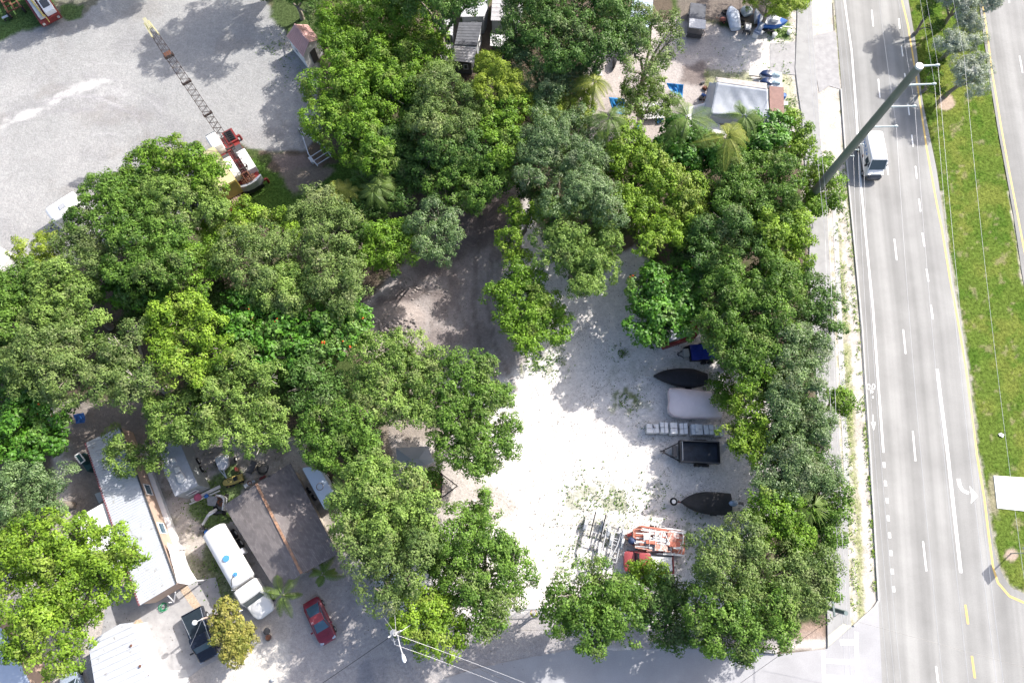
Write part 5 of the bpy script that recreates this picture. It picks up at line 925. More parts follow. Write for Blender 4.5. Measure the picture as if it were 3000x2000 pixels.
f = Fr((2225, 88), (2270, 92), .6); r = thing('stripped_motorcycle', 'dark stripped motorcycle parts on the grass under the blue boat', 'motorcycle', f.c); q = MB(); q.tube([f.p(-.8, 0, .5), f.p(0, 0, .7), f.p(.8, .1, .45)], [.1, .18, .08], 8); q.tube([f.p(.6, -.3, .9), f.p(.6, .3, .9)], .03, 6); q.build('frame', BLACK, r)
for x in (-.8, .85): MB().torus(f.p(x, 0, .3), .26, .06, f.y).build('wheel', RUB, r, True)
f = Fr((2110, 60), (2128, 52), .5); r = thing('garden_tiller', 'orange tiller parts beside the crumpled pale cover', 'tiller', f.c); MB().ball(f.p(0, 0, .45), (.4, .3, .25)).build('engine', ORANGE, r, True); q = MB(); q.bar(f.p(-.3, .2, .5), f.p(-1.0, .3, .9), .05); q.bar(f.p(-.3, -.2, .5), f.p(-1.0, -.3, .9), .05); q.build('handle', RUST, r); wheels(f, r, .2, .1, [(0, -.3), (0, .3)], ORANGE)
r = thing('planter_box', 'square pale planter at the shaded dirt edge under the thin open tree', 'planter', base(1752, 214)); MB().pp([(1742, 207), (1763, 205), (1763, 221), (1742, 223)], .5).build('box', WHITED, r); MB().pp([(1745, 210), (1760, 208), (1760, 218), (1745, 220)], .515, .5).build('soil', mat('dark_soil', (.06, .05, .04), .9), r)
f = Fr((1800, 185), (1803, 165), .8); r = thing('motorcycle', 'dark covered motorcycle parked under the thin open tree', 'motorcycle', f.c); q = MB(); f.loft(q, [(-.9, .12, .3, .7), (-.4, .25, .3, .95), (.3, .28, .3, 1.0), (.9, .14, .3, .8)], n=12); q.build('cover', BLACK, r, True); q = MB().tube([f.p(.5, -.35, 1.0), f.p(.5, .35, 1.0)], .03, 6); q.build('handlebar', DGREY, r)
for x in (-.75, .8): MB().torus(f.p(x, 0, .3), .24, .07, f.y).build('wheel', RUB, r, True)
# draped shelter, brown roof, jet skis
r = thing('tarp_shelter', 'long frame shelter draped in a sagging silver-grey tarpaulin', 'tarp shelter', base(2180, 290))
R_a, R_b = at(2101, 240, 2.9), at(2250, 262, 2.9); e = [(at(2099, 226, 2.2), at(2247, 244, 2.2)), (at(2082, 335, 1.6), at(2256, 345, 1.6))]
def sag(P0, P1, Q0, Q1, nx=26, ny=12, amp=.10, sd=1):
    rs = np.random.RandomState(sd); ph = rs.uniform(0, 6, 5); vs = []; fs = []
    for j in range(ny + 1):
        for i in range(nx + 1):
            s, t = i / nx, j / ny; p = P0.lerp(P1, s).lerp(Q0.lerp(Q1, s), t); e_ = math.sin(math.pi * t) * math.sin(math.pi * s)
            p.z += -.18 * math.sin(math.pi * t) + amp * e_ * (math.sin(7 * s + ph[0] + 2 * t) + .6 * math.sin(15 * s + 5 * t + ph[1]) + .5 * math.sin(23 * s - 9 * t + ph[2])) * .6; vs.append(p)
    for j in range(ny):
        for i in range(nx): k = j * (nx + 1) + i; fs.append((k, k + 1, k + nx + 2, k + nx + 1))
    return vs, fs
q = MB(); q.add(*sag(R_a, R_b, e[1][0], e[1][1], amp=.12)); g0, g1 = at(2048, 358, .3), at(2260, 372, .3); q.add(*sag(e[1][0], e[1][1], g0, g1, ny=6, amp=.15, sd=4)); q.add(*sag(R_a, e[1][0], at(2078, 240, .2), g0, 8, 8, .1, 5)); tp_ = q.build('tarpaulin', GREYT, r, True)
m_ = tp_.modifiers.new('thickness', 'SOLIDIFY'); m_.thickness = .02
q = MB(); q.add(*sag(e[0][0], e[0][1], R_a + Vector((0, 0, .02)), R_b + Vector((0, 0, .02)), 20, 3, .03)); o = q.build('roof_strip', mat('grimy_canvas', (.33, .31, .30), .8, 0, .25, 2), r, True); m_ = o.modifiers.new('thickness', 'SOLIDIFY'); m_.thickness = .02
q = MB()
for u, v, z in ((2101, 240, 2.9), (2250, 262, 2.9), (2099, 226, 2.2), (2247, 244, 2.2), (2082, 335, 1.6), (2254, 345, 1.6)): p = at(u, v, z); q.bar((p.x, p.y, 0), p - Vector((0, 0, .05)), .07)
q.build('frame', GALV, r)
home('brown boarded flat roof at the right end of the silver-grey tarp shelter', [(2254, 252), (2296, 256), (2297, 334), (2256, 334)], 2.0, DARKW, mat('brown_roof', (.25, .15, .13), .8, 0, .2, 2, stains=((.1, .09, .09), 2, .6)), 0, name='lean_to', cat='lean-to', ins=.1)
for k, (u, v) in enumerate(((2262, 217), (2262, 240))):
    f = Fr((u + 30, v + 4), (u - 38, v - 2), .8); r = thing('jet_ski', ('dark blue and white jet ski farther from the tarp shelter', 'dark blue and white jet ski touching the tarp shelter')[k], 'jet ski', f.c, 'jet skis by the tarp shelter'); L = f.L / 2
    q = MB(); f.loft(q, [(-L, .5, .3, .7, 5), (-L * .5, .58, .3, .75, 4), (L * .3, .56, .32, .8, 3), (L * .75, .35, .4, .8, 3), (L, .05, .6, .78, 2)], n=18); q.build('hull', WHITE, r, True)
    q = MB(); f.loft(q, [(-.1, .4, .7, .95), (.5, .42, .7, 1.15), (1.0, .3, .7, 1.05), (L * .92, .06, .7, .84)], n=14); q.build('front_cowl', mat('navy_plastic', (.015, .035, .10), .3, 0, .1), r, True)
    q = MB(); f.loft(q, [(-L + .25, .22, .7, .98), (-.9, .26, .7, 1.08), (-.4, .22, .7, 1.02), (-.1, .2, .7, .95)], n=12); q.build('seat', mat('pale_teal_vinyl', (.35, .46, .52), .4, 0, .1), r, True)
    for x in (-1.1, -.75, -.4): MB().tube([f.p(x, -.42, .76), f.p(x, 0, 1.1), f.p(x, .42, .76)], .02, 5).build('strap', WHITE, r)
    MB().tube([f.p(.25, -.38, 1.22), f.p(.3, 0, 1.2), f.p(.25, .38, 1.22)], .035, 6).build('handlebar', BLACK, r)
    q = MB(); f.box(q, -L + .1, L * .6, -.62, -.54, .2, .3); f.box(q, -L + .1, L * .6, .54, .62, .2, .3); q.bar(f.p(L * .4, 0, .25), f.p(L + 1.0, 0, .25), .08); q.build('trailer_frame', BLACK, r); wheels(f, r, .22, .14, [(-.5, -.7), (-.5, .7)])
p = at(2298, 278, .9); r = thing('water_barrel', 'blue plastic barrel beside the brown boarded roof', 'barrel', base(2298, 278)); MB().tube([(p.x, p.y, 0), (p.x, p.y, .1), (p.x, p.y, .45), (p.x, p.y, .8), (p.x, p.y, .9)], [.26, .3, .32, .3, .26], 16).build('body', BLUEP, r, True); MB().torus((p.x, p.y, .9), .25, .03).build('rim', BLUEP, r, True)
r = thing('cooler', 'white cooler below the blue barrel', 'cooler', base(2302, 303)); MB().pp([(2295, 296), (2309, 297), (2309, 308), (2295, 308)], .5).build('body', WHITE, r, bevel=.03); MB().pp([(2295, 296), (2309, 297), (2309, 308), (2295, 308)], .58, .51).build('lid', WHITED, r, bevel=.02)
rs = random.Random(4)
for k, (cn, mt) in enumerate((('dark grey', DGREY), ('rusty', RUST), ('dirty white', WHITED), ('shiny metal', GALV), ('bright blue', BLUEP), ('black', BLACK), ('pale wooden', WOOD), ('orange', ORANGE))):
    u, v = 2076 + rs.uniform(-26, 12), 246 + k * 8 + rs.uniform(-5, 5); p = at(u, v, .2); s = rs.uniform(.2, .42); q = MB(); q.box((p.x, p.y, s * .4), (s * 1.4, s, s * .8), rs.uniform(0, 3)); q.box((p.x + .05, p.y, s * .85), (s, s * .6, s * .2), rs.uniform(0, 3))
    tag(q.build('junk_box', mt, None, bevel=.02), cn + ' box in the junk pile at the left end of the silver-grey tarp shelter', 'box', 'boxes piled at the tarp shelter')
def tarp(label, px, z, m, seed, thick=.02, slump=.5, name='tarpaulin'):
    c = [at(p[0], p[1], zz) for p, zz in zip(px, z)]; q = MB(); q.add(*sag(c[0], c[1], c[3], c[2], 18, 14, .22, seed)); o = q.build(name, m, None, True); mm = o.modifiers.new('thickness', 'SOLIDIFY'); mm.thickness = thick; return tag(o, label, 'tarpaulin')
tarp('bright blue tarpaulin stretched over junk right of the open grey-branched tree', [(1952, 243), (2003, 248), (2000, 287), (1970, 270)], [1.2, 1.3, .2, .9], TARPB, 3)
tarp('rumpled blue tarpaulin behind the coconut palm left of the open grey-branched tree', [(1783, 285), (1832, 290), (1830, 338), (1800, 332)], [1.2, 1.3, .9, .8], TARPB, 8)
tarp('white sheeting spread on the ground between the coconut palms', [(2000, 318), (2070, 300), (2130, 395), (2030, 400)], [.5, .5, .3, .3], WHITED, 11)
tarp('pale sheeting under the open grey-branched tree', [(1885, 300), (1950, 300), (1960, 345), (1880, 350)], [.8, .7, .6, .6], WHITED, 15)
tarp('small cyan tarpaulin scrap by the yellowing palm frond', [(1925, 348), (1945, 342), (1942, 358), (1926, 360)], [.4, .4, .3, .3], TARPB, 19)
tarp('blue tarpaulin heap in the dark left grove gap', [(213, 1215), (245, 1208), (248, 1238), (222, 1240)], [1.0, 1.0, .4, .4], BLUEP, 23)
p = at(1873, 372, .9); r = thing('blue_drum', 'dark blue drum in the shade under the open grey-branched tree', 'barrel', base(1873, 372)); MB().tube([(p.x, p.y, 0), (p.x, p.y, .45), (p.x, p.y, .9)], [.3, .33, .3], 14).build('body', BLUEP, r, True); MB().torus((p.x, p.y, .9), .28, .03).build('rim', BLUEP, r, True)

# ------------------------------------------------------------------ right side of the yard: boats, trailers, pallets
f = Fr((2045, 975), (1935, 1010), 1.2); r = thing('box_trailer', 'red boxy trailer poking out under the flowering tree', 'trailer', f.c); L = f.L / 2
q = MB(); q.pp([(1930, 975), (1946, 1017), (2042, 985), (2048, 968), (2040, 940), (1935, 955)], 1.5, .5); q.build('body', REDP, r, bevel=.05); q = MB(); q.pp([(1944, 985), (1958, 1003), (2030, 980), (2030, 950), (1945, 960)], 1.62, 1.5); q.build('grey_lid', GREYT, r, bevel=.03); MB().bar(at(1960, 1003, 1.64), at(1992, 993, 1.64), .1, .03).build('trim_strip', CHROME, r)
wheels(f, r, .35, .22, [(-.6, .95), (-.6, -.95)], GALV); q = MB(); q.pp([(1997, 998), (2011, 992), (2012, 998), (1998, 1005)], .7, .5); q.build('step', WHITED, r)
f = Fr((2100, 1030), (2012, 1033), .9); r = thing('covered_trailer', 'small trailer with a dark blue cover and a shiny metal box on its nose', 'trailer', f.c); L = f.L / 2
q = MB(); f.box(q, -L, L - .3, -.85, .85, .4, .9); q.build('body', BLACK, r, bevel=.03); st = [(-L + 2 * (L - .2) * t, .82 * (1 + .03 * math.sin(9 * t)), .86, 1.15 + .12 * math.sin(5 * t) + .03 * math.sin(19 * t), 5) for t in [i / 14 for i in range(15)]]; q = MB(); f.loft(q, st, n=20); q.build('cover', mat('dark_blue_cover', (.008, .025, .22), .45, 0, .4, 2.2, .6), r, True)
q = MB(); f.box(q, L - .25, L + .35, -.42, .42, .5, 1.05); q.build('tool_box', GALV, r, bevel=.06); q = MB(); q.bar(f.p(L + .2, .4, .45), f.p(L + .9, 0, .45), .07); q.bar(f.p(L + .2, -.4, .45), f.p(L + .9, 0, .45), .07); q.bar(f.p(L + .8, -.25, .5), f.p(L + .8, .25, .5), .06); q.build('tongue', BLACK, r); wheels(f, r, .32, .2, [(-.2, -.98), (-.2, .98), (-.9, .98), (-.9, -.98)], DGREY)
BCOV = mat('black_canvas_cover', (.016, .017, .024), .7, 0, .3, 1.5, .5); BCOVF = mat('faded_black_cover', (.035, .034, .036), .75, 0, .35, .9, .5)
def cboat(label, pr, pf, w, h, m, sq=.9, bow=.5, motor=False, name='covered_boat'):
    f = Fr(pr, pf, h * .75); r = thing(name, label, 'boat', f.c, 'covered boats in the yard'); L = f.L / 2; rg = []
    for i in range(17):
        t = i / 16; k = sq + (1 - sq) * min(1, t / .25); k *= (1 - max(0, (t - bow) / (1 - bow)) ** 2.1) ** .8 if t < 1 else .02; k = max(k, .05); top = h * (1 + .10 * t) - .12 * (1 - k); rg.append(f.ring(-L + 2 * L * t, w / 2 * k, .45 + .35 * max(0, t - .5), top, 2.6, 26))
        hh = top
    q = MB(); q.loft(rg); 
    q.build('cover', m, r, True, label=None); q = MB()
    for i in range(3): x = -L * .6 + i * L * .55; q.tube([f.p(x, -w * .42, h * .9), f.p(x, 0, h * 1.02), f.p(x, w * .42, h * .9)], .025, 6)
    q.build('cover_seams', BLACK, r); q = MB(); q.bar(f.p(-L * .7, -.45, .4), f.p(L * .6, -.3, .4), .09); q.bar(f.p(-L * .7, .45, .4), f.p(L * .6, .3, .4), .09); q.bar(f.p(L * .4, 0, .42), f.p(L + 1.1, 0, .45), .09); q.build('trailer_frame', GALV, r)
    wheels(f, r, .33, .2, [(-L * .35, -w / 2 * .94), (-L * .35, w / 2 * .94)], GALV)
    for s in (-1, 1): MB().bar(f.p(-L * .5, s * (w / 2 + .05), .4), f.p(-L * .5 - .25, s * (w / 2 + .22), 1.0), .06).build('guide_post', WHITE, r)
    if motor:
        q = MB(); c = f.p(-L - .12, -.05, h); ang = f.ang + 2.95; q.ball((c.x, c.y, c.z), (.46, .30, .28), 14, 8); mo = q.build('outboard_motor', mat('silver_blue_cowling', (.30, .38, .50), .25, .2, .05), r, True); q = MB(); q.tube([c + f.x * -.3, c + f.x * -.75 + f.y * -.06 + Vector((0, 0, -.15)), c + f.x * -1.05 + f.y * .02 + Vector((0, 0, -.3))], [.12, .1, .07], 8); q.bar(c + f.x * -1.0 - f.y * .2 + Vector((0, 0, -.3)), c + f.x * -1.0 + f.y * .2 + Vector((0, 0, -.3)), .07); q.build('propeller_leg', DGREY, mo)
    return r, f
cboat('black covered boat with a rounded stern, directly above the pale pink covered boat', (2072, 1110), (1916, 1100), 2.0, 1.35, BCOV, .6, .35)
rb, fb = cboat('black covered boat with a silver outboard motor and a spare wheel on its tongue', (2142, 1476), (1996, 1469), 2.15, 1.4, BCOVF, .95, .4, True)
sp_ = MB().torus(fb.p(fb.L / 2 + .68, 0, .85), .28, .1).build('spare_wheel', RUB, rb, True); p = fb.p(fb.L / 2 + .68, 0, .85); MB().tube([p - Vector((0, 0, .05)), p + Vector((0, 0, .06))], .2, 14).build('rim', WHITE, sp_); MB().bar(fb.p(fb.L / 2 - .1, 0, .8), fb.p(fb.L / 2 + .25, 0, .7), .1).build('bow_stop', REDP, rb)
# pale pink covered pontoon boat
r = thing('covered_pontoon_boat', 'wide squarish boat under a pale pink cover above the block pallets', 'boat', base(2050, 1180), 'covered boats in the yard')
PC = mat('pale_pink_cover', (.80, .70, .71), .6, 0, .06, 1.2, .35, stains=((.52, .38, .37), 1.5, .68))
c4 = [(1960, 1141), (2118, 1160), (2118, 1226), (1963, 1205)]; edge_ = [(1959, 1148), (1962, 1139), (1980, 1137), (2010, 1140), (2060, 1145), (2100, 1148), (2120, 1170), (2122, 1200), (2116, 1222), (2080, 1223), (2040, 1222), (2005, 1223), (1975, 1217), (1961, 1205), (1959, 1190), (1962, 1170)]
P0 = [at(u, v, 1.35) for u, v in edge_]; cen = sum(P0, Vector()) / len(P0); rings = [[Vector((p.x, p.y, .5)) for p in P0], [Vector((p.x, p.y, 1.2)) for p in P0], [p.copy() for p in P0]]
for s, h in ((.93, 1.52), (.7, 1.72), (.4, 1.86), (.12, 1.92)): rings.append([Vector((*(cen + (p - cen) * s).xy, h + .02 * math.sin(i * 2.3 + s * 9))) for i, p in enumerate(P0)])
MB().loft([rr for rr in rings]).build('cover', PC, r, True); q = MB()
for i in range(len(P0)): q.tube([P0[i] + (P0[i] - cen).normalized() * .02, P0[(i + 1) % len(P0)] + (P0[(i + 1) % len(P0)] - cen).normalized() * .02], .035, 6)
q.build('cover_rim', mat('cover_hem', (.66, .52, .52), .6), r); f = Fr((2110, 1190), (1975, 1175), .5)
for s in (-.7, .7): MB().tube([f.p(-f.L / 2, s, .4), f.p(f.L / 2, s, .4)], .26, 12).build('pontoon', GALV, r, True)
# pallets of blocks
BLK = mat('pale_concrete_block', (.74, .75, .77), .85, 0, .08, 5, .2); BLKD = mat('darker_concrete_block', (.60, .62, .64), .85, 0, .14, 4, .2); PW = mat('pallet_wood', (.30, .24, .18), .9, 0, .3, 3); STR = mat('black_strap', (.03, .03, .03), .6)  # the second block colour is darker and more uneven than the first
spec = [((1896, 1241, 1930, 1267), 'leftmost block pallet, widest, with dark debris on top', BLK, 3), ((1936, 1236, 1957, 1267), 'second block pallet from the left, tall and narrow', BLK, 2), ((1965, 1238, 1984, 1270), 'third block pallet from the left with one raised row', BLK, 2), ((1992, 1239, 2014, 1271), 'fourth block pallet from the left, neatly squared', BLK, 2),
        ((2027, 1242, 2058, 1273), 'fifth block pallet from the left with an extra upright row on top', BLKD, 3), ((2064, 1244, 2090, 1272), 'sixth block pallet from the left crossed by dark joints', BLKD, 2), ((2096, 1246, 2118, 1277), 'rightmost block pallet, half hidden by the yellow-green tree', BLKD, 2)]
for k, ((u0, v0, u1, v1), lb, mt, cols) in enumerate(spec):
    h = 1.0 + .12 * (k % 3); r = thing('block_pallet', lb, 'pallet of blocks', base((u0 + u1) / 2, (v0 + v1) / 2), 'pallets of concrete blocks in a row'); a = at(u0, v1, h); b = at(u1, v0, h); W_, D_2 = (b - a).x, (b - a).y; c = (a + b) / 2; rows = 2; q = MB(); rs = random.Random(k)
    for i in range(cols):
        for j in range(rows):
            for l in range(3): g_ = .015; dz = .1 if (l == 2 and ((k == 2 and i == 0) or (k == 4 and i == 1))) else rs.uniform(-.01, .01); q.box((a.x + W_ * (i + .5) / cols + rs.uniform(-.02, .02), a.y + D_2 * (j + .5) / rows + rs.uniform(-.02, .02), .15 + (h - .15) * (l + .5) / 3 + dz / 2), (W_ / cols - g_ * 2, D_2 / rows - g_ * 2, (h - .15) / 3 - .01 + dz))
    q.build('blocks', mt, r); q = MB()
    for i in range(6): q.box((a.x + W_ * (i + .5) / 6, c.y, .13), (W_ / 6 - .04, D_2 + .05, .02))
    for s in (-1, 0, 1): q.box((c.x, c.y + s * (D_2 / 2 - .04), .06), (W_, .09, .11))
    q.build('pallet', PW, r); MB().box((c.x, c.y, h + .012), (.03, D_2 + .03, .01)).build('strap', STR, r)
    if k == 0: q = MB(); [q.box((c.x + rs.uniform(-.3, .3), c.y + rs.uniform(-.2, .3), h + .05), (.15, .06, .06), rs.uniform(0, 3)) for _ in range(4)]; q.build('debris', DGREY, r)
    if k == 4: MB().box((c.x - .05, c.y + .1, h + .14), (.3, D_2 * .7, .22)).build('top_blocks', mt, r)
# black dump trailer
f = Fr((2109, 1325), (1992, 1320), 1.4); r = thing('dump_trailer', 'black open dump trailer parked below the block pallets', 'trailer', f.c); L = f.L / 2; w = 2.05
q = MB()
for s in (-1, 1): f.box(q, -L, L, s * w / 2 - .04, s * w / 2 + .04, .75, 1.4)
f.box(q, L - .08, L, -w / 2, w / 2, .75, 1.45); f.box(q, -L, -L + .08, -w / 2, w / 2, .75, 1.4); q.build('side_walls', BLACK, r); q = MB(); f.box(q, -L, L, -w / 2, w / 2, .70, .76); q.build('bed_floor', mat('scuffed_dark_steel', (.035, .045, .065), .45, .2, .5, 1.3, stains=((.25, .26, .27), 1.6, .68)), r)
q = MB(); f.box(q, L - .1, L - .04, -w / 2, w / 2, 1.45, 1.49); 
for s in (-1, 1): f.box(q, -L, L, s * w / 2 - .06, s * w / 2 + .06, 1.40, 1.45)
q.build('top_rail', DGREY, r); q = MB(); f.box(q, L - .25, L - .2, -.9, .9, 1.5, 1.6); q.bar(f.p(L - .22, -.9, 1.5), f.p(L - .22, -.9, .8), .06); q.bar(f.p(L - .22, .9, 1.5), f.p(L - .22, .9, .8), .06); q.build('tarp_roller', WHITED, r)
q = MB(); q.bar(f.p(L, .85, .7), f.p(L + 1.5, .08, .7), .12); q.bar(f.p(L, -.85, .7), f.p(L + 1.5, -.08, .7), .12); q.bar(f.p(L + 1.3, 0, .7), f.p(L + 1.8, 0, .7), .14); q.build('tongue', BLACK, r); q = MB(); f.box(q, L + .15, L + .6, -.55, .55, .7, 1.05); q.build('hydraulic_box', DGREY, r, bevel=.03); q = MB(); q.bar(f.p(L + 1.4, .12, 0), f.p(L + 1.4, .12, 1.1), .09); q.bar(f.p(L + 1.4, .12, 1.1), f.p(L + 1.75, .25, 1.1), .04); q.build('jack', DGREY, r)
for s in (-1, 1):
    g = MB(); g.loft([f.ring(d, .13, h - .02, h + .03, 4, 8, s * (w / 2 + .16)) for d, h in ((-1.0, .5), (-.8, .75), (.1, .78), (.3, .5))]); g.build('fender', BLACK, r)
wheels(f, r, .36, .22, [(x, y) for x in (-.75, .05) for y in (-w / 2 - .15, w / 2 + .15)], DGREY)
for u, v, lb, mt in ((2147, 1534, 'pale concrete block lying on the gravel below the silver outboard motor', BLK), (2131, 1533, 'darker concrete block left of the pale one', BLKD)):
    p = at(u, v, .2); q = MB()
    for y in (-.19, .19): q.box((p.x, p.y + y, .1), (.22, .04, .2))
    for x in (-.09, .09): q.box((p.x + x, p.y, .1), (.04, .34, .2))
    q.box((p.x, p.y, .1), (.14, .05, .19)); tag(q.build('concrete_block', mt), lb, 'concrete block')
# stack of orange and white ladders/chairs strapped on a trailer
f = Fr((2012, 1590), (1858, 1572), 1.6); r = thing('loaded_trailer', 'trailer piled high with strapped orange and white poles and barricades', 'loaded trailer', f.c); L = f.L / 2; w = 2.5; rs = random.Random(8)
OW_ = mat('pale_orange_plastic', (.50, .20, .14), .6, 0, .35, 2.5, stains=((.6, .52, .5), 2.2, .55)); q = MB(); f.loft(q, [(-L, 1.0, .5, .9, 5), (-L + .3, 1.15, .5, 1.0, 5), (L - .6, 1.15, .5, 1.0, 5), (L, .7, .5, .9, 5)]); q.build('bed', OW_, r, True)
OW = mat('orange_white_plastic', (.62, .30, .24), .5, 0, .3, 2.5, stains=((.75, .70, .68), 2.5, .5))
for k in range(64):
    y = -w / 2 + .1 + (w - .2) * ((k * .618) % 1); lo = rs.uniform(.8, 2.6); x0 = rs.uniform(-L, L - lo); z = 1.0 + .75 * math.cos((y / w) * 2.2) * rs.uniform(.55, 1); q = MB(); ww = rs.uniform(.05, .16); q.bar(f.p(x0, y, z), f.p(x0 + lo, y + rs.uniform(-.12, .12), z + rs.uniform(-.05, .05)), ww, ww * .6)
    q.build('pole', [WHITE, OW, WHITE, STEEL, WHITE, ORANGE, WHITE][k % 7], r)
for k in range(9):
    x, y = rs.uniform(-L + .2, L - 1.0), rs.uniform(-.8, .7); z = 1.6 + .25 * math.cos(y * 1.5); q = MB(); a0 = rs.uniform(-.1, .1); q.box(f.p(x + .4, y, z), (rs.uniform(.6, 1.2), rs.uniform(.3, .6), .05), f.ang + a0); q.box(f.p(x + .4, y, z + .03), (rs.uniform(.3, .6), rs.uniform(.15, .3), .03), f.ang + a0); q.build('barricade_board', [WHITE, OW, ORANGE][k % 3], r)
for k, (x0, x1) in enumerate(((-L + .4, -L + .4), (-L + 1.2, -L + 2.4), (-L + 2.4, -L + 1.2), (0, 0), (.5, .5), (L - 1.4, L - 1.4), (-L + .15, -L + .8))):
    q = MB(); q.tube([f.p(x0, -w / 2 - .02, .9), f.p(x0 * .75 + x1 * .25, -w / 4, 1.78), f.p((x0 + x1) / 2, 0, 1.92), f.p(x0 * .25 + x1 * .75, w / 4, 1.78), f.p(x1, w / 2 + .02, .9)], .03, 5); q.build('tie_strap', WHITE, r)
q = MB(); q.ball(f.p(L + .1, .35, 1.1), (.4, .35, .3), 10, 6); q.build('bundled_bag', mat('dark_blue_bag', (.03, .05, .12), .6, 0, .4), r, True); MB().pp([(1955, 1589), (1977, 1589), (1977, 1602), (1955, 1602)], 1.75, 1.2).build('black_crate', BLACK, r); MB().tube([f.p(L + .1, -.3, .7), f.p(L + .5, -.1, .6)], .15, 8).build('propane_tank', REDP, r, True)
q = MB(); q.bar(f.p(L - .1, .5, .55), f.p(L + .9, 0, .5), .09); q.bar(f.p(L - .1, -.5, .55), f.p(L + .9, 0, .5), .09); q.build('tongue', RUST, r); wheels(f, r, .34, .22, [(-.3, -1.2), (-.3, 1.2), (.5, -1.2), (.5, 1.2)], WHITE)

# ------------------------------------------------------------------ cars and trucks
def car(name, label, pr, pf, w, body, cat='car', h=1.28, roofm=None, st=None, cab=(-.52, -.1, .12, .42), gl=GLASSB, hood=.82, group=None, zf=.7):
    f = Fr(pr, pf, zf); r = thing(name, label, cat, f.c, group); L = f.L / 2; W2 = w / 2
    bs = [(-L, W2 * .72, .38, .72, 4), (-L * .94, W2 * .9, .28, .80, 5), (-L * .7, W2, .25, .86, 5), (-L * .2, W2, .25, .86, 6), (L * .25, W2, .25, .85, 6), (L * .7, W2 * .98, .25, hood, 5), (L * .92, W2 * .86, .3, hood * .86, 4), (L, W2 * .62, .38, hood * .66, 3)]
    q = MB(); f.loft(q, bs, n=28); b = q.build('body', body, r, True); rk = h
    a0, a1, a2, a3 = [c * L for c in cab]
    q = MB(); f.loft(q, [(a0 - .05, W2 * .78, .8, .86, 5), (a0 * .5 + a1 * .5, W2 * .76, .8, (rk + .85) / 2 + .08, 5), (a1, W2 * .72, .8, rk - .02, 6), (a2, W2 * .72, .8, rk - .02, 6), (a3, W2 * .84, .8, .86, 5)], n=24); q.build('windows', gl, r, True)
    q = MB(); f.loft(q, [(a1 - .06, W2 * .62, rk - .05, rk - .005, 5), (a1 + .1, W2 * .70, rk - .08, rk + .02, 5), (a2 - .1, W2 * .70, rk - .08, rk + .02, 5), (a2 + .04, W2 * .64, rk - .05, rk - .005, 5)], n=20); q.build('roof', roofm or body, r, True)
    for s in (-1, 1):
        q = MB(); q.tube([f.p(a0 - .02, s * W2 * .74, .87), f.p(a1, s * W2 * .60, rk)], .045, 6); q.tube([f.p(a2, s * W2 * .60, rk), f.p(a3, s * W2 * .74, .88)], .045, 6); q.build('pillar', body, r); q = MB(); q.box(f.p(a3 - .25, s * (W2 + .08), .95), (.14, .2, .12), f.ang); q.build('mirror', body, r)
        q = MB(); q.box(f.p(L * .9, s * W2 * .66, hood * .82), (.25, .32, .08), f.ang); q.build('headlight', CHROME, r); q = MB(); q.box(f.p(-L * .965, s * W2 * .6, .66), (.12, .38, .14), f.ang); q.build('tail_light', REDP, r)
    wheels(f, r, .32, .22, [(L * .62, W2 - .1), (L * .62, -W2 + .1), (-L * .62, W2 - .1), (-L * .62, -W2 + .1)], GALV); return r, f, L, W2
RC = mat('wine_red_car_paint', (.17, .012, .028), .3, 0, .12, 1.2, coat=.6); RCR = mat('peeling_red_roof_paint', (.36, .06, .07), .4, 0, .2, 2, stains=((.60, .50, .50), 1.3, .55))
r, f, L, W2 = car('sports_car', 'dark red sports coupe with a peeling roof parked on the pale dirt', (908, 1757), (964, 1881), 1.75, RC, roofm=RCR, cab=(-.72, -.28, .02, .42))
q = MB(); q.box(f.p(L * .62, 0, .85), (.35, .5, .05), f.ang); q.build('hood_scoop', RC, r, bevel=.015)
BKP = mat('black_truck_paint', (.012, .016, .028), .25, 0, .1, 1, coat=.5)
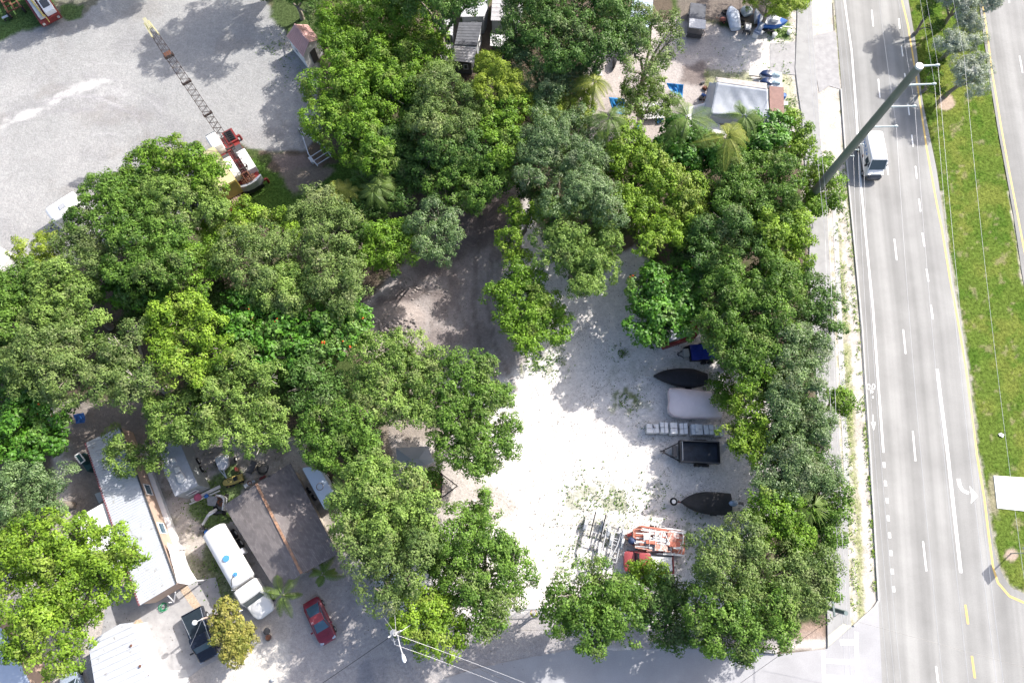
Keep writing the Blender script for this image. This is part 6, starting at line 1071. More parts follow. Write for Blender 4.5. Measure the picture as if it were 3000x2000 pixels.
def pickup(label, pr, pf, w, body, bedm, h=1.75, bedcol=None, gl=GLASSB, name='pickup_truck', cab=(.0, .06, .38, .60), topper=False):
    f = Fr(pr, pf, 1.0); r = thing(name, label, 'pickup truck', f.c); L = f.L / 2; W2 = w / 2; xb = cab[0] * L
    q = MB(); f.loft(q, [(xb - .02, W2, .45, 1.12, 7), (L * .55, W2, .45, 1.14, 7), (L * .9, W2 * .95, .45, 1.08, 6), (L * .98, W2 * .88, .45, 1.0, 6), (L, W2 * .7, .5, .85, 6)], n=28); q.build('hood', body, r, True)
    q = MB()
    for s in (-1, 1): f.box(q, -L, xb, s * W2 - .08 * (s > 0) , s * W2 + .08 * (s < 0), .5, 1.16)
    f.box(q, -L - .04, -L + .06, -W2, W2, .5, 1.16); q.build('bed_side', body, r, bevel=.02); q = MB(); f.box(q, -L + .06, xb, -W2 + .08, W2 - .08, .6, .72); q.build('bed_floor', bedm, r)
    q = MB(); f.loft(q, [(xb, W2 * .84, 1.05, h - .1, 8), (xb + .12, W2 * .84, 1.05, h - .03, 8), (cab[2] * L, W2 * .84, 1.05, h - .03, 8), (cab[3] * L, W2 * .93, 1.05, 1.13, 7)], n=24); q.build('windows', gl, r, True)
    q = MB(); f.loft(q, [(xb - .02, W2 * .78, h - .1, h, 6), (xb + .15, W2 * .83, h - .1, h + .03, 6), (cab[2] * L - .1, W2 * .83, h - .1, h + .03, 6), (cab[2] * L + .05, W2 * .76, h - .08, h - .01, 6)], n=22); q.build('roof', body, r, True)
    for s in (-1, 1): q = MB(); q.tube([f.p(cab[2] * L, s * W2 * .76, h), f.p(cab[3] * L, s * W2 * .88, 1.15)], .05, 6); q.build('pillar', body, r); q = MB(); q.box(f.p(cab[3] * L - .2, s * (W2 + .14), 1.25), (.14, .26, .2), f.ang); q.build('mirror', BLACK, r); q = MB(); q.box(f.p(L * .97, s * W2 * .72, .85), (.14, .35, .2), f.ang); q.build('headlight', CHROME, r)
    wheels(f, r, .38, .26, [(L * .62, W2 - .1), (L * .62, -W2 + .1), (-L * .6, W2 - .1), (-L * .6, -W2 + .1)], GALV); return r, f, L, W2
r, f, L, W2 = pickup('black pickup truck parked beside the bronze oval hedge', (561, 1790), (612, 1930), 1.9, BKP, BLACK)
q = MB(); f.box(q, -L + .1, 0, -W2 + .05, W2 - .05, 1.14, 1.2); q.build('bed_cover', mat('dark_vinyl_cover', (.02, .03, .04), .4, 0, .2), r)
for s in (-1, 1): MB().bar(f.p(-L + .1, s * (W2 - .03), 1.2), f.p(L * .35, s * (W2 * .72), 1.25 + (.5 if False else 0)), .05).build('chrome_rail', CHROME, r)
pickup('red pickup truck with a white flat bed, half under trees below the orange load', (1972, 1648), (1828, 1644), 1.95, mat('red_truck_paint', (.34, .07, .075), .35, 0, .1, 1.2, coat=.4), WHITE, cab=(-.02, .1, .4, .58), gl=GLASS)
r = thing('flat_bed_box', 'white box lid covering the bed of the red pickup', 'truck bed cover', base(1937, 1650)); MB().pp([(1907, 1624), (1968, 1628), (1970, 1672), (1907, 1668)], 1.25, 1.17).build('lid', WHITE, r, bevel=.02); MB().bar(at(1910, 1625, 1.3), at(1968, 1629, 1.3), .08, .08).build('black_rail', BLACK, r)
# delivery van driving on the highway
f = Fr((2553, 410), (2570, 500), 1.6); r = thing('delivery_van', 'white delivery van with blue lettering driving down the highway', 'van', f.c); L = 2.55; W2 = .97
VW = mat('white_van_paint', (.80, .80, .80), .35, 0, .03, 1, coat=.3)
q = MB(); f.loft(q, [(-L, W2 * .96, .45, 2.45, 9), (-L + .15, W2, .4, 2.55, 9), (L * .38, W2, .4, 2.55, 9), (L * .45, W2 * .97, .4, 2.42, 8)], n=32); q.build('body', VW, r, True)
q = MB(); f.loft(q, [(L * .42, W2, .4, 1.55, 8), (L * .72, W2 * .99, .4, 1.4, 7), (L * .86, W2 * .93, .4, 1.22, 6)], n=28); q.build('hood', VW, r, True); q = MB(); f.loft(q, [(L * .84, W2 * .95, .35, 1.0, 6), (L * .95, W2 * .85, .35, .9, 5), (L, W2 * .65, .38, .8, 4)], n=24); q.build('front_bumper', DGREY, r, True)
q = MB(); q.add([f.p(L * .44, -W2 * .86, 2.44), f.p(L * .44, W2 * .86, 2.44), f.p(L * .70, W2 * .90, 1.47), f.p(L * .70, -W2 * .90, 1.47), f.p(L * .42, -W2 * .86, 1.4), f.p(L * .42, W2 * .86, 1.4)], [(0, 1, 2, 3), (0, 4, 5, 1), (2, 5, 4, 3), (1, 5, 2), (0, 3, 4)]); q.build('windscreen', GLASS, r)
for s in (-1, 1):
    q = MB(); f.box(q, L * .16, L * .42, s * W2 - .02, s * W2 + .02, 1.35, 2.0); q.build('side_window', GLASS, r); q = MB(); q.bar(f.p(L * .44, s * W2 * .9, 2.44), f.p(L * .70, s * W2 * .94, 1.46), .08); q.build('pillar', VW, r)
    q = MB(); q.box(f.p(L * .5, s * (W2 + .17), 1.6), (.16, .22, .3), f.ang); q.build('mirror', BLACK, r); q = MB(); q.box(f.p(L * .83, s * W2 * .74, 1.08), (.3, .22, .2), f.ang); q.build('headlight', CHROME, r)
wheels(f, r, .36, .24, [(L * .62, W2 - .1), (L * .62, -W2 + .1), (-L * .62, W2 - .1), (-L * .62, -W2 + .1)], GALV)
LB = mat('blue_lettering', (.10, .25, .55), .6); q = MB()
for k, (x0, x1, z0, z1) in enumerate(((-2.1, -1.75, 1.75, 1.95), (-1.65, -1.3, 1.75, 1.95), (-1.2, -.85, 1.75, 1.95), (-.7, -.3, 1.75, 1.95), (-.15, .15, 1.75, 1.95), (-1.9, -1.2, 1.5, 1.58), (-1.1, -.2, 1.5, 1.58), (-1.9, .1, 2.1, 2.16))): f.box(q, x0, x1, -W2 - .015, -W2 + .01, z0, z1)
q.build('side_lettering', LB, r); q = MB(); f.box(q, -2.3, -2.0, -W2 - .013, -W2 + .01, 1.0, 1.4); f.box(q, -.4, -.1, -W2 - .013, -W2 + .01, .9, 1.3); q.build('brown_emblem', RUST, r)
# tanker truck
f = Fr((628, 1550), (772, 1802), 1.8); r = thing('tanker_truck', 'white tanker truck with blue hatches parked beside the shingled house', 'tanker truck', f.c); L = f.L / 2; xt = -L + (at(708, 1712, 2) - at(628, 1550, 2)).length
q = MB(); f.loft(q, [(-L, .9, 1.2, 2.7, 2.3), (-L + .15, 1.1, 1.05, 2.85, 2.3), (xt - .15, 1.1, 1.05, 2.85, 2.3), (xt, .9, 1.2, 2.7, 2.3)], n=30); tk = q.build('tank', WHITE, r, True); q = MB(); f.box(q, -L + .2, L - 1.0, -.5, .5, .65, 1.05); q.build('chassis', DGREY, r)
q = MB(); f.loft(q, [(xt + .25, 1.0, .9, 2.4, 7), (xt + .35, 1.08, .8, 2.6, 7), (xt + 1.5, 1.08, .8, 2.6, 7), (xt + 1.9, 1.05, .8, 1.7, 7)], n=26); q.build('cab', WHITE, r, True); q = MB(); f.loft(q, [(xt + 1.8, 1.05, .6, 1.62, 5), (L - .5, .98, .6, 1.5, 4), (L - .1, .8, .6, 1.3, 4), (L, .6, .65, 1.1, 4)], n=26); q.build('hood', WHITE, r, True)
q = MB(); q.add([f.p(xt + 1.52, -.85, 2.5), f.p(xt + 1.52, .85, 2.5), f.p(xt + 1.98, .93, 1.72), f.p(xt + 1.98, -.93, 1.72), f.p(xt + 1.5, -.85, 1.7), f.p(xt + 1.5, .85, 1.7)], [(0, 1, 2, 3), (0, 4, 5, 1), (2, 5, 4, 3), (1, 5, 2), (0, 3, 4)]); q.build('windscreen', GLASS, r)
for x, R_ in ((-L + 3.2, .3), (xt - .9, .2)): MB().tube([f.p(x, 0, 2.8), f.p(x, 0, 2.95)], R_, 14).build('hatch', mat('light_blue_hatch', (.08, .28, .62), .5), tk, True)
MB().tube([f.p(xt - .9, 0, 2.95), f.p(xt - .7, -.5, 2.9), f.p(xt - .3, -.85, 2.6), f.p(xt, -.8, 2.1)], .035, 6).build('hose', DGREY, r); q = MB(); q.bar(f.p(-L + .3, -1.15, 1.9), f.p(xt - .2, -1.15, 1.9), .05); q.build('side_rail', GALV, r); q = MB(); f.box(q, -L + 3.0, -L + 3.5, 1.05, 1.35, 1.2, 1.9); q.build('side_box', WHITE, r)
for s in (-1, 1): MB().tube([f.p(xt + 1.8, s * 1.05, 1.6), f.p(xt + 1.9, s * 1.45, 1.7)], .03, 5).build('mirror_arm', DGREY, r); q = MB(); q.box(f.p(xt + 1.9, s * 1.45, 1.8), (.1, .2, .4), f.ang); q.build('mirror', WHITE, r); q = MB(); q.tube([f.p(xt + .1, s * .9, .8), f.p(xt + .1, s * .9, 2.9)], .06, 8); q.build('exhaust_stack', CHROME, r)
wheels(f, r, .48, .3, [(x, y) for x in (-L + 1.1, -L + 2.2, L - 1.2) for y in (-.95, .95)], WHITE)

# ------------------------------------------------------------------ lower left houses
r = thing('shingled_house', 'house with a grey-brown shingled gable roof and an orange-tan ridge', 'house', base(830, 1560)); ze, zr = 2.7, 3.6
A, B, Cc, D_ = (655, 1480), (812, 1733), (990, 1622), (851, 1356); RA, RB = (751, 1417), (884, 1680)
sm_ = bpy.data.materials.new('roof_shingles'); sm_.use_nodes = True; nt = sm_.node_tree; b = nt.nodes['Principled BSDF']; b.inputs['Roughness'].default_value = .95
tc = N(nt, 'ShaderNodeTexCoord'); mp = N(nt, 'ShaderNodeMapping'); f = Fr(B, A, ze); mp.inputs['Rotation'].default_value = (0, 0, -f.ang); nt.links.new(tc.outputs['Object'], mp.inputs[0]); br = N(nt, 'ShaderNodeTexBrick'); nt.links.new(mp.outputs[0], br.inputs[0])
for k, v_ in (('Scale', 1.0), ('Mortar Size', .02), ('Mortar Smooth', .8), ('Bias', -.1), ('Brick Width', .30), ('Row Height', .15)): br.inputs[k].default_value = v_
br.inputs['Color1'].default_value = (.235, .21, .205, 1); br.inputs['Color2'].default_value = (.15, .135, .135, 1); br.inputs['Mortar'].default_value = (.11, .095, .09, 1)
n1 = N(nt, 'ShaderNodeTexNoise'); n1.inputs['Scale'].default_value = 1.3; n1.inputs['Detail'].default_value = 6; nt.links.new(tc.outputs['Object'], n1.inputs[0]); mr = N(nt, 'ShaderNodeMapRange'); mr.inputs[3].default_value = .7; mr.inputs[4].default_value = 1.3; nt.links.new(n1.outputs['Fac'], mr.inputs[0]); sc = N(nt, 'ShaderNodeVectorMath', operation='SCALE'); nt.links.new(br.outputs['Color'], sc.inputs[0]); nt.links.new(mr.outputs[0], sc.inputs['Scale']); nt.links.new(sc.outputs[0], b.inputs['Base Color'])
rf = MB(); a_, b_, c_, d_ = [at(*p, ze) for p in (A, B, Cc, D_)]; ra, rb_ = at(*RA, zr), at(*RB, zr); dz = Vector((0, 0, .1))
for q4 in ((a_, b_, rb_, ra), (ra, rb_, c_, d_)): rf.add(list(q4) + [p - dz for p in q4], [(0, 1, 2, 3), (7, 6, 5, 4), (0, 4, 5, 1), (1, 5, 6, 2), (2, 6, 7, 3), (3, 7, 4, 0)])
ro = rf.build('roof', sm_, r); rc = MB()
for i in range(26): p, q_ = ra.lerp(rb_, i / 26), ra.lerp(rb_, (i + .94) / 26); rc.bar(p + Vector((0, 0, .03)), q_ + Vector((0, 0, .035)), .24, .04)
rc.build('ridge_cap', mat('orange_tan_ridge', (.38, .22, .14), .9, 0, .4, 2, stains=((.22, .17, .14), 2.5, .52)), ro)
for u, v in ((792, 1395), (791, 1446)): p = at(u, v, 3.1); k = MB().tube([p - Vector((0, 0, .2)), p + Vector((0, 0, .35))], .09, 10); k.build('vent_pipe', DGREY, ro, True)
wb = MB(); cc_ = (a_ + b_ + c_ + d_) / 4; inn = lambda p: Vector((p.x, p.y, 0)) + (Vector((cc_.x, cc_.y, 0)) - Vector((p.x, p.y, 0))) * .1
wp = [inn(p) for p in (a_, b_, c_, d_)]; wb.prism(wp if sum(a.x * b.y - b.x * a.y for a, b in zip(wp, wp[1:] + wp[:1])) > 0 else wp[::-1], 0, ze - .12)
for e0, e1, rr in ((a_, d_, ra), (b_, c_, rb_)): wb.add([inn(e0) + Vector((0, 0, ze - .13)), inn(e1) + Vector((0, 0, ze - .13)), inn(rr) + Vector((0, 0, zr - .25))], [(0, 1, 2)])
wl = wb.build('wall', mat('beige_house_wall', (.45, .40, .34), .85, 0, .08), r)
for t0, t1 in ((.12, .25), (.62, .75)): window(wl, wp[1].lerp(wp[2], t0), wp[1].lerp(wp[2], t1), .9, 1.9, out=((wp[1] + wp[2]) / 2 - inn(cc_))[:2])
n_ = ((wp[1] + wp[2]) / 2 - Vector((cc_.x, cc_.y, 0))).normalized(); MB().bar(wp[1].lerp(wp[2], .38) + n_ * .03 + Vector((0, 0, 1)), wp[1].lerp(wp[2], .5) + n_ * .03 + Vector((0, 0, 1)), .05, 2).build('door', WOOD, r)
# long white mobile home
WROOF = mat('white_metal_roof', (.50, .53, .58), .45, .1, .06, 1.0, stains=((.30, .29, .27), 1.4, .58))
px = [(250, 1297), (352, 1250), (404, 1398), (517, 1708), (408, 1773)]
r = thing('mobile_home', 'very long white mobile home with a tan side wall and corrugated roof', 'mobile home', base(390, 1500)); z = 2.9; ro = slab_roof(r, px, z, WROOF, name='roof')
rb2 = MB(); e0, e1 = at(250, 1297, z), at(408, 1773, z); g0, g1 = at(352, 1250, z), at(517, 1708, z)
for i in range(1, 66): t = i / 66; rb2.bar(e0.lerp(e1, t) + Vector((0, 0, .03)), g0.lerp(g1, t) + Vector((0, 0, .03)), .05, .05)
rb2.build('roof_ribs', WROOF, ro); wb = MB(); ins = .25; lf = (e1 - e0).normalized(); nn = Vector((-lf.y, lf.x, 0)); wpts = [(e0 + nn * ins).xy, (e1 + nn * ins).xy, (g1 - nn * .12).xy, (g0 - nn * .12).xy]
wpts = [(p[0], p[1]) for p in wpts]; wb.prism(wpts, .3, z - .1); wl = wb.build('wall', TAN, r)
for t0, t1 in ((.37, .44), (.62, .69), (.84, .89)): a = Vector((*wpts[3], 0)).lerp(Vector((*wpts[2], 0)), t0); b = Vector((*wpts[3], 0)).lerp(Vector((*wpts[2], 0)), t1); window(wl, a, b, 1.0, 2.2, out=tuple(nn.xy), glass=GLASSB)
gu = MB(); gu.bar(at(404, 1398, z + .03), at(517, 1708, z + .03), .12, .12); gu.bar(g0 + Vector((0, 0, .03)), at(404, 1398, z + .03), .12, .12); gu.build('gutter', DGREY, r); gu = MB().bar(e0 + Vector((0, 0, -.02)), e1 + Vector((0, 0, -.02)), .14, .14); gu.build('fascia', mat('maroon_fascia', (.16, .06, .07), .6), r)
q = MB(); u0 = Vector((*wpts[3], 0)).lerp(Vector((*wpts[2], 0)), .2) + nn * .02; u1 = Vector((*wpts[2], 0)) + nn * .02; q.prism([u0, u1, u1 + nn * .45, u0 + nn * .45], .0, .55); q.build('skirt', WHITE, r)
r = thing('flat_roofed_extension', 'flat white extension on the left side of the long mobile home', 'extension', base(290, 1560)); px = [(219, 1520), (312, 1467), (350, 1560), (380, 1650), (300, 1690)]; slab_roof(r, px, 2.7, WHITE, ribs=0); walls(r, px, 2.7, GREYW, .15)
r = thing('porch_roof', 'bright white porch roof along the lower right side of the long mobile home', 'porch', base(540, 1660)); slab_roof(r, [(489, 1588), (512, 1600), (577, 1700), (553, 1712), (519, 1706)], 2.5, WHITE)
for u, v in ((507, 1605), (570, 1700), (530, 1702)): p = at(u, v, 2.4); MB().bar((p.x, p.y, 0), p, .1).build('post', WHITE, r)
r = thing('trellis_bracket', 'white triangular bracket and posts under the lower gable of the long mobile home', 'bracket', base(505, 1745)); q = MB()
for a, b in (((514, 1733), (510, 1762)), ((492, 1744), (510, 1762))): q.bar(at(*a, 1.6), at(*b, .4), .08)
q.build('brace', WHITE, r); p = at(510, 1762, 0); MB().bar((p.x, p.y, 0), (p.x, p.y, 1.0), .08).build('post', WHITE, r)
GRN = mat('green_hose', (.02, .28, .12), .5); q = MB(); p = at(480, 1776, .05)
for k in range(5): q.torus((p.x + random.Random(k).uniform(-.1, .1), p.y + random.Random(k + 9).uniform(-.1, .1), .05 + k * .03), .28 + .03 * k, .02, (random.Random(k).uniform(-.3, .3), .1, 1))
tag(q.build('garden_hose', GRN), 'coiled green garden hose on the driveway below the long mobile home', 'hose')
r, w, ro = home('white ribbed metal roof building at the bottom left edge of the driveway', [(258, 1882), (350, 1827), (388, 1822), (470, 2060), (300, 2140)], 2.8, WHITED, WROOF, 0, name='outbuilding', win=((3, .2, .4),), cat='outbuilding'); q = MB(); a, b, c, d = at(258, 1882, 2.82), at(385, 1824, 2.82), at(468, 2058, 2.82), at(300, 2138, 2.82)
for i in range(13): t = (i + .5) / 13; q.bar(a.lerp(d, t), b.lerp(c, t), .10, .09)
q.build('roof_ribs', CORR, ro); 
for u, v in ((384, 1890), (410, 1950)): MB().box(at(u, v, 2.9), (.12, .2, .16)).build('roof_vent', RUST, ro)
home('pale blue roofed house in the bottom left corner', [(-90, 1790), (12, 1845), (92, 2010), (60, 2080), (-120, 2080)], 3.0, TAN, mat('pale_blue_roof', (.48, .54, .64), .5, 0, .08), 0, win=((1, .2, .4),), name='house', cat='house')
f = Fr((160, 2030), (205, 1975), .8); car('parked_car', 'silver-blue car under the huge corner tree at the bottom edge', (235, 2070), (195, 1965), 1.75, mat('silver_blue_paint', (.38, .44, .52), .3, .2, .05, coat=.5), gl=GLASS)
# grey travel trailer
r = thing('travel_trailer', 'grey travel trailer with three roof vents beside the long mobile home', 'travel trailer', base(560, 1400)); px = [(455, 1322), (522, 1286), (580, 1421), (513, 1454)]; z = 3.0; GRT = mat('grey_trailer_roof', (.34, .36, .40), .7, 0, .16, 1.1, stains=((.5, .5, .5), 1.3, .62)); slab_roof(r, px, z, GRT, th=.12); w = walls(r, px, z, mat('grey_trailer_wall', (.36, .38, .39), .6, 0, .08), .05, name='wall')
for pq, zz, nm in (([(497, 1345), (510, 1340), (516, 1351), (502, 1357)], 3.18, 'vent'), ([(509, 1370), (522, 1366), (528, 1380), (514, 1386)], 3.25, 'vent'), ([(514, 1394), (531, 1383), (540, 1395), (541, 1407), (530, 1415), (522, 1413)], 3.3, 'air_conditioner')): MB().pp(pq, zz, z).build('roof_' + nm, WHITED, r, bevel=.03)
pa, pb = P2(513, 1454, z), P2(580, 1421, z); window(w, pa.lerp(pb, .25), pa.lerp(pb, .7), 1.3, 2.0, out=(.3, -1)); f = Fr((488, 1305), (546, 1437), z); wheels(f, r, .35, .22, [(-.5, -1.15), (.4, -1.15), (-.5, 1.15), (.4, 1.15)])
q = MB(); q.bar(P2(513, 1454, z) + Vector((.2, -.1, .12)), P2(580, 1421, z) + Vector((.9, .2, .12)), .3, .12); q.bar(P2(513, 1454, z) + Vector((.1, -.45, .1)), P2(580, 1421, z) + Vector((.9, -.2, .1)), .15, .1); tag(q.build('wall_planks', WHITED), 'white planks lying on the ground at the lower end of the travel trailer', 'planks')
p = at(578, 1456, .5); r = thing('flower_pot', 'pink tub at the lower end of the travel trailer', 'tub', base(578, 1456)); MB().tube([(p.x, p.y, 0), (p.x, p.y, .45)], [.25, .34], 14).build('body', mat('pink_plastic', (.52, .13, .22), .5), r, True); MB().torus((p.x, p.y, .45), .33, .03).build('rim', mat('pink_plastic', (.52, .13, .22)), r)
# small covered dinghy on trailer
r = thing('small_boat', 'small boat with a stained pale cover on its trailer above the yard clutter', 'boat', base(650, 1355)); ed = [(628, 1344), (640, 1334), (655, 1331), (668, 1330), (670, 1358), (668, 1365), (655, 1378), (640, 1374), (633, 1358)]; P0 = [at(u, v, 1.1) for u, v in ed]; cen = sum(P0, Vector()) / len(P0)
MB().loft([[Vector((*(cen + (p - cen) * s).xy, h)) for p in P0] for s, h in ((.8, .5), (1, 1.0), (.96, 1.12), (.6, 1.25), (.15, 1.33))]).build('cover', mat('stained_pale_cover', (.60, .60, .62), .6, 0, .15, 1.5, .3, stains=((.15, .15, .19), 1.7, .6)), r, True)
q = MB(); q.bar(at(655, 1378, .5), at(664, 1400, .4), .1); q.bar(at(640, 1372, .5), at(664, 1400, .4), .08); q.build('tongue', GALV, r); f = Fr((655, 1330), (660, 1380), .8); wheels(f, r, .28, .18, [(-.2, -.9), (-.2, .9)])
# yard clutter
f = Fr((700, 1400), (668, 1412), .5); r = thing('lawn_mower', 'yellow riding mower among the clutter above the shingled house', 'lawn mower', f.c); q = MB(); f.loft(q, [(-.9, .35, .25, .6), (0, .4, .25, .65), (.8, .3, .25, .75), (1.0, .15, .3, .65)], n=14); q.build('body', YEL, r, True); q = MB(); q.box(f.p(-.3, 0, .8), (.4, .4, .15), f.ang); q.box(f.p(-.5, 0, 1.0), (.1, .4, .35), f.ang); q.build('seat', BLACK, r, bevel=.04); MB().torus(f.p(.25, 0, .95), .16, .02).build('steering_wheel', BLACK, r); wheels(f, r, .25, .16, [(-.6, -.42), (-.6, .42), (.65, -.36), (.65, .36)], YEL)
for u, v, m_, nm, lb, cat in ((702, 1403, BLUEP, 'bucket', 'blue bucket right of the yellow riding mower', 'bucket'), (605, 1452, BLUEP, 'bucket', 'dark blue bucket beside the small excavator', 'bucket'), (605, 1557, BLUEP, 'bucket', 'light blue bucket at the rear corner of the tanker', 'bucket'), (683, 1418, BLACK, 'bucket', 'black bucket below the yellow riding mower', 'bucket')):
    p = at(u, v, .3); r = thing(nm, lb, cat, base(u, v)); MB().tube([(p.x, p.y, 0), (p.x, p.y, .35)], [.16, .2], 12).build('body', m_, r, True); MB().torus((p.x, p.y, .35), .2, .018).build('rim', m_, r)
r = thing('lounge_chair', 'grey folded lounge seat in the shade above the shingled house', 'lounge chair', base(738, 1365)); f = Fr((730, 1385), (745, 1350), .4); q = MB(); q.box(f.p(0, 0, .35), (1.2, .6, .1), f.ang); q.box(f.p(-.6, 0, .6), (.1, .6, .5), f.ang); q.build('cushion', DGREY, r, bevel=.03)
for x in (-.5, .5):
    for y in (-.25, .25): MB().bar(f.p(x, y, 0), f.p(x, y, .32), .05).build('leg', GALV, r)
r = thing('brick_stack', 'reddish box in the weeds right of the small covered boat', 'box', base(690, 1372)); MB().pp([(685, 1366), (694, 1368), (696, 1380), (688, 1380)], .5).build('body', RUST, r, bevel=.02); MB().pp([(686, 1367), (693, 1369), (694, 1376), (688, 1376)], .54, .5).build('lid', REDP, r)
q = MB()
for k in range(3): p = at(770, 1368 + k * 4, .05 + k * .03); q.torus(p, .55 - .05 * k, .025, (.1, .05, 1), 28)
tag(q.build('cable_coil', BLACK), 'loose black cable coil above the shingled house', 'cable')
r = thing('washing_machine', 'white appliance lying at the upper eave of the shingled house', 'appliance', base(722, 1424)); MB().pp([(712, 1420), (726, 1413), (731, 1421), (718, 1430)], .8).build('body', WHITE, r, bevel=.03); MB().pp([(728, 1412), (744, 1405), (748, 1411), (733, 1419)], .5).build('drum_part', GALV, r, bevel=.05); p = at(731, 1414, .85); MB().torus(p, .18, .05).build('hose', RUST, r)
r = thing('tiller', 'red garden tool lying by the shingled house eave', 'garden tool', base(770, 1398)); q = MB(); q.bar(at(760, 1404, .2), at(777, 1393, .3), .2, .15); q.build('body', REDP, r, bevel=.03); MB().bar(at(777, 1393, .3), at(752, 1400, .6), .04).build('handle', DGREY, r)
# mini excavator
f = Fr((651, 1478), (618, 1470), 1.2); r = thing('mini_excavator', 'small grey excavator without paint, arm stretched toward the tanker', 'excavator', base(635, 1478)); c = f.c
q = MB(); 
for s in (-1, 1): q.loft([[c + Vector((.45 * s + dx, y, z)) for dx, z in ((-.16, 0), (.16, 0), (.16, h), (-.16, h))] for y, h in ((-1.0, .15), (-.8, .42), (.8, .42), (1.0, .15))])
q.build('tracks', RUB, r); q = MB(); q.pp([(606, 1458), (614, 1451), (634, 1454), (637, 1462), (630, 1482), (608, 1480)], 1.95, 1.9); q.build('canopy', mat('grimy_canopy', (.20, .20, .21), .6, 0, .35, 2), r, bevel=.02)
q = MB()
for u, v in ((609, 1460), (631, 1457), (628, 1479), (610, 1478)): p = at(u, v, 1.9); q.bar((p.x, p.y, .8), p, .05)
q.build('canopy_frame', DGREY, r); q = MB(); q.pp([(632, 1450), (645, 1451), (655, 1460), (653, 1490), (640, 1492), (634, 1480)], 1.1, .6); q.build('engine_deck', DGREY, r, bevel=.03); q = MB(); q.pp([(630, 1447), (648, 1449), (658, 1458), (653, 1494), (649, 1494), (652, 1462), (644, 1455), (630, 1453)], 1.3, .5); q.build('counterweight', WHITED, r, bevel=.02)
q = MB()
rs = random.Random(3)
for k in range(12): a = at(636 + rs.uniform(0, 14), 1458 + rs.uniform(0, 28), 1.2); q.bar(a, a + Vector((rs.uniform(-.5, .5), rs.uniform(-.5, .5), .1)), .06)
q.build('hydraulic_pipes', RUST, r); q = MB(); q.bar(at(634, 1492, 1.0), at(612, 1505, 1.7), .22, .3); q.bar(at(612, 1505, 1.7), at(594, 1536, .9), .18, .25); q.build('boom_arm', WHITED, r, bevel=.03); q = MB(); q.bar(at(628, 1500, 1.5), at(606, 1515, 1.7), .07); q.build('hydraulic_cylinder', CHROME, r); q = MB(); q.pp([(582, 1548), (592, 1540), (599, 1553), (590, 1560)], .55, .1); q.bar(at(594, 1536, .9), at(592, 1548, .5), .2); q.build('bucket', DGREY, r, bevel=.04); q = MB(); q.pp([(630, 1498), (660, 1494), (662, 1500), (632, 1505)], .4, .1); q.build('dozer_blade', DGREY, r)
# dark crate left of the mobile home
r = thing('pale_rimmed_box', 'tall dark green cabinet with a white rimmed open top left of the long mobile home', 'cabinet', base(255, 1355)); q = MB(); q.pp([(220, 1335), (233, 1326), (248, 1349), (236, 1358)], 1.9); q.build('body', mat('dark_teal_paint', (.02, .07, .075), .6, 0, .2), r); q = MB(); cs = [(219, 1335), (232, 1326), (249, 1348), (236, 1358)]
for a, b in zip(cs, cs[1:] + cs[:1]): q.bar(at(*a, 1.95), at(*b, 1.95), .1, .08)
q.build('rim', WHITE, r); MB().pp([(236, 1330), (246, 1326), (270, 1368), (255, 1380), (240, 1356)], 1.0, 0).build('side_board', mat('dark_teal_paint', (.02, .07, .075)), r)
r = thing('ramp', 'grey metal step beside the left wall of the long mobile home', 'step', base(290, 1462)); MB().pp([(277, 1446), (296, 1440), (307, 1464), (290, 1474)], .5, .42).build('tread', GALV, r)
for u, v in ((280, 1448), (302, 1464)): p = at(u, v, .42); MB().bar((p.x, p.y, 0), p, .06).build('leg', GALV, r)
# white trailer (hexagonal) behind the shingled house
r = thing('cargo_trailer', 'long white cargo trailer with a ring stain between the shingled house and the trees', 'trailer', base(935, 1430)); px = [(884, 1370), (902, 1366), (940, 1378), (990, 1462), (950, 1492)]; q = MB(); q.pp(px, 2.5, .5, 0); q.build('body', mat('blue_white_paint', (.62, .68, .76), .4, 0, .05), r, bevel=.08); p = at(937, 1425, 2.52); MB().torus(p, .32, .03, n=24).build('roof_ring', WOOD, r); q = MB(); q.pp([(912, 1376), (919, 1374), (922, 1382), (914, 1384)], 2.62, 2.5); q.build('roof_vent', WHITED, r); q = MB(); q.bar(at(956, 1470, 2.6), at(976, 1466, 2.6), .12, .1); q.build('antenna', DGREY, r); f = Fr((892, 1368), (970, 1478), 1.5); wheels(f, r, .35, .22, [(-.5, -1.1), (-.5, 1.1), (.4, -1.1), (.4, 1.1)])
# grey canopy and orange utility trailer in the middle
r = thing('canopy_tent', 'grey pop-up canopy between the open sunlit trees', 'canopy', base(1212, 1340)); e = [(1160, 1312), (1255, 1306), (1268, 1350), (1250, 1362), (1165, 1372)]; P0 = [at(u, v, 2.3) for u, v in e]; ap = [at(1205, 1345, 2.95), at(1225, 1343, 2.95)]; q = MB(); q.add(P0 + ap, [(0, 5, 6, 1), (1, 6, 2), (2, 6, 3), (3, 6, 5, 4), (4, 5, 0)]); o = q.build('canopy', mat('grey_canvas', (.40, .41, .44), .8, 0, .08, 1.5), r); mm = o.modifiers.new('thickness', 'SOLIDIFY'); mm.thickness = .03
for p in (P0[0], P0[1], P0[2], P0[4]): MB().bar((p.x, p.y, 0), p, .06).build('leg', GALV, r)
MB().bar(at(1252, 1360, 2.2), at(1272, 1345, 2.2), .3, .05).build('side_flap', WHITED, r)
f = Fr((1236, 1422), (1294, 1422), .8); r = thing('utility_trailer', 'orange utility trailer with a black A-frame tongue at the bright gravel edge', 'trailer', f.c); L = f.L / 2; q = MB(); f.box(q, -L, L, -1.15, 1.15, .5, .62); q.build('deck', ORANGE, r); q = MB()
for s in (-1, 1): f.box(q, -L, L, s * 1.15 - .04, s * 1.15 + .04, .6, 1.0)
